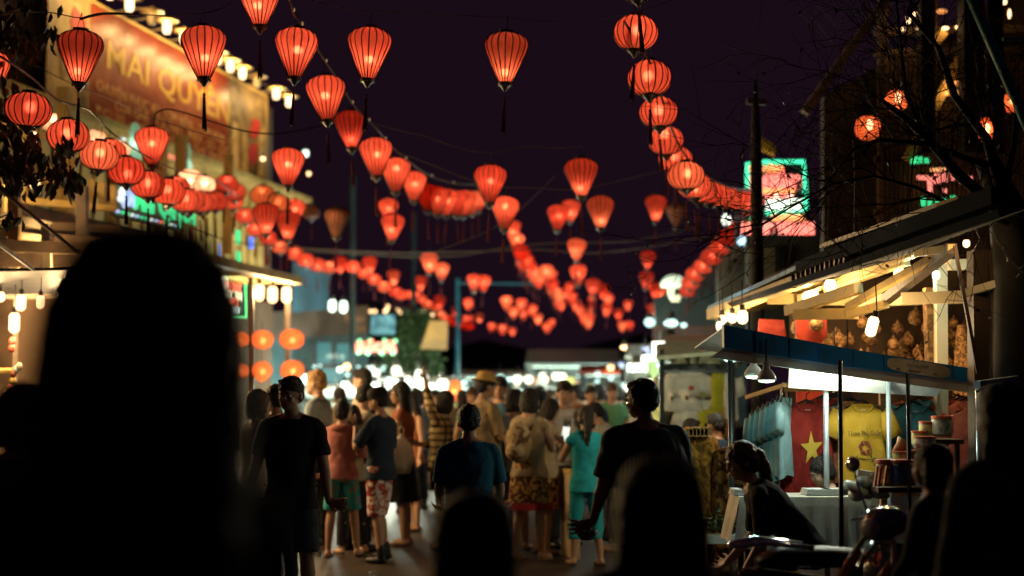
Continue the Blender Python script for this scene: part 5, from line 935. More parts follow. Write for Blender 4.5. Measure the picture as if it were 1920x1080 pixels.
# balcony house on the right, far
bh = thing('balcony_house', 'far house with a red brown railed balcony behind the stalls', 'building', Vector((P(1270, 640, 30).x, 30.5, 0)))
MB().slab(P(1228, 800, 31), P(1400, 800, 31), P(1400, 470, 31), P(1228, 560, 31), .2).build('wall', mat('far_wall', (.035, .05, .05), .7, var=.4, scale=1), bh)
for k in range(20): MB().beam(P(1226 + 6.2 * k, 643, 29), P(1226 + 6.2 * k, 615, 29), .035).build('baluster', mat('red_brown', (.16, .06, .04), .6), bh)
for y in (614, 643): MB().beam(P(1222, y, 29), P(1348, y, 29), .05).build('rail', mat('red_brown', 0), bh)
MB().slab(P(1345, 610, 25), P(1400, 600, 25), P(1400, 440, 25), P(1345, 450, 25), .1).build('shutter_wall', mat('shutter_grey', (.16, .17, .14), .7, var=.3), bh)
for k in range(9): MB().beam(P(1350 + 6 * k, 600, 24.9), P(1350 + 6 * k, 462, 24.9), .02).build('slat', mat('shutter_grey', 0), bh)
a = P(1395, 600, 19); g2 = thing('shuttered_front', 'tall pale shuttered front under the lower neon sign', 'building', Vector((P(1440, 600, 19.5).x, 19.5, 0)))
MB().slab(P(1400, 640, 19.5), P(1600, 640, 19.5), P(1600, 440, 19.5), P(1400, 440, 19.5), .1).build('wall', mat('far_wall', 0), g2)
for k in range(8): MB().beam(P(1404 + 6.6 * k, 560, 19.3), P(1404 + 6.6 * k, 464, 19.3), .03, .02).build('slat', mat('olive_slat', (.22, .22, .15), .6), g2)
tgt = thing('tiled_roof', 'dark sloping roof rising behind the timber stall', 'roof', P(1480, 510, 17))
for k in range(5): MB().slab(P(1390 + 22 * k, 545 - 9 * k, 16 - .3 * k), P(1500 + 50 * k, 500 - 16 * k, 14 - .5 * k), P(1510 + 50 * k, 488 - 16 * k, 14.6 - .5 * k), P(1398 + 22 * k, 535 - 9 * k, 16.6 - .3 * k), .03).build('roof_course', mat('roof_brown', (.08, .05, .04), .8, var=.4), tgt)
# shirts in the far right stall
for i, (x, y, w, L, m, c) in enumerate(((1295, 698, .62, .42, 'white_cotton', (.62, .66, .58)), (1262, 700, .3, .42, 'white_cotton', 0), (1346, 700, .26, .52, 'lime_cotton', (.42, .42, .03)), (1366, 700, .2, .5, 'white_cotton', 0), (1293, 760, .22, .32, 'white_cotton', 0), (1322, 760, .22, .32, 'lime_cotton', 0), (1350, 762, .2, .3, 'orange_cotton', (.5, .2, .06)), (1278, 640, .3, .4, 'teal_pale_cotton', (.3, .45, .40)), (1340, 650, .5, .4, 'teal_pale_cotton', 0))):
    shirt(x, y, 15.5 if i < 7 else 19, w, L, mat(m, c, .9), ['large white T-shirt with a tiny red mark', 'folded white T-shirt beside the large one', 'lime yellow T-shirt beside the large white one', 'narrow white T-shirt by the dark post', 'small white T-shirt in the lower row', 'small lime T-shirt in the lower row', 'small orange T-shirt in the lower row', 'pale teal shirt high in the far stall', 'wide pale teal cloth high in the far stall'][i] + ', beyond the big man', 0, 'shirts hung in the stall beyond the big man', hang=False, name='hanging_shirt', front=(lambda t, o, X, Y, th: MB().ell(o - Y * (th + .015) + UP * -.17, (.03, .006, .025), 8, 5).build('chest_mark', mat('red_mark', (.5, .06, .04), .7), t)) if i in (0, 4) else None)
sf = thing('shirt_stall', 'stall frame with hanging shirts beyond the big man', 'stall', Vector((P(1310, 700, 16).x, 16, 0)))
MB().slab(P(1230, 668, 15), P(1385, 655, 14.5), P(1385, 630, 17), P(1230, 645, 17.5), .04).build('canopy', mat('pale_green_canopy', (.3, .42, .36), .6), sf)
for x in (1240, 1372): o = P(x, 700, 15.2); MB().tube([(o.x, o.y, 0), P(x, 655, 15.2)], .03, 6).build('post', M_dpost, sf)
MB().beam(P(1240, 697, 15.5), P(1375, 697, 15.5), .03).build('rail', M_dpost, sf); MB().beam(P(1270, 758, 15.5), P(1375, 759, 15.5), .03).build('rail', M_dpost, sf)
a, b_ = P(1240, 700, 16.2), P(1378, 700, 16.2); MB().slab((a.x, 16.2, 0), (b_.x, 16.2, 0), (b_.x, 16.2, 2.0), (a.x, 16.2, 2.0), .05).build('back_wall', M_bk2, sf)
# dark mass closing the street: houses and a tree line
for i, (x0, x1, yt, d) in enumerate(((820, 1000, 660, 95), (985, 1120, 672, 110), (1105, 1300, 650, 90), (560, 830, 600, 80))):
    t = thing('far_house', ['dark far house above the straw hat', 'dark far house at the very end of the street', 'dark far house behind the bright stalls', 'dark far house behind the pink sign'][i], 'house', Vector((P((x0 + x1) / 2, 700, d).x, d, 0)))
    a, b_ = P(x0, yt, d), P(x1, yt, d); m = mat('far_dark_wall', (.03, .035, .035), .8)
    MB().slab((a.x, d, 0), (b_.x, d, 0), (b_.x, d, a.z), (a.x, d, a.z), 3).build('wall', m, t)
    MB().prism([(a.x - .5, a.z), (b_.x + .5, a.z), ((a.x + b_.x) / 2, a.z + (b_.x - a.x) * .13)], -4, Vector((0, d - .3, 0)), RX, UP).build('roof', mat('far_dark_roof', (.03, .028, .03), .9), t)
    for k in range(4): u = (k + .5) / 4; q = a.lerp(b_, u); MB().box((q.x, d - .05, a.z * .62), (.9, .06, 1.1)).build('window', mat('dim_pane', (.02, .03, .035), .2), t)
# ================================================================== PEOPLE
V = Vector
M_sk = [mat('skin_warm', (.42, .24, .15), .55, var=.08, scale=12, spec=.35), mat('skin_tan', (.33, .18, .11), .55, var=.08, scale=12, spec=.35), mat('skin_pale', (.52, .33, .23), .55, var=.08, scale=12, spec=.35)]
M_hair = mat('black_hair', (.014, .010, .009), .55, var=.5, scale=40, spec=.35, bump=.8, bscale=90); M_hairb = mat('brown_hair', (.07, .035, .018), .45, var=.4, scale=40, bump=.4); M_blond = mat('blond_hair', (.34, .19, .07), .5, var=.4, scale=35, bump=.4)
M_eyew = mat('eye_white', (.6, .58, .55), .2); M_iris = mat('eye_dark', (.02, .012, .01), .15); M_lip = mat('lip', (.32, .12, .09), .5)
TEX = bpy.data.textures.new('folds', 'CLOUDS'); TEX.noise_scale = .12
TEX2 = bpy.data.textures.new('strands', 'CLOUDS'); TEX2.noise_scale = .022
def soft(o, vox, sm=3, disp=0.0, tex=None):
    r = o.modifiers.new('r', 'REMESH'); r.mode = 'VOXEL'; r.voxel_size = vox
    if sm: q = o.modifiers.new('s', 'SMOOTH'); q.iterations = sm; q.factor = .5
    if disp: d = o.modifiers.new('d', 'DISPLACE'); d.strength = disp; d.texture = tex or TEX; d.texture_coords = 'LOCAL'; d.mid_level = .5
    BAKE.append((o, 'soft'))
def dflt(a, d0, r): return tuple(v + rnd.uniform(-q, q) for v, q in zip(a, r)) if a == d0 else a
def person(label, px, py, d, face, top, bottom, hair=('short', None), skin=0, fat=1.0, armL=(8, 12, 12), armR=(8, 12, 12), legL=(0, 3, 2), legR=(0, 3, 2), lean=0, headyaw=0, headnod=0, twist=0,
           sleeve=.5, toplen=0.0, shoes=None, vox=.0105, fem=False, hat=None, glasses=False, wristL=0, wristR=0, h=None, group=None, cat='person', extra=None, x0=None, beard=False, hood=False):
    """face: heading in degrees, 0 = away from the camera, 180 = towards it, 90 = to the picture's left. arm = (forward, out, elbow bend[, inward])"""
    armL = dflt(armL, (8, 12, 12), (9, 5, 12)); armR = dflt(armR, (8, 12, 12), (9, 5, 12)); legL = dflt(legL, (0, 3, 2), (7, 2, 2)); legR = dflt(legR, (0, 3, 2), (7, 2, 2)); headyaw = headyaw or rnd.uniform(-16, 16); headnod = headnod or rnd.uniform(-3, 10); twist = twist or rnd.uniform(-6, 6)
    q = P(px, py, d); H = h or q.z; s = H / 1.70; rz = math.radians(face)
    t = thing('person', label, cat, V((q.x, d, 0)), rz, group); base = V((q.x, d, 0)); Rz = Matrix.Rotation(rz, 3, 'Z')
    T = lambda v: base + Rz @ (v * s)
    rot = lambda ax, a: Matrix.Rotation(math.radians(a), 3, ax)
    pel = V((0, 0, .92)); RL = rot('Z', twist) @ rot('X', -lean)
    up = lambda v: pel + RL @ (v - pel)                       # upper body point after the lean
    def leg(sg, a):
        hip = V((sg * .088, 0, .89)); R1 = rot('Y', -sg * a[1]) @ rot('X', a[0]); k = hip + R1 @ V((0, 0, -.42)); R2 = rot('Y', -sg * a[1]) @ rot('X', a[0] - a[2]); an = k + R2 @ V((0, 0, -.41)); return hip, k, an
    LL, LR = leg(-1, legL), leg(1, legR); dz = min(LL[2].z, LR[2].z) - .075
    LL = [v - V((0, 0, dz)) for v in LL]; LR = [v - V((0, 0, dz)) for v in LR]; pel.z -= dz; sh = -dz
    O = V((0, 0, sh))
    def arm(sg, a):
        S = up(V((sg * .175 * (.93 if fem else 1) * (1 + (fat - 1) * .35), 0, 1.365)) + O); inw = a[3] if len(a) > 3 else 0
        R1 = RL @ rot('Z', 0) @ rot('Y', -sg * a[1]) @ rot('X', a[0]); e = S + R1 @ V((0, 0, -.285))
        R2 = RL @ rot('Y', -sg * a[1]) @ rot('X', a[0]) @ rot('Z', sg * inw) @ rot('X', a[2]); w = e + R2 @ V((0, 0, -.25)); return S, e, w, R2
    AL, AR = arm(-1, armL), arm(1, armR)
    hc = up(V((0, .0, 1.475)) + O); Rh = RL @ rot('Z', headyaw) @ rot('X', -headnod) if True else RL
    Rh = rot('Z', twist + headyaw) @ rot('X', -(headnod + lean * .5)); nk = up(V((0, -.005, 1.44)) + O); HC = nk + Rh @ V((0, .022, .155))
    hp = lambda v: HC + Rh @ v
    F = fat
    X = RL @ V((1, 0, 0)); Y = RL @ V((0, 1, 0))
    def rings(infl, zs=None):
        data = [(.83, .165, .115), (.92, .168 if fem else .158, .118), (1.02, .138 if fem else .148, .102), (1.12, .138 if fem else .152, .104), (1.24, .155 if fem else .168, .118), (1.33, .16 if fem else .178, .112), (1.395, .15 if fem else .165, .085), (1.425, .10, .065), (1.45, .06, .056)]
        out = []
        for z, rx, ry in data:
            if zs and not (zs[0] <= z <= zs[1]): continue
            f = F if z < 1.3 else 1 + (F - 1) * .5; off = V((0, .02 * (F - 1) * 4 if z < 1.2 else 0, 0))
            xx, yy = (V((1, 0, 0)), V((0, 1, 0))) if z < .93 else (X, Y)
            c = up(V((0, 0, z)) + O + off) if z >= .92 else V((0, 0, z)) + O
            out.append((T(c), (rx * f + infl) * s, (ry * f * (1.08 if F > 1.1 else 1) + infl) * s, Rz @ xx, Rz @ yy))
        return out
    # ---- body
    g = MB(); g.loft(rings(0), 20)
    g.cap(T(nk - RL @ V((0, 0, .03))), T(nk + Rh @ V((0, .008, .07))), .056 * s, .052 * s, 12)
    for A_ in (AL, AR): g.cap(T(nk + RL @ V((0, -.012, .012))), T(A_[0].lerp(A_[1], .02) + V((0, 0, .012))), .044 * s, .046 * s, 10)
    B = (Rz @ Rh)
    def he(c, r): g.ell(T(hp(V(c))), [x * s for x in r], 14, 10, B)
    he((0, -.008, .018), (.079, .096, .100)); he((0, .028, -.045), (.062, .064, .068)); he((0, .058, -.082), (.028, .026, .022))   # skull, jaw, chin
    he((0, .082, .012), (.045, .016, .012)); he((0, .094, -.022), (.013, .016, .014)); he((0, .086, -.004), (.008, .014, .024))       # brow, nose
    he((0, .080, -.052), (.024, .012, .009)); he((-.034, .068, -.028), (.022, .018, .018)); he((.034, .068, -.028), (.022, .018, .018))
    for sg in (-1, 1): he((sg * .081, -.008, -.012), (.011, .020, .032))
    for sg, A, wr in ((-1, AL, wristL), (1, AR, wristR)):
        S, e, w, R2 = A; S2 = S.lerp(e, .06)
        g.cap(T(S2), T(e), .050 * s * (1 + (F - 1) * .6), .038 * s * F ** .5, 12); m = e.lerp(w, .3); g.cap(T(e), T(m), .038 * s, .039 * s * F ** .5, 12); g.cap(T(m), T(w), .038 * s, .025 * s, 12)
        Rw = R2 @ rot('Y', sg * -62) @ rot('X', wr)                                    # hand: palm turned to the thigh
        hq = lambda v: T(w + Rw @ v)
        g.loft([(hq(V((0, 0, .01))), .024 * s, .017 * s, Rz @ (Rw @ V((1, 0, 0))), Rz @ (Rw @ V((0, 1, 0)))), (hq(V((0, 0, -.04))), .037 * s, .0155 * s, Rz @ (Rw @ V((1, 0, 0))), Rz @ (Rw @ V((0, 1, 0)))), (hq(V((0, 0, -.088))), .040 * s, .0135 * s, Rz @ (Rw @ V((1, 0, 0))), Rz @ (Rw @ V((0, 1, 0))))], 12)
        for k, (fx, L) in enumerate(((-.033, .058), (-.011, .072), (.012, .076), (.034, .066))):
            a = V((fx, 0, -.082)); b_ = a + V((fx * .28, .012, -L * .55)); c = b_ + V((fx * .1, .026, -L * .42))
            g.tube([hq(a), hq(b_), hq(c), hq(c + V((0, .003, -.004)))], [.0098 * s, .0092 * s, .0078 * s, .004 * s], 7)
        a = V((sg * -.026 if False else .028, .004, -.025)); g.tube([hq(a), hq(a + V((.026, .014, -.028))), hq(a + V((.032, .03, -.058))), hq(a + V((.032, .032, -.062)))], [.0135 * s, .0115 * s, .0095 * s, .005 * s], 7)
    for sg, Lg in ((-1, LL), (1, LR)):
        hip, k, an = Lg
        g.cap(T(hip), T(k), .080 * s * F ** .6, .052 * s, 14); c = k.lerp(an, .3) + V((0, -.012, 0)); g.cap(T(k), T(c), .05 * s, .054 * s, 12); g.cap(T(c), T(an), .052 * s, .034 * s, 12)
        f = an + V((sg * .01, .045, -.045)); g.ell(T(f), (.042 * s, .118 * s, .03 * s), 14, 8, Rz); g.ell(T(an + V((0, -.025, -.035))), (.034 * s, .04 * s, .04 * s), 10, 8, Rz)
    bd = g.build('body', M_sk[skin], t); soft(bd, vox * (1 if vox > .008 else 1), 3)
    # ---- face details
    for sg in (-1, 1):
        e = MB(); e.k = 0; e.ell(T(hp(V((sg * .031, .072, -.004)))), (.013 * s, .011 * s, .0085 * s), 10, 8, B); e.k = 1; e.ell(T(hp(V((sg * .031, .0805, -.004)))), (.006 * s, .004 * s, .006 * s), 8, 6, B); e.build('eye', [M_eyew, M_iris], t, smooth=True)
        e = MB(); e.tube([T(hp(V((sg * .014, .099, .016)))), T(hp(V((sg * .032, .098, .021)))), T(hp(V((sg * .052, .084, .015))))], [.003 * s, .004 * s, .002 * s], 6); e.build('eyebrow', M_hair, t)
    e = MB(); e.ell(T(hp(V((0, .090, -.052)))), (.021 * s, .007 * s, .0065 * s), 10, 6, B); e.build('mouth', M_lip, t, smooth=True)
    # ---- top
    if top:
        g = MB(); lo = .83 - toplen
        rr = rings(.016 + (.006 if F > 1.1 else 0), (.9, 1.43)); c0 = V((0, 0, lo)) + O; fl = 1.06
        g.loft([(T(c0 if lean < 25 else c0.lerp(up(c0), .5)), (.170 * F * fl + .016) * s, (.122 * F * fl + .016) * s, Rz @ V((1, 0, 0)), Rz @ V((0, 1, 0)))] + rr, 24)
        if sleeve > 0:
            for sg, A in ((-1, AL), (1, AR)):
                S, e, w, R2 = A; g.cap(T(nk + RL @ V((sg * .03, -.01, -.012))), T(S + V((0, 0, .008))), .046 * s, .056 * s * (1 + (F - 1) * .5), 12); g.ell(T(S.lerp(e, .08)), .062 * s * (1 + (F - 1) * .5), 12, 8)
                if sleeve <= 1: E = S.lerp(e, sleeve); g.tube([T(S), T(S.lerp(e, sleeve * .5)), T(E)], [.064 * s * F ** .5, .062 * s * F ** .5, .063 * s * F ** .5], 14)
                else: E = e.lerp(w, min(1, sleeve - 1)); g.tube([T(S), T(S.lerp(e, .6)), T(e), T(E)], [.064 * s * F ** .5, .058 * s, .052 * s, .043 * s], 14)
        o = g.build('top', top, t); soft(o, max(vox, .010), 3, .026 * s)
        c = MB(); nb = nk - RL @ V((0, 0, .02)); c.tube([T(nb + RL @ V((.062 * math.cos(a), .056 * math.sin(a) + .004, -.012 * math.sin(a)))) for a in [k * .524 for k in range(13)]], .011 * s, 7); c.build('collar', top, t, smooth=True)
    # ---- bottom
    if bottom:
        kind, bm = bottom[0], bottom[1]; g = MB()
        if kind == 'skirt':
            L = bottom[2]; zb = .90 - L
            g.loft([(T(V((0, 0, zb)) + O), .225 * F * s, .185 * F * s, Rz @ V((1, 0, 0)), Rz @ V((0, 1, 0))), (T(V((0, 0, (zb + .9) / 2)) + O), .20 * F * s, .155 * F * s, Rz @ V((1, 0, 0)), Rz @ V((0, 1, 0))), (T(V((0, 0, .90)) + O), .172 * F * s, .13 * F * s, Rz @ V((1, 0, 0)), Rz @ V((0, 1, 0))), (T(V((0, 0, 1.0)) + O), .15 * F * s, .115 * F * s, Rz @ V((1, 0, 0)), Rz @ V((0, 1, 0)))], 24)
        else:
            g.loft(rings(.008, (.82, 1.03)), 20)
            for sg, Lg in ((-1, LL), (1, LR)):
                hip, k, an = Lg; hs = hip + V((0, 0, .0))
                if kind == 'shorts': u = bottom[2]; E = hip.lerp(k, u) if u <= 1 else k.lerp(an, u - 1); g.tube([T(hs + V((0, 0, .05))), T(hip.lerp(k, .45)), T(E)], [.094 * s * F ** .6, .094 * s * F ** .5, .092 * s], 16)
                else: g.tube([T(hs + V((0, 0, .05))), T(hip.lerp(k, .5)), T(k), T(k.lerp(an, .5)), T(k.lerp(an, bottom[2]))], [.092 * s * F ** .6, .084 * s, .068 * s, .064 * s, .060 * s], 16)
        o = g.build('skirt' if kind == 'skirt' else 'shorts' if kind == 'shorts' else 'trousers', bm, t); soft(o, max(vox, .010), 3, .022 * s)
        if len(bottom) > 3:
            zb = .90 - bottom[2]; g = MB(); g.lathe([(.236 * F * s, zb * s + sh * s - .002), (.232 * F * s, (zb + .07) * s + sh * s)], 24, base); o = g.build('hem_band', bottom[3], t, smooth=True)
    # ---- shoes
    if shoes:
        for sg, Lg in ((-1, LL), (1, LR)):
            an = Lg[2]; f = an + V((sg * .01, .045, -.045)); g = MB()
            if shoes[0] == 'sandal':
                g.ell(T(f + V((0, 0, -.026))), (.047 * s, .128 * s, .011 * s), 14, 6, Rz); g.tube([T(f + V((-.04, .02, -.01))), T(f + V((0, .06, .03))), T(f + V((.04, .02, -.01)))], .007 * s, 6); g.build('sandal', shoes[1], t, smooth=True)
            else:
                g.ell(T(f + V((0, .004, -.004))), (.05 * s, .132 * s, .042 * s), 14, 8, Rz)
                g.cap(T(an + V((0, -.015, -.04))), T(an + V((0, -.005, .07 if shoes[0] == 'boot' else .0))), .050 * s, .046 * s, 12); o = g.build('shoe', shoes[1], t); soft(o, .010, 2)
    # ---- hair
    hk = hair[0]; hm = hair[1] or M_hair
    if hk != 'bald':
        g = MB()
        def hh(c, r): g.ell(T(hp(V(c))), [x * s for x in r], 16, 10, B)
        if hk == 'short': hh((0, -.018, .042), (.089, .104, .094)); hh((0, -.055, .0), (.081, .064, .075)); hh((0, .03, .094), (.068, .062, .032))
        else:
            hh((0, -.02, .042), (.092, .106, .096)); hh((0, -.058, -.005), (.085, .066, .09))
            for sg in (-1, 1): hh((sg * .066, -.01, -.01), (.022, .05, .06))
        if hk == 'mane':
            rr_ = [(.138, .012), (.134, .045), (.118, .078), (.085, .104), (.03, .122), (-.05, .130), (-.18, .132), (-.30, .131), (-.42, .122), (-.5, .10)]
            g.loft([(T(HC + (Rh @ V((0, -.02, z)))), a * s, a * s * .98, Rz @ V((1, 0, 0)), Rz @ V((0, 1, 0))) for z, a in rr_], 20)
        if hk == 'bun': hh((0, -.075, .10), (.052, .05, .052))
        if hk == 'ponytail':
            g.tube([T(hp(V((0, -.085, .05)))), T(hp(V((0, -.13, .02)))), T(hp(V((.01, -.14, -.10)))), T(hp(V((.0, -.13, -.24)))), T(hp(V((.0, -.115, -.36))))], [.03 * s, .042 * s, .046 * s, .036 * s, .012 * s], 12)
        if hk == 'long':
            L = hair[2] if len(hair) > 2 else .3
            for k in range(9):
                a = math.pi * (k / 8) + math.pi; c = V((.07 * math.cos(a), .055 * math.sin(a) - .02, 0))
                p2 = HC + Rh @ (c * 1.18 + V((0, 0, -.12))); g.tube([T(hp(c + V((0, 0, .05)))), T(p2), T(p2 + RL @ V((c.x * .45, -.012, -L * .5))), T(p2 + RL @ V((c.x * .5, -.02, -L)))], [.034 * s, .036 * s, .033 * s, .014 * s], 8)
        if hk == 'bob':
            for k in range(9):
                a = math.pi * (k / 8) + math.pi; c = V((.074 * math.cos(a), .06 * math.sin(a) - .015, 0)); g.tube([T(hp(c + V((0, 0, .05)))), T(hp(c * 1.2 + V((0, 0, -.05)))), T(hp(c * 1.12 + V((0, 0, -.12))))], [.034 * s, .035 * s, .016 * s], 8)
        o = g.build('hair', hm, t); soft(o, .009, 1, .022 * s, TEX2)
    if beard:
        g = MB(); g.ell(T(hp(V((0, .045, -.075)))), (.056 * s, .05 * s, .042 * s), 14, 8, B); o = g.build('beard', hm, t); soft(o, .008, 1, .008, TEX2)
    if hood: g = MB(); g.tube([T(nk + RL @ V((.09 * math.cos(a), .075 * math.sin(a) - .03, -.02))) for a in [math.pi + k * .349 for k in range(10)]], [.02 * s] + [.036 * s] * 8 + [.02 * s], 10); g.build('hood', top, t, smooth=True)
    if hat:
        g = MB(); pr = [(.13, .062), (.132, .07), (.092, .078), (.088, .11), (.078, .15), (.05, .165), (0, .168)] if hat[0] == 'brim' else [(.094, .055), (.096, .09), (.08, .135), (.045, .155), (0, .158)]
        n = 24; vs = [T(hp(V((r * math.cos(2 * math.pi * k / n), r * 1.12 * math.sin(2 * math.pi * k / n) - .015, z - .012)))) for r, z in pr for k in range(n)]
        g.add(vs, [(i * n + k, i * n + (k + 1) % n, (i + 1) * n + (k + 1) % n, (i + 1) * n + k) for i in range(len(pr) - 1) for k in range(n)])
        if hat[0] == 'cap': g.slab(T(hp(V((-.06, .09, .052)))), T(hp(V((.06, .09, .052)))), T(hp(V((.045, .17, .036)))), T(hp(V((-.045, .17, .036)))), .006)
        g.build('hat', hat[1], t, smooth=True)
    if glasses:
        g = MB()
        for sg in (-1, 1):
            g.tube([T(hp(V((sg * .033 + .022 * math.cos(a), .098, -.004 + .017 * math.sin(a))))) for a in [k * .5236 for k in range(13)]], .0022 * s, 5); g.tube([T(hp(V((sg * .055, .098, 0)))), T(hp(V((sg * .080, .05, 0)))), T(hp(V((sg * .082, -.02, -.005))))], .0024 * s, 5)
        g.tube([T(hp(V((-.011, .098, 0)))), T(hp(V((.011, .098, 0))))], .002 * s, 5); g.build('glasses', mat('metal_frame', (.3, .3, .3), .15, .9), t)
    t['hp'] = 0; del t['hp']
    return dict(t=t, T=T, hp=hp, AL=AL, AR=AR, up=up, O=O, s=s, Rz=Rz, RL=RL, base=base, nk=nk, LL=LL, LR=LR)
C = lambda n, c, **k: mat(n, c, .9, var=.12, scale=7, bump=.15, spec=.15, bscale=220, **k)
BLK = C('black_cotton', (.018, .016, .018)); NAVY = C('navy_cotton', (.022, .035, .055)); GREY = C('grey_cotton', (.20, .25, .28)); TAN = C('tan_linen', (.28, .20, .11)); PINK = C('pink_fleece', (.42, .16, .14)); WHT = C('white_tank', (.55, .52, .45)); TEAL = C('teal_linen', (.02, .30, .34)); BPOL = C('blue_polo', (.02, .10, .16)); DEN = C('dark_denim', (.035, .04, .055)); BEI = C('beige_cotton', (.34, .27, .17)); RUS = C('rust_dress', (.28, .10, .05)); DTR = C('dark_trousers', (.02, .02, .024)); CREAM = C('cream_cotton', (.45, .40, .30)); BLUE = C('blue_cotton', (.05, .13, .22)); DGR = C('dark_grey_cotton', (.05, .05, .055)); GRN = C('green_cotton', (.10, .22, .10))
FLO = blotch('red_white_floral', (.65, .58, .52), (.36, .05, .03), 13, .85, c2=(.20, .03, .03), p=(.46, .55)); TFL = blotch('teal_floral', (.02, .28, .30), (.25, .16, .10), 15, .85, c2=(.03, .2, .22), p=(.5, .6)); BFL = blotch('brown_floral', (.07, .03, .015), (.50, .28, .08), 17, .85, p=(.48, .56)); REDH = C('red_hem', (.32, .03, .03))
def plaid():
    m = blotch('plaid_shirt', (.42, .32, .16), (.42, .32, .16), 5); nt_ = m.node_tree; b = nt_.nodes['Principled BSDF']; tc = nt_.nodes.new('ShaderNodeTexCoord'); acc = None
    for ax in ('X', 'Z'):
        w = nt_.nodes.new('ShaderNodeTexWave'); w.bands_direction = ax; w.inputs['Scale'].default_value = 4.2; nt_.links.new(tc.outputs['Object'], w.inputs[0]); r = nt_.nodes.new('ShaderNodeValToRGB'); r.color_ramp.elements[0].position = .55; r.color_ramp.elements[1].position = .75; r.color_ramp.elements[0].color = (1, 1, 1, 1); r.color_ramp.elements[1].color = (.28, .25, .22, 1); nt_.links.new(w.outputs['Fac'], r.inputs[0])
        if acc is None: acc = r.outputs[0]
        else: mx = nt_.nodes.new('ShaderNodeMixRGB'); mx.blend_type = 'MULTIPLY'; mx.inputs[0].default_value = 1; nt_.links.new(acc, mx.inputs[1]); nt_.links.new(r.outputs[0], mx.inputs[2]); acc = mx.outputs[0]
    m2 = nt_.nodes.new('ShaderNodeMixRGB'); m2.blend_type = 'MULTIPLY'; m2.inputs[0].default_value = 1; m2.inputs[1].default_value = (.5, .38, .18, 1); nt_.links.new(acc, m2.inputs[2]); nt_.links.new(m2.outputs[0], b.inputs['Base Color']); return m
PLAID = plaid(); STRIPE = blotch('striped_shirt', (.018, .024, .028), (.075, .10, .11), 16, .8, 'X', p=(.62, .8))
SAN = mat('dark_sandal', (.03, .02, .018), .6); SANL = mat('tan_sandal', (.35, .22, .12), .6); BOOT = mat('black_shoe', (.015, .014, .014), .5); STRAW = mat('straw', (.45, .29, .08), .8, var=.25, scale=40, bump=.4)
M_rub0 = mat('stool_plastic', (.03, .03, .04), .5)
# --- people standing in the street
p1 = person('dark backlit man in a short sleeved shirt and frayed shorts standing with arms hanging', 548, 715, 10.2, 180, BLK, ('shorts', DEN, .93), fat=1.05, armL=(6, 13, 14), armR=(2, 15, 10), legL=(2, 4, 4), legR=(-2, 5, 2), sleeve=.72, toplen=.03, shoes=('sandal', SAN), vox=.007, skin=1)
g = MB()
for k in range(120):
    Lg = (p1['LL'], p1['LR'])[k % 2]; e = Lg[0].lerp(Lg[1], .93); a = rnd.uniform(0, 6.28); q = p1['T'](e + V((.098 * math.cos(a), .098 * math.sin(a), 0))); g.tube([q, q + V((rnd.gauss(0, .006), rnd.gauss(0, .006), -rnd.uniform(.015, .05)))], .0016, 3)
tag(g.build('frayed_hem', mat('denim_thread', (.10, .13, .15), .9), p1['t']), kind='stuff')
person('bearded man in black cap and red and white floral shorts, hand at his mouth', 715, 733, 14.2, 62, NAVY, ('shorts', FLO, 1.05), ('short', None), armL=(35, 6, 128, 20), armR=(2, 8, 10), legL=(-4, 4, 6), legR=(14, 5, 22), sleeve=.9, toplen=.02, shoes=('boot', BOOT), hat=('cap', BLK), skin=0, beard=True, headnod=10, fat=1.04)
person('girl in a pink hoodie and teal floral shorts seen from behind with her hair up', 642, 757, 14.6, -10, PINK, ('shorts', TFL, .92), ('bun', None), armL=(28, 8, 55, 20), armR=(30, 9, 60, 20), legL=(-3, 3, 2), legR=(10, 5, 8), sleeve=1.7, fem=True, shoes=('sandal', SAN), hood=True, skin=0, toplen=-.02)
person('bearded fair haired man in a grey T-shirt looking down the street', 598, 701, 15.6, 78, GREY, ('trousers', DTR, .95), ('short', M_blond), skin=2, beard=True, armL=(10, 8, 20), armR=(5, 10, 12), sleeve=.6, shoes=('boot', BOOT))
person('woman with reddish hair in a pale top half hidden behind the dark man', 484, 738, 11.6, -40, CREAM, ('shorts', DTR, .8), ('bob', M_hairb), fem=True, armL=(20, 8, 40), armR=(30, 20, 60), sleeve=.55, shoes=('sandal', SAN), skin=0)
person('person in a light shirt with a raised strap behind the dark man', 520, 728, 12.2, 30, GREY, ('trousers', DTR, .95), fat=1.05, armL=(40, 30, 80), armR=(5, 10, 10), sleeve=.6, shoes=('boot', BOOT), skin=1)
person('dark haired man in glasses and a pale shirt beyond the girl in pink', 684, 696, 17.5, 80, CREAM, ('trousers', DTR, .95), glasses=True, sleeve=.6, shoes=('boot', BOOT), skin=2)
person('short haired person in a cream shirt bending beside the girl in pink', 668, 726, 15.2, -60, CREAM, ('trousers', DTR, .95), sleeve=.5, lean=8, shoes=('boot', BOOT), skin=0)
person('person with a dark bob partly hidden by the man in floral shorts', 660, 765, 15.0, 40, BEI, ('trousers', DTR, .95), ('bob', None), fem=True, sleeve=.5, shoes=('sandal', SAN), skin=0)
person('woman with long dark hair and glasses in a rust dress facing the floral shorts', 755, 722, 15.8, 85, RUS, ('skirt', DTR, .45), ('long', None, .36), fem=True, glasses=True, armL=(15, 6, 40), armR=(10, 8, 30), sleeve=.15, shoes=('sandal', SAN), skin=0)
person('woman with dark hair and bare shoulders farther behind the rust dress', 776, 742, 17.5, 120, RUS, ('skirt', DTR, .5), ('long', None, .25), fem=True, sleeve=0.0, shoes=('sandal', SAN), skin=0)
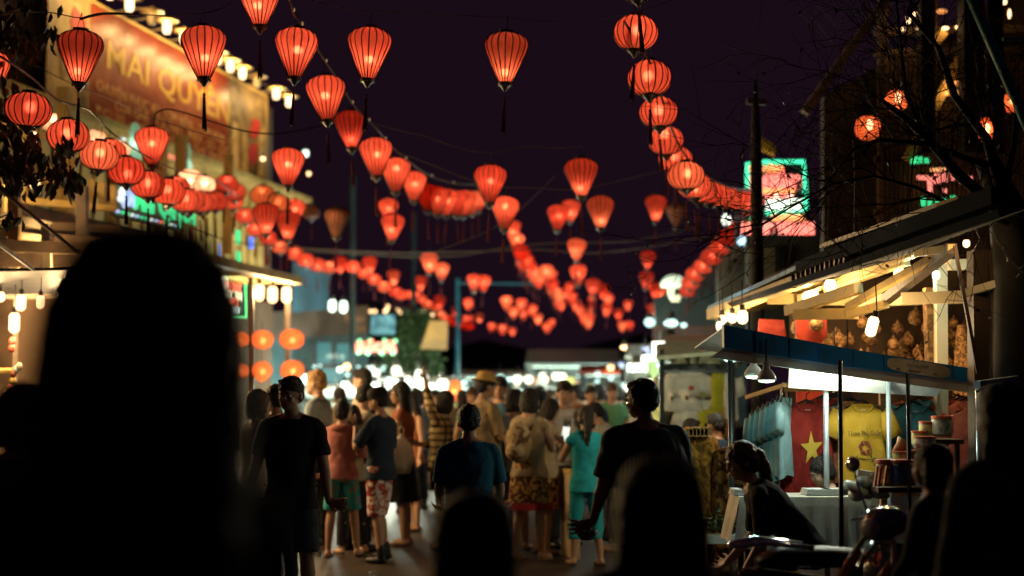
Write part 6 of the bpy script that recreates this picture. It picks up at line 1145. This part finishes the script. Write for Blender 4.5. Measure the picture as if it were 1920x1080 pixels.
pa = person('woman in a plaid shirt raising one arm high and holding a plastic bag', 828, 738, 15.4, 70, PLAID, ('shorts', DTR, .6), ('bob', None), fem=True, armL=(155, 14, 12), armR=(25, 8, 75, 25), sleeve=1.55, shoes=('sandal', SAN), skin=0, headnod=-14)
person('man in a straw hat and tan shirt turned toward the stalls', 905, 707, 15.2, -58, TAN, ('trousers', TAN, .95), ('short', None), armL=(10, 8, 30), armR=(15, 10, 50), sleeve=.9, hat=('brim', STRAW), fat=1.14, shoes=('boot', BOOT), skin=1)
person('dark haired man in a dark shirt beyond the straw hat', 938, 712, 17, 150, BLUE, ('trousers', DTR, .95), sleeve=.6, shoes=('boot', BOOT), skin=0)
p10 = person('man in a blue polo shirt seen from behind, lower half hidden by a blurred head', 880, 767, 9.6, 0, BPOL, ('trousers', DTR, .95), fat=1.06, armL=(14, 10, 40, 20), armR=(14, 10, 40, 20), sleeve=.82, shoes=('boot', BOOT), vox=.0085, skin=0)
p11 = person('woman with a patterned backpack and brown floral skirt with a red hem', 992, 735, 14.4, -35, BEI, ('skirt', BFL, .40, REDH), ('bob', M_hair), fem=True, fat=1.1, armL=(25, 8, 80, 30), armR=(22, 10, 85, 30), sleeve=.2, shoes=('sandal', SANL), skin=0, legL=(-4, 2, 3), legR=(5, 3, 4))
person('person in a grey top with thick dark hair just behind the backpack', 965, 736, 15.3, -20, GREY, ('shorts', DGR, .9), ('bob', None), fem=True, sleeve=.5, shoes=('sandal', SAN), skin=0)
person('girl in an olive beige top leaning over something with folded arms', 1024, 752, 14.9, -65, BEI, ('skirt', BFL, .42), ('bob', None), fem=True, armL=(30, 6, 85, 40), armR=(30, 6, 85, 40), sleeve=.75, shoes=('sandal', SAN), skin=0, headnod=18)
p13 = person('young man in a white vest with a dark print looking aside', 1058, 719, 15.6, 205, WHT, ('trousers', DTR, .95), ('short', None), armL=(8, 8, 20), armR=(20, 9, 70, 20), sleeve=0.0, shoes=('boot', BOOT), skin=0, headyaw=-28)
p14 = person('woman in a teal outfit with a long ponytail holding up a phone', 1098, 768, 13.9, 22, TEAL, ('trousers', TEAL, .42), ('ponytail', None), fem=True, armL=(35, 14, 105, 10), armR=(10, 8, 30), sleeve=.18, shoes=('sandal', SAN), skin=0, legL=(6, 3, 4), legR=(-5, 3, 3), toplen=.05)
person('woman with dark hair bending over the goods beyond the big man', 1150, 754, 15.2, 65, CREAM, ('trousers', DTR, .95), ('short', None), fem=True, lean=18, armL=(40, 8, 50), armR=(40, 8, 50), sleeve=.6, shoes=('sandal', SAN), skin=0, headnod=15)
p16 = person('big man in glasses and a dark striped shirt carrying a small bowl', 1210, 722, 8.6, 12, STRIPE, ('trousers', DTR, .97), ('short', None), fat=1.42, armL=(4, 12, 14), armR=(4, 12, 10), sleeve=.85, glasses=True, shoes=('boot', BOOT), vox=.0075, skin=1, headyaw=38, toplen=.08)
p17 = person('woman with a brown ponytail in dark clothes bending over the white cloth', 1512, 860, 8.9, 84, BLK, ('trousers', DTR, .95), ('ponytail', M_hairb), fem=True, h=1.64, lean=44, armL=(40, 6, 35), armR=(48, 8, 40), legL=(62, 6, 66), legR=(58, 8, 60), sleeve=.9, shoes=('boot', BOOT), vox=.0085, skin=0, headnod=-6)
person('seated girl behind the table in profile writing on a pad', 1571, 862, 10.3, 84, CREAM, ('trousers', DTR, .95), ('bun', None), fem=True, h=1.47, armL=(42, 6, 50, 10), armR=(44, 6, 55, 10), legL=(82, 5, 84), legR=(80, 5, 80), sleeve=1.6, lean=8, headnod=16, shoes=('sandal', SAN), skin=2)
q = P(1571, 862, 10.3); t = thing('stool', 'low dark stool under the seated girl', 'stool', V((q.x, 10.3, 0))); MB().lathe([(0, .33), (.16, .33), (.165, .31), (.15, .29), (0, .29)], 16, V((q.x, 10.3, 0))).build('seat', M_rub0, t)
for k in range(4): a = .785 + k * 1.571; MB().beam((q.x + .13 * math.cos(a), 10.3 + .13 * math.sin(a), 0), (q.x + .1 * math.cos(a), 10.3 + .1 * math.sin(a), .288), .025).build('leg', M_rub0, t)
# blurred figures close to the camera
person('huge blurred dark head with straight hair close in front', 260, 487, 1.74, 50, BLK, ('trousers', DTR, .95), ('mane', None), fem=True, fat=.95, sleeve=.8, shoes=('boot', BOOT), vox=.011)
person('blurred round dark head of a short person below the blue polo', 888, 946, 3.45, 0, BLK, ('trousers', DTR, .95), ('mane', None), sleeve=.8, shoes=('boot', BOOT), vox=.012, fat=1.0)
person('blurred dark head of a short person before the big man', 1238, 886, 3.25, 0, BLK, ('trousers', DTR, .95), ('mane', None), sleeve=.8, shoes=('boot', BOOT), vox=.012, fat=1.0)
person('blurred brown haired person at the picture edge beside the huge head', 42, 738, 5.2, -20, DGR, ('trousers', DTR, .95), ('bob', M_hairb), sleeve=.8, shoes=('boot', BOOT), vox=.012)
person('dark person with bobbed hair and lit cheek before the lower jars', 1748, 845, 6.3, 60, BLK, ('trousers', DTR, .95), ('bob', None), fem=True, sleeve=1.6, shoes=('boot', BOOT), vox=.011, fat=1.08, skin=1)
person('dark person in a loose jacket filling the corner under the tree', 1880, 738, 5.0, 30, DGR, ('trousers', DTR, .95), ('long', None, .2), sleeve=1.8, shoes=('boot', BOOT), vox=.012, fat=1.2, skin=1)
# --- things they hold
def at(p, A, v): S, e, w, R2 = p[A]; return p['T'](w + R2 @ V(v))
o = at(p16, 'AL', (0, .05, -.105)); t = thing('bowl', 'small dark bowl with a spoon in the hand of the big man', 'bowl', o)
MB().lathe([(.0, -.028), (.035, -.03), (.058, -.002), (.068, .03), (.064, .03), (.052, .0), (.0, -.018)], 20, o).build('cup', mat('grey_bowl', (.10, .14, .15), .4), t, smooth=True); MB().tube([o + V((.01, 0, 0)), o + V((-.09, -.01, .085))], .0045, 6).build('spoon', mat('steel', (.5, .5, .5), .2, .9), t)
o = at(p14, 'AL', (0, .02, -.12)); tag(MB().box(o, (.075, .012, .15), Euler((.2, .1, .5)).to_matrix()).build('phone', emis('phone_screen', (.9, 1, .9), .9), org=o), 'lit phone held up by the woman in teal', 'phone')
o = at(pa, 'AR', (0, .02, -.16)); t = thing('carrier_bag', 'white plastic carrier bag hanging from the arm of the plaid shirt', 'bag', o); g = MB(); g.lathe([(.0, -.36), (.10, -.35), (.14, -.2), (.12, -.06), (.04, .04), (.02, .08)], 18, o, wob=lambda k: 1 + .1 * math.sin(k * 2.3)); g.build('bag', mat('white_plastic', (.5, .46, .38), .4, bump=.4), t, smooth=True); MB().tube([o + V((-.02, 0, .06)), o + V((-.03, 0, .13)), o + V((.0, 0, .16)), o + V((.03, 0, .13)), o + V((.02, 0, .06))], .006, 5).build('handle', mat('white_plastic', 0), t)
# backpack
q = p11['up'](V((0, -.19, 1.18)) + p11['O']); t = thing('backpack', 'patterned beige backpack on the woman in the floral skirt', 'backpack', p11['T'](q)); R = p11['Rz']
g = MB(); g.ell(p11['T'](q), (.15, .10, .21), 18, 12, R); g.ell(p11['T'](q + V((0, -.07, -.09))), (.11, .06, .09), 14, 10, R); bk = g.build('pack', blotch('beige_pattern', (.40, .30, .16), (.12, .07, .04), 9, .9, p=(.5, .58)), t); soft(bk, .012, 3, .02)
for sg in (-1, 1): g = MB(); g.tube([p11['T'](V((sg * .09, -.12, 1.3)) + p11['O']), p11['T'](V((sg * .11, .0, 1.47)) + p11['O']), p11['T'](V((sg * .12, .12, 1.36)) + p11['O']), p11['T'](V((sg * .14, .1, 1.15)) + p11['O'])], .018, 8); g.build('strap', mat('brown_strap', (.10, .06, .03), .8), t, smooth=True)
# print on the vest
q = p13; O = q['T'](q['up'](V((0, .158, 1.28)) + q['O'])); X = q['Rz'] @ V((-1, 0, 0)); text('lettering', '84 10', mat('black_print', 0), q['t'], O - X * .10 - UP * .04, X, UP, .12, .2, .002); MB().beam(O - X * .11 + UP * .062 , O + X * .11 + UP * .062, .012, .004).build('print_bar', mat('black_print', 0), q['t'])
# carried board beside the teal woman
o = P(1070, 985, 14.6); t = thing('signboard', 'pale framed board standing on edge beside the woman in teal', 'signboard', V((o.x, 14.6, 0))); MB().box((o.x, 14.6, .42), (.05, .5, .84), Matrix.Rotation(.25, 3, 'Z')).build('board', mat('pale_board', (.42, .30, .18), .7), t); MB().box((o.x, 14.6, .865), (.06, .52, .04), Matrix.Rotation(.25, 3, 'Z')).build('frame', M_ywood, t)
# --- far crowd
crowd_spots = []
tops = [BLUE, GREY, WHT, DGR, RUS, TEAL, NAVY, CREAM, BEI, GRN, PINK, BLK]
cs = [(930, 722, 21, 20), (948, 728, 24, 170), (1012, 728, 22, 10), (1030, 733, 26, -30), (1078, 726, 22, 160), (1092, 735, 25, 30), (1108, 728, 20, 190), (1122, 724, 23, 0), (1135, 735, 27, 90), (1148, 722, 21, 200), (1162, 732, 24, 10), (1100, 738, 30, 0), (1120, 740, 31, 180), (1140, 742, 30, 20), (1062, 738, 29, 0), (1040, 741, 32, 0), (1000, 739, 29, 10), (980, 741, 32, 180), (1165, 741, 28, 0), (960, 741, 30, 0), (870, 735, 22, 20), (890, 730, 20, 160), (845, 738, 24, 10), (812, 735, 22, 190), (795, 740, 25, 60), (780, 733, 21, 0), (1180, 740, 22, -60), (1250, 755, 17, -70), (1268, 742, 19, 30), (1290, 790, 14, -80), (1345, 780, 13.2, 60), (735, 735, 20, 20), (640, 730, 22, 40), (920, 741, 31, 20), (1010, 742, 33, 0), (1085, 742, 33, 0)]
protos = {}; LATER = []
for i, (x, y, d, f) in enumerate(cs):
    k = i % 12; far_ = i >= 12 and i not in (29, 30)
    hair = [('short', None), ('bob', None), ('long', None, .25), ('short', M_hairb), ('bun', None), ('short', None)][i % 6]
    wh = 'behind the rust dress' if x < 790 else 'behind the plaid shirt' if x < 860 else 'beyond the straw hat' if x < 940 else 'beyond the backpack' if x < 1020 else 'beyond the white vest' if x < 1085 else 'beyond the teal woman' if x < 1140 else 'near the big man' if x < 1200 else 'near the gold cloth'
    lb = '%s ' + ('far ' if d > 26 else '') + 'crowd in a %s top ' + wh; lb = lb % (['dark haired person in the', 'bob haired person in the', 'long haired person in the', 'brown haired person in the', 'person with tied hair in the', 'short haired person in the'][i % 6], ['blue', 'grey', 'white', 'charcoal', 'rust', 'teal', 'navy', 'cream', 'beige', 'green', 'pink', 'black'][k])
    if k in protos and far_:
        LATER.append((protos[k], x, y, d, f, lb))
    else:
        r = person(lb, x, y, d, f, tops[k], ('shorts', DTR, .9) if i % 3 == 0 else ('trousers', (DTR, DEN, BEI)[i % 3], .95), hair, sleeve=(.55, .7, .3)[i % 3], shoes=('boot', BOOT), vox=.018, skin=i % 3, armL=(rnd.uniform(0, 30), 9, rnd.uniform(10, 70), 15), armR=(rnd.uniform(0, 30), 9, rnd.uniform(10, 70), 15), legL=(rnd.uniform(-8, 8), 3, 4), legR=(rnd.uniform(-8, 8), 3, 4), group='distant crowd', headyaw=rnd.uniform(-25, 25))
        r['t']['hh'] = r['s'] * 1.70; protos.setdefault(k, r['t'])
# ================================================================== PARKED SCOOTERS
M_gloss = mat('black_gloss_paint', (.020, .020, .022), .12, var=.1, spec=.8); M_gloss2 = mat('dark_teal_paint', (.03, .06, .07), .10, var=.1, spec=.9); M_rub = mat('tyre_rubber', (.02, .02, .02), .8); M_chr = mat('chrome', (.55, .55, .55), .1, .95); M_vinyl = mat('seat_vinyl', (.02, .018, .018), .4, bump=.15); M_redl = mat('red_lens', (.5, .05, .03), .15, spec=.8); M_orl = mat('amber_lens', (.5, .18, .03), .15, spec=.8); M_clear = mat('clear_lens', (.4, .42, .42), .08, spec=.9); M_cshield = mat('cream_trim', (.42, .36, .26), .22, spec=.7)
def scooter(x, y, deg, label, paint):
    rz = math.radians(deg); t = thing('scooter', label, 'scooter', (x, y, 0), rz, 'scooters parked by the stall'); b0 = V((x, y, 0)); R = Matrix.Rotation(rz, 3, 'Z')
    W = lambda a, b_, c: b0 + R @ V((a, b_, c)); X, Y, Z = R @ V((1, 0, 0)), R @ V((0, 1, 0)), V((0, 0, 1))
    for wx in (.62, -.60):
        g = MB(); g.tube([W(wx + .20 * math.cos(a), 0, .25 + .20 * math.sin(a)) for a in [k * math.pi / 14 for k in range(29)]], .05, 8); ty = g.build('wheel', M_rub, t, smooth=True)
        g = MB(); g.tube([W(wx + .15 * math.cos(a), 0, .25 + .15 * math.sin(a)) for a in [k * math.pi / 14 for k in range(29)]], .014, 6)
        for k in range(5): a = k * 1.2566; g.beam(W(wx, 0, .25), W(wx + .15 * math.cos(a), 0, .25 + .15 * math.sin(a)), .026, .02)
        g.ell(W(wx, 0, .25), (.05, .05, .05), 8, 6); g.build('rim', M_chr, ty, smooth=False)
    def sh(name, pts, m, sm=True):      # pts: (x, z, half width, half height)
        g = MB(); g.loft([(W(a, 0, z), w, h, Y, (X * -math.sin(q) + Z * math.cos(q))) for a, z, w, h, q in pts], 18, .8); return g.build(name, m, t, smooth=sm)
    sh('rear_body', [(-.92, .70, .05, .03, 0), (-.80, .64, .12, .09, 0), (-.55, .56, .16, .14, 0), (-.25, .50, .17, .15, 0), (-.02, .40, .14, .10, .2), (.06, .33, .10, .05, .3)], paint)
    sh('seat', [(-.82, .765, .06, .02, 0), (-.70, .79, .12, .05, 0), (-.45, .785, .14, .055, 0), (-.2, .765, .13, .05, 0), (-.02, .74, .10, .05, -.1), (.06, .715, .06, .03, -.2)], M_vinyl)
    sh('floorboard', [(.0, .28, .14, .05, 0), (.2, .27, .16, .045, 0), (.40, .29, .16, .045, .1)], M_gloss)
    g = MB(); g.loft([(W(.40, 0, .27), .17, .05, Y, X), (W(.46, 0, .45), .20, .055, Y, X), (W(.44, 0, .62), .235, .06, Y, X), (W(.38, 0, .80), .20, .055, Y, X), (W(.33, 0, .92), .12, .05, Y, X)], 20); g.build('leg_shield', paint, t, smooth=True)
    g = MB(); g.tube([W(.50, -.16, .36), W(.52, -.205, .5), W(.505, -.235, .62), W(.44, -.20, .80), W(.385, -.12, .93), W(.385, .12, .93), W(.44, .20, .80), W(.505, .235, .62), W(.52, .205, .5), W(.50, .16, .36)], .014, 8); g.build('shield_trim', M_cshield, t, smooth=True)
    for sg in (-1, 1): g = MB(); g.loft([(W(.56, sg * .10, .60), .012, .02, Y, Z), (W(.535, sg * .15, .68), .035, .05, Y, Z), (W(.46, sg * .16, .78), .03, .05, Y, Z), (W(.40, sg * .14, .86), .01, .02, Y, Z)], 12); g.build('indicator', M_orl, t, smooth=True)
    g = MB(); g.tube([W(.62 + .27 * math.cos(a), 0, .25 + .27 * math.sin(a)) for a in [.25 + k * .24 for k in range(10)]], [.02] + [.075] * 8 + [.03], 10); g.build('fender', paint, t, smooth=True)
    g = MB(); g.tube([W(.36, 0, .9), W(.32, 0, 1.0)], .035, 8); g.tube([W(.25, -.34, 1.03), W(.31, -.2, 1.03), W(.33, 0, 1.0), W(.31, .2, 1.03), W(.25, .34, 1.03)], .016, 8); hb = g.build('handlebar', M_gloss, t, smooth=True)
    for sg in (-1, 1):
        g = MB(); g.cap(W(.27, sg * .26, 1.03), W(.235, sg * .36, 1.03), .021, .021, 8); g.build('grip', M_rub, hb, smooth=True)
        g = MB(); g.tube([W(.29, sg * .24, 1.04), W(.30, sg * .30, 1.15), W(.30, sg * .34, 1.24)], .007, 6); g.ell(W(.295, sg * .36, 1.27), (.02, .06, .04), 12, 8, R); g.build('mirror', M_chr if sg < 0 else M_gloss, t, smooth=True)
        g = MB(); g.tube([W(.33, sg * .22, 1.01), W(.34, sg * .30, 1.0), W(.31, sg * .36, .99)], .006, 5); g.build('brake_lever', M_chr, hb)
    sh('head_cowl', [(.24, 1.01, .06, .04, 0), (.32, 1.02, .13, .07, 0), (.40, 1.0, .12, .075, 0), (.44, .98, .07, .05, 0)], paint)
    g = MB(); g.ell(W(.43, 0, .985), (.035, .085, .05), 14, 8, R); g.build('headlight', M_clear, t, smooth=True)
    g = MB(); g.ell(W(-.90, 0, .66), (.05, .09, .045), 12, 8, R); g.build('tail_light', M_redl, t, smooth=True)
    g = MB(); g.tube([W(-.55, .10, .84), W(-.80, .12, .87), W(-.95, .07, .85), W(-.97, 0, .85), W(-.95, -.07, .85), W(-.80, -.12, .87), W(-.55, -.10, .84)], .014, 8); g.build('grab_rail', M_chr, t, smooth=True)
    g = MB(); g.cap(W(-.2, -.19, .26), W(-.75, -.2, .34), .045, .055, 12); g.build('exhaust', M_chr, t, smooth=True)
    MB().beam(W(-.1, .1, .24), W(-.22, .22, .01), .025).build('kickstand', M_iron, t)
q = P(1500, 1040, 7.5); scooter(q.x + .58, 7.5, 5, 'black scooter with a red tail lamp in front of the white clothed table', M_gloss)
q = P(1700, 1040, 7.0); scooter(q.x + .20, 7.0, 199, 'dark teal scooter with cream shield trim standing under the bobbed haired person', M_gloss2)
# ================================================================== bake text and cloth once
def glyphs(me):                          # one mesh per letter, accents kept with their letter
    n = len(me.vertices); u = list(range(n))
    def fd(i):
        while u[i] != i: u[i] = u[u[i]]; i = u[i]
        return i
    for e in me.edges: u[fd(e.vertices[0])] = fd(e.vertices[1])
    g = {}
    for i in range(n): g.setdefault(fd(i), []).append(i)
    sp = sorted((min(me.vertices[i].co.x for i in v), max(me.vertices[i].co.x for i in v), v) for v in g.values())
    out = []
    for a, b, v in sp:
        if out and min(out[-1][1], b) - a > .45 * min(b - a, out[-1][1] - out[-1][0]): out[-1] = [out[-1][0], max(out[-1][1], b), out[-1][2] + v]
        else: out.append([a, b, v])
    res = []
    for a, b, v in out:
        ix = {q: k for k, q in enumerate(v)}; m = bpy.data.meshes.new('letter')
        m.from_pydata([me.vertices[q].co[:] for q in v], [], [[ix[q] for q in p.vertices] for p in me.polygons if p.vertices[0] in ix])
        for mt in me.materials: m.materials.append(mt)
        res.append(m)
    return res
def bake():
    bpy.context.view_layer.update()
    dg = bpy.context.evaluated_depsgraph_get()
    done = []
    for it in BAKE:
        o = it[0]; me = bpy.data.meshes.new_from_object(o.evaluated_get(dg)); done.append((it, me))
    for it, me in done:
        o = it[0]
        if it[1] == 'text':
            _, _, parent, M, width, split = it
            if width:
                xs = [v.co.x for v in me.vertices]; k = width / (max(xs) - min(xs))
                for v in me.vertices: v.co.x *= k
            parts = glyphs(me) if split else [me]
            for q in parts:
                n = bpy.data.objects.new('letter' if split else 'lettering', q); COL.objects.link(n)
                q.transform(M)
                if not split: n['kind'] = 'stuff'
                if parent is not None:
                    q.transform(Matrix.Rotation(-parent.get('_r', 0.0), 4, 'Z') @ Matrix.Translation(-Vector(parent['_o']))); n.parent = parent
            cu = o.data; bpy.data.objects.remove(o); bpy.data.curves.remove(cu)
        else:
            o.modifiers.clear(); old = o.data; o.data = me
            me.polygons.foreach_set('use_smooth', [True] * len(me.polygons))
            bpy.data.meshes.remove(old)
bake()
for pr, x, y, d, f, lb in LATER:
    q = P(x, y, d); o = dup(pr, V((q.x, d, 0)), math.radians(f), lb, 'distant crowd'); o.scale = (q.z / pr['hh'],) * 3
for k, (o, used) in PROTO.items():
    if not used:
        for c in list(o.children): bpy.data.objects.remove(c)
        bpy.data.objects.remove(o)
for o in COL.objects:
    for q in ('_o', '_r'):
        if q in o: del o[q]
for o in COL.objects:
    if 'hh' in o: del o['hh']
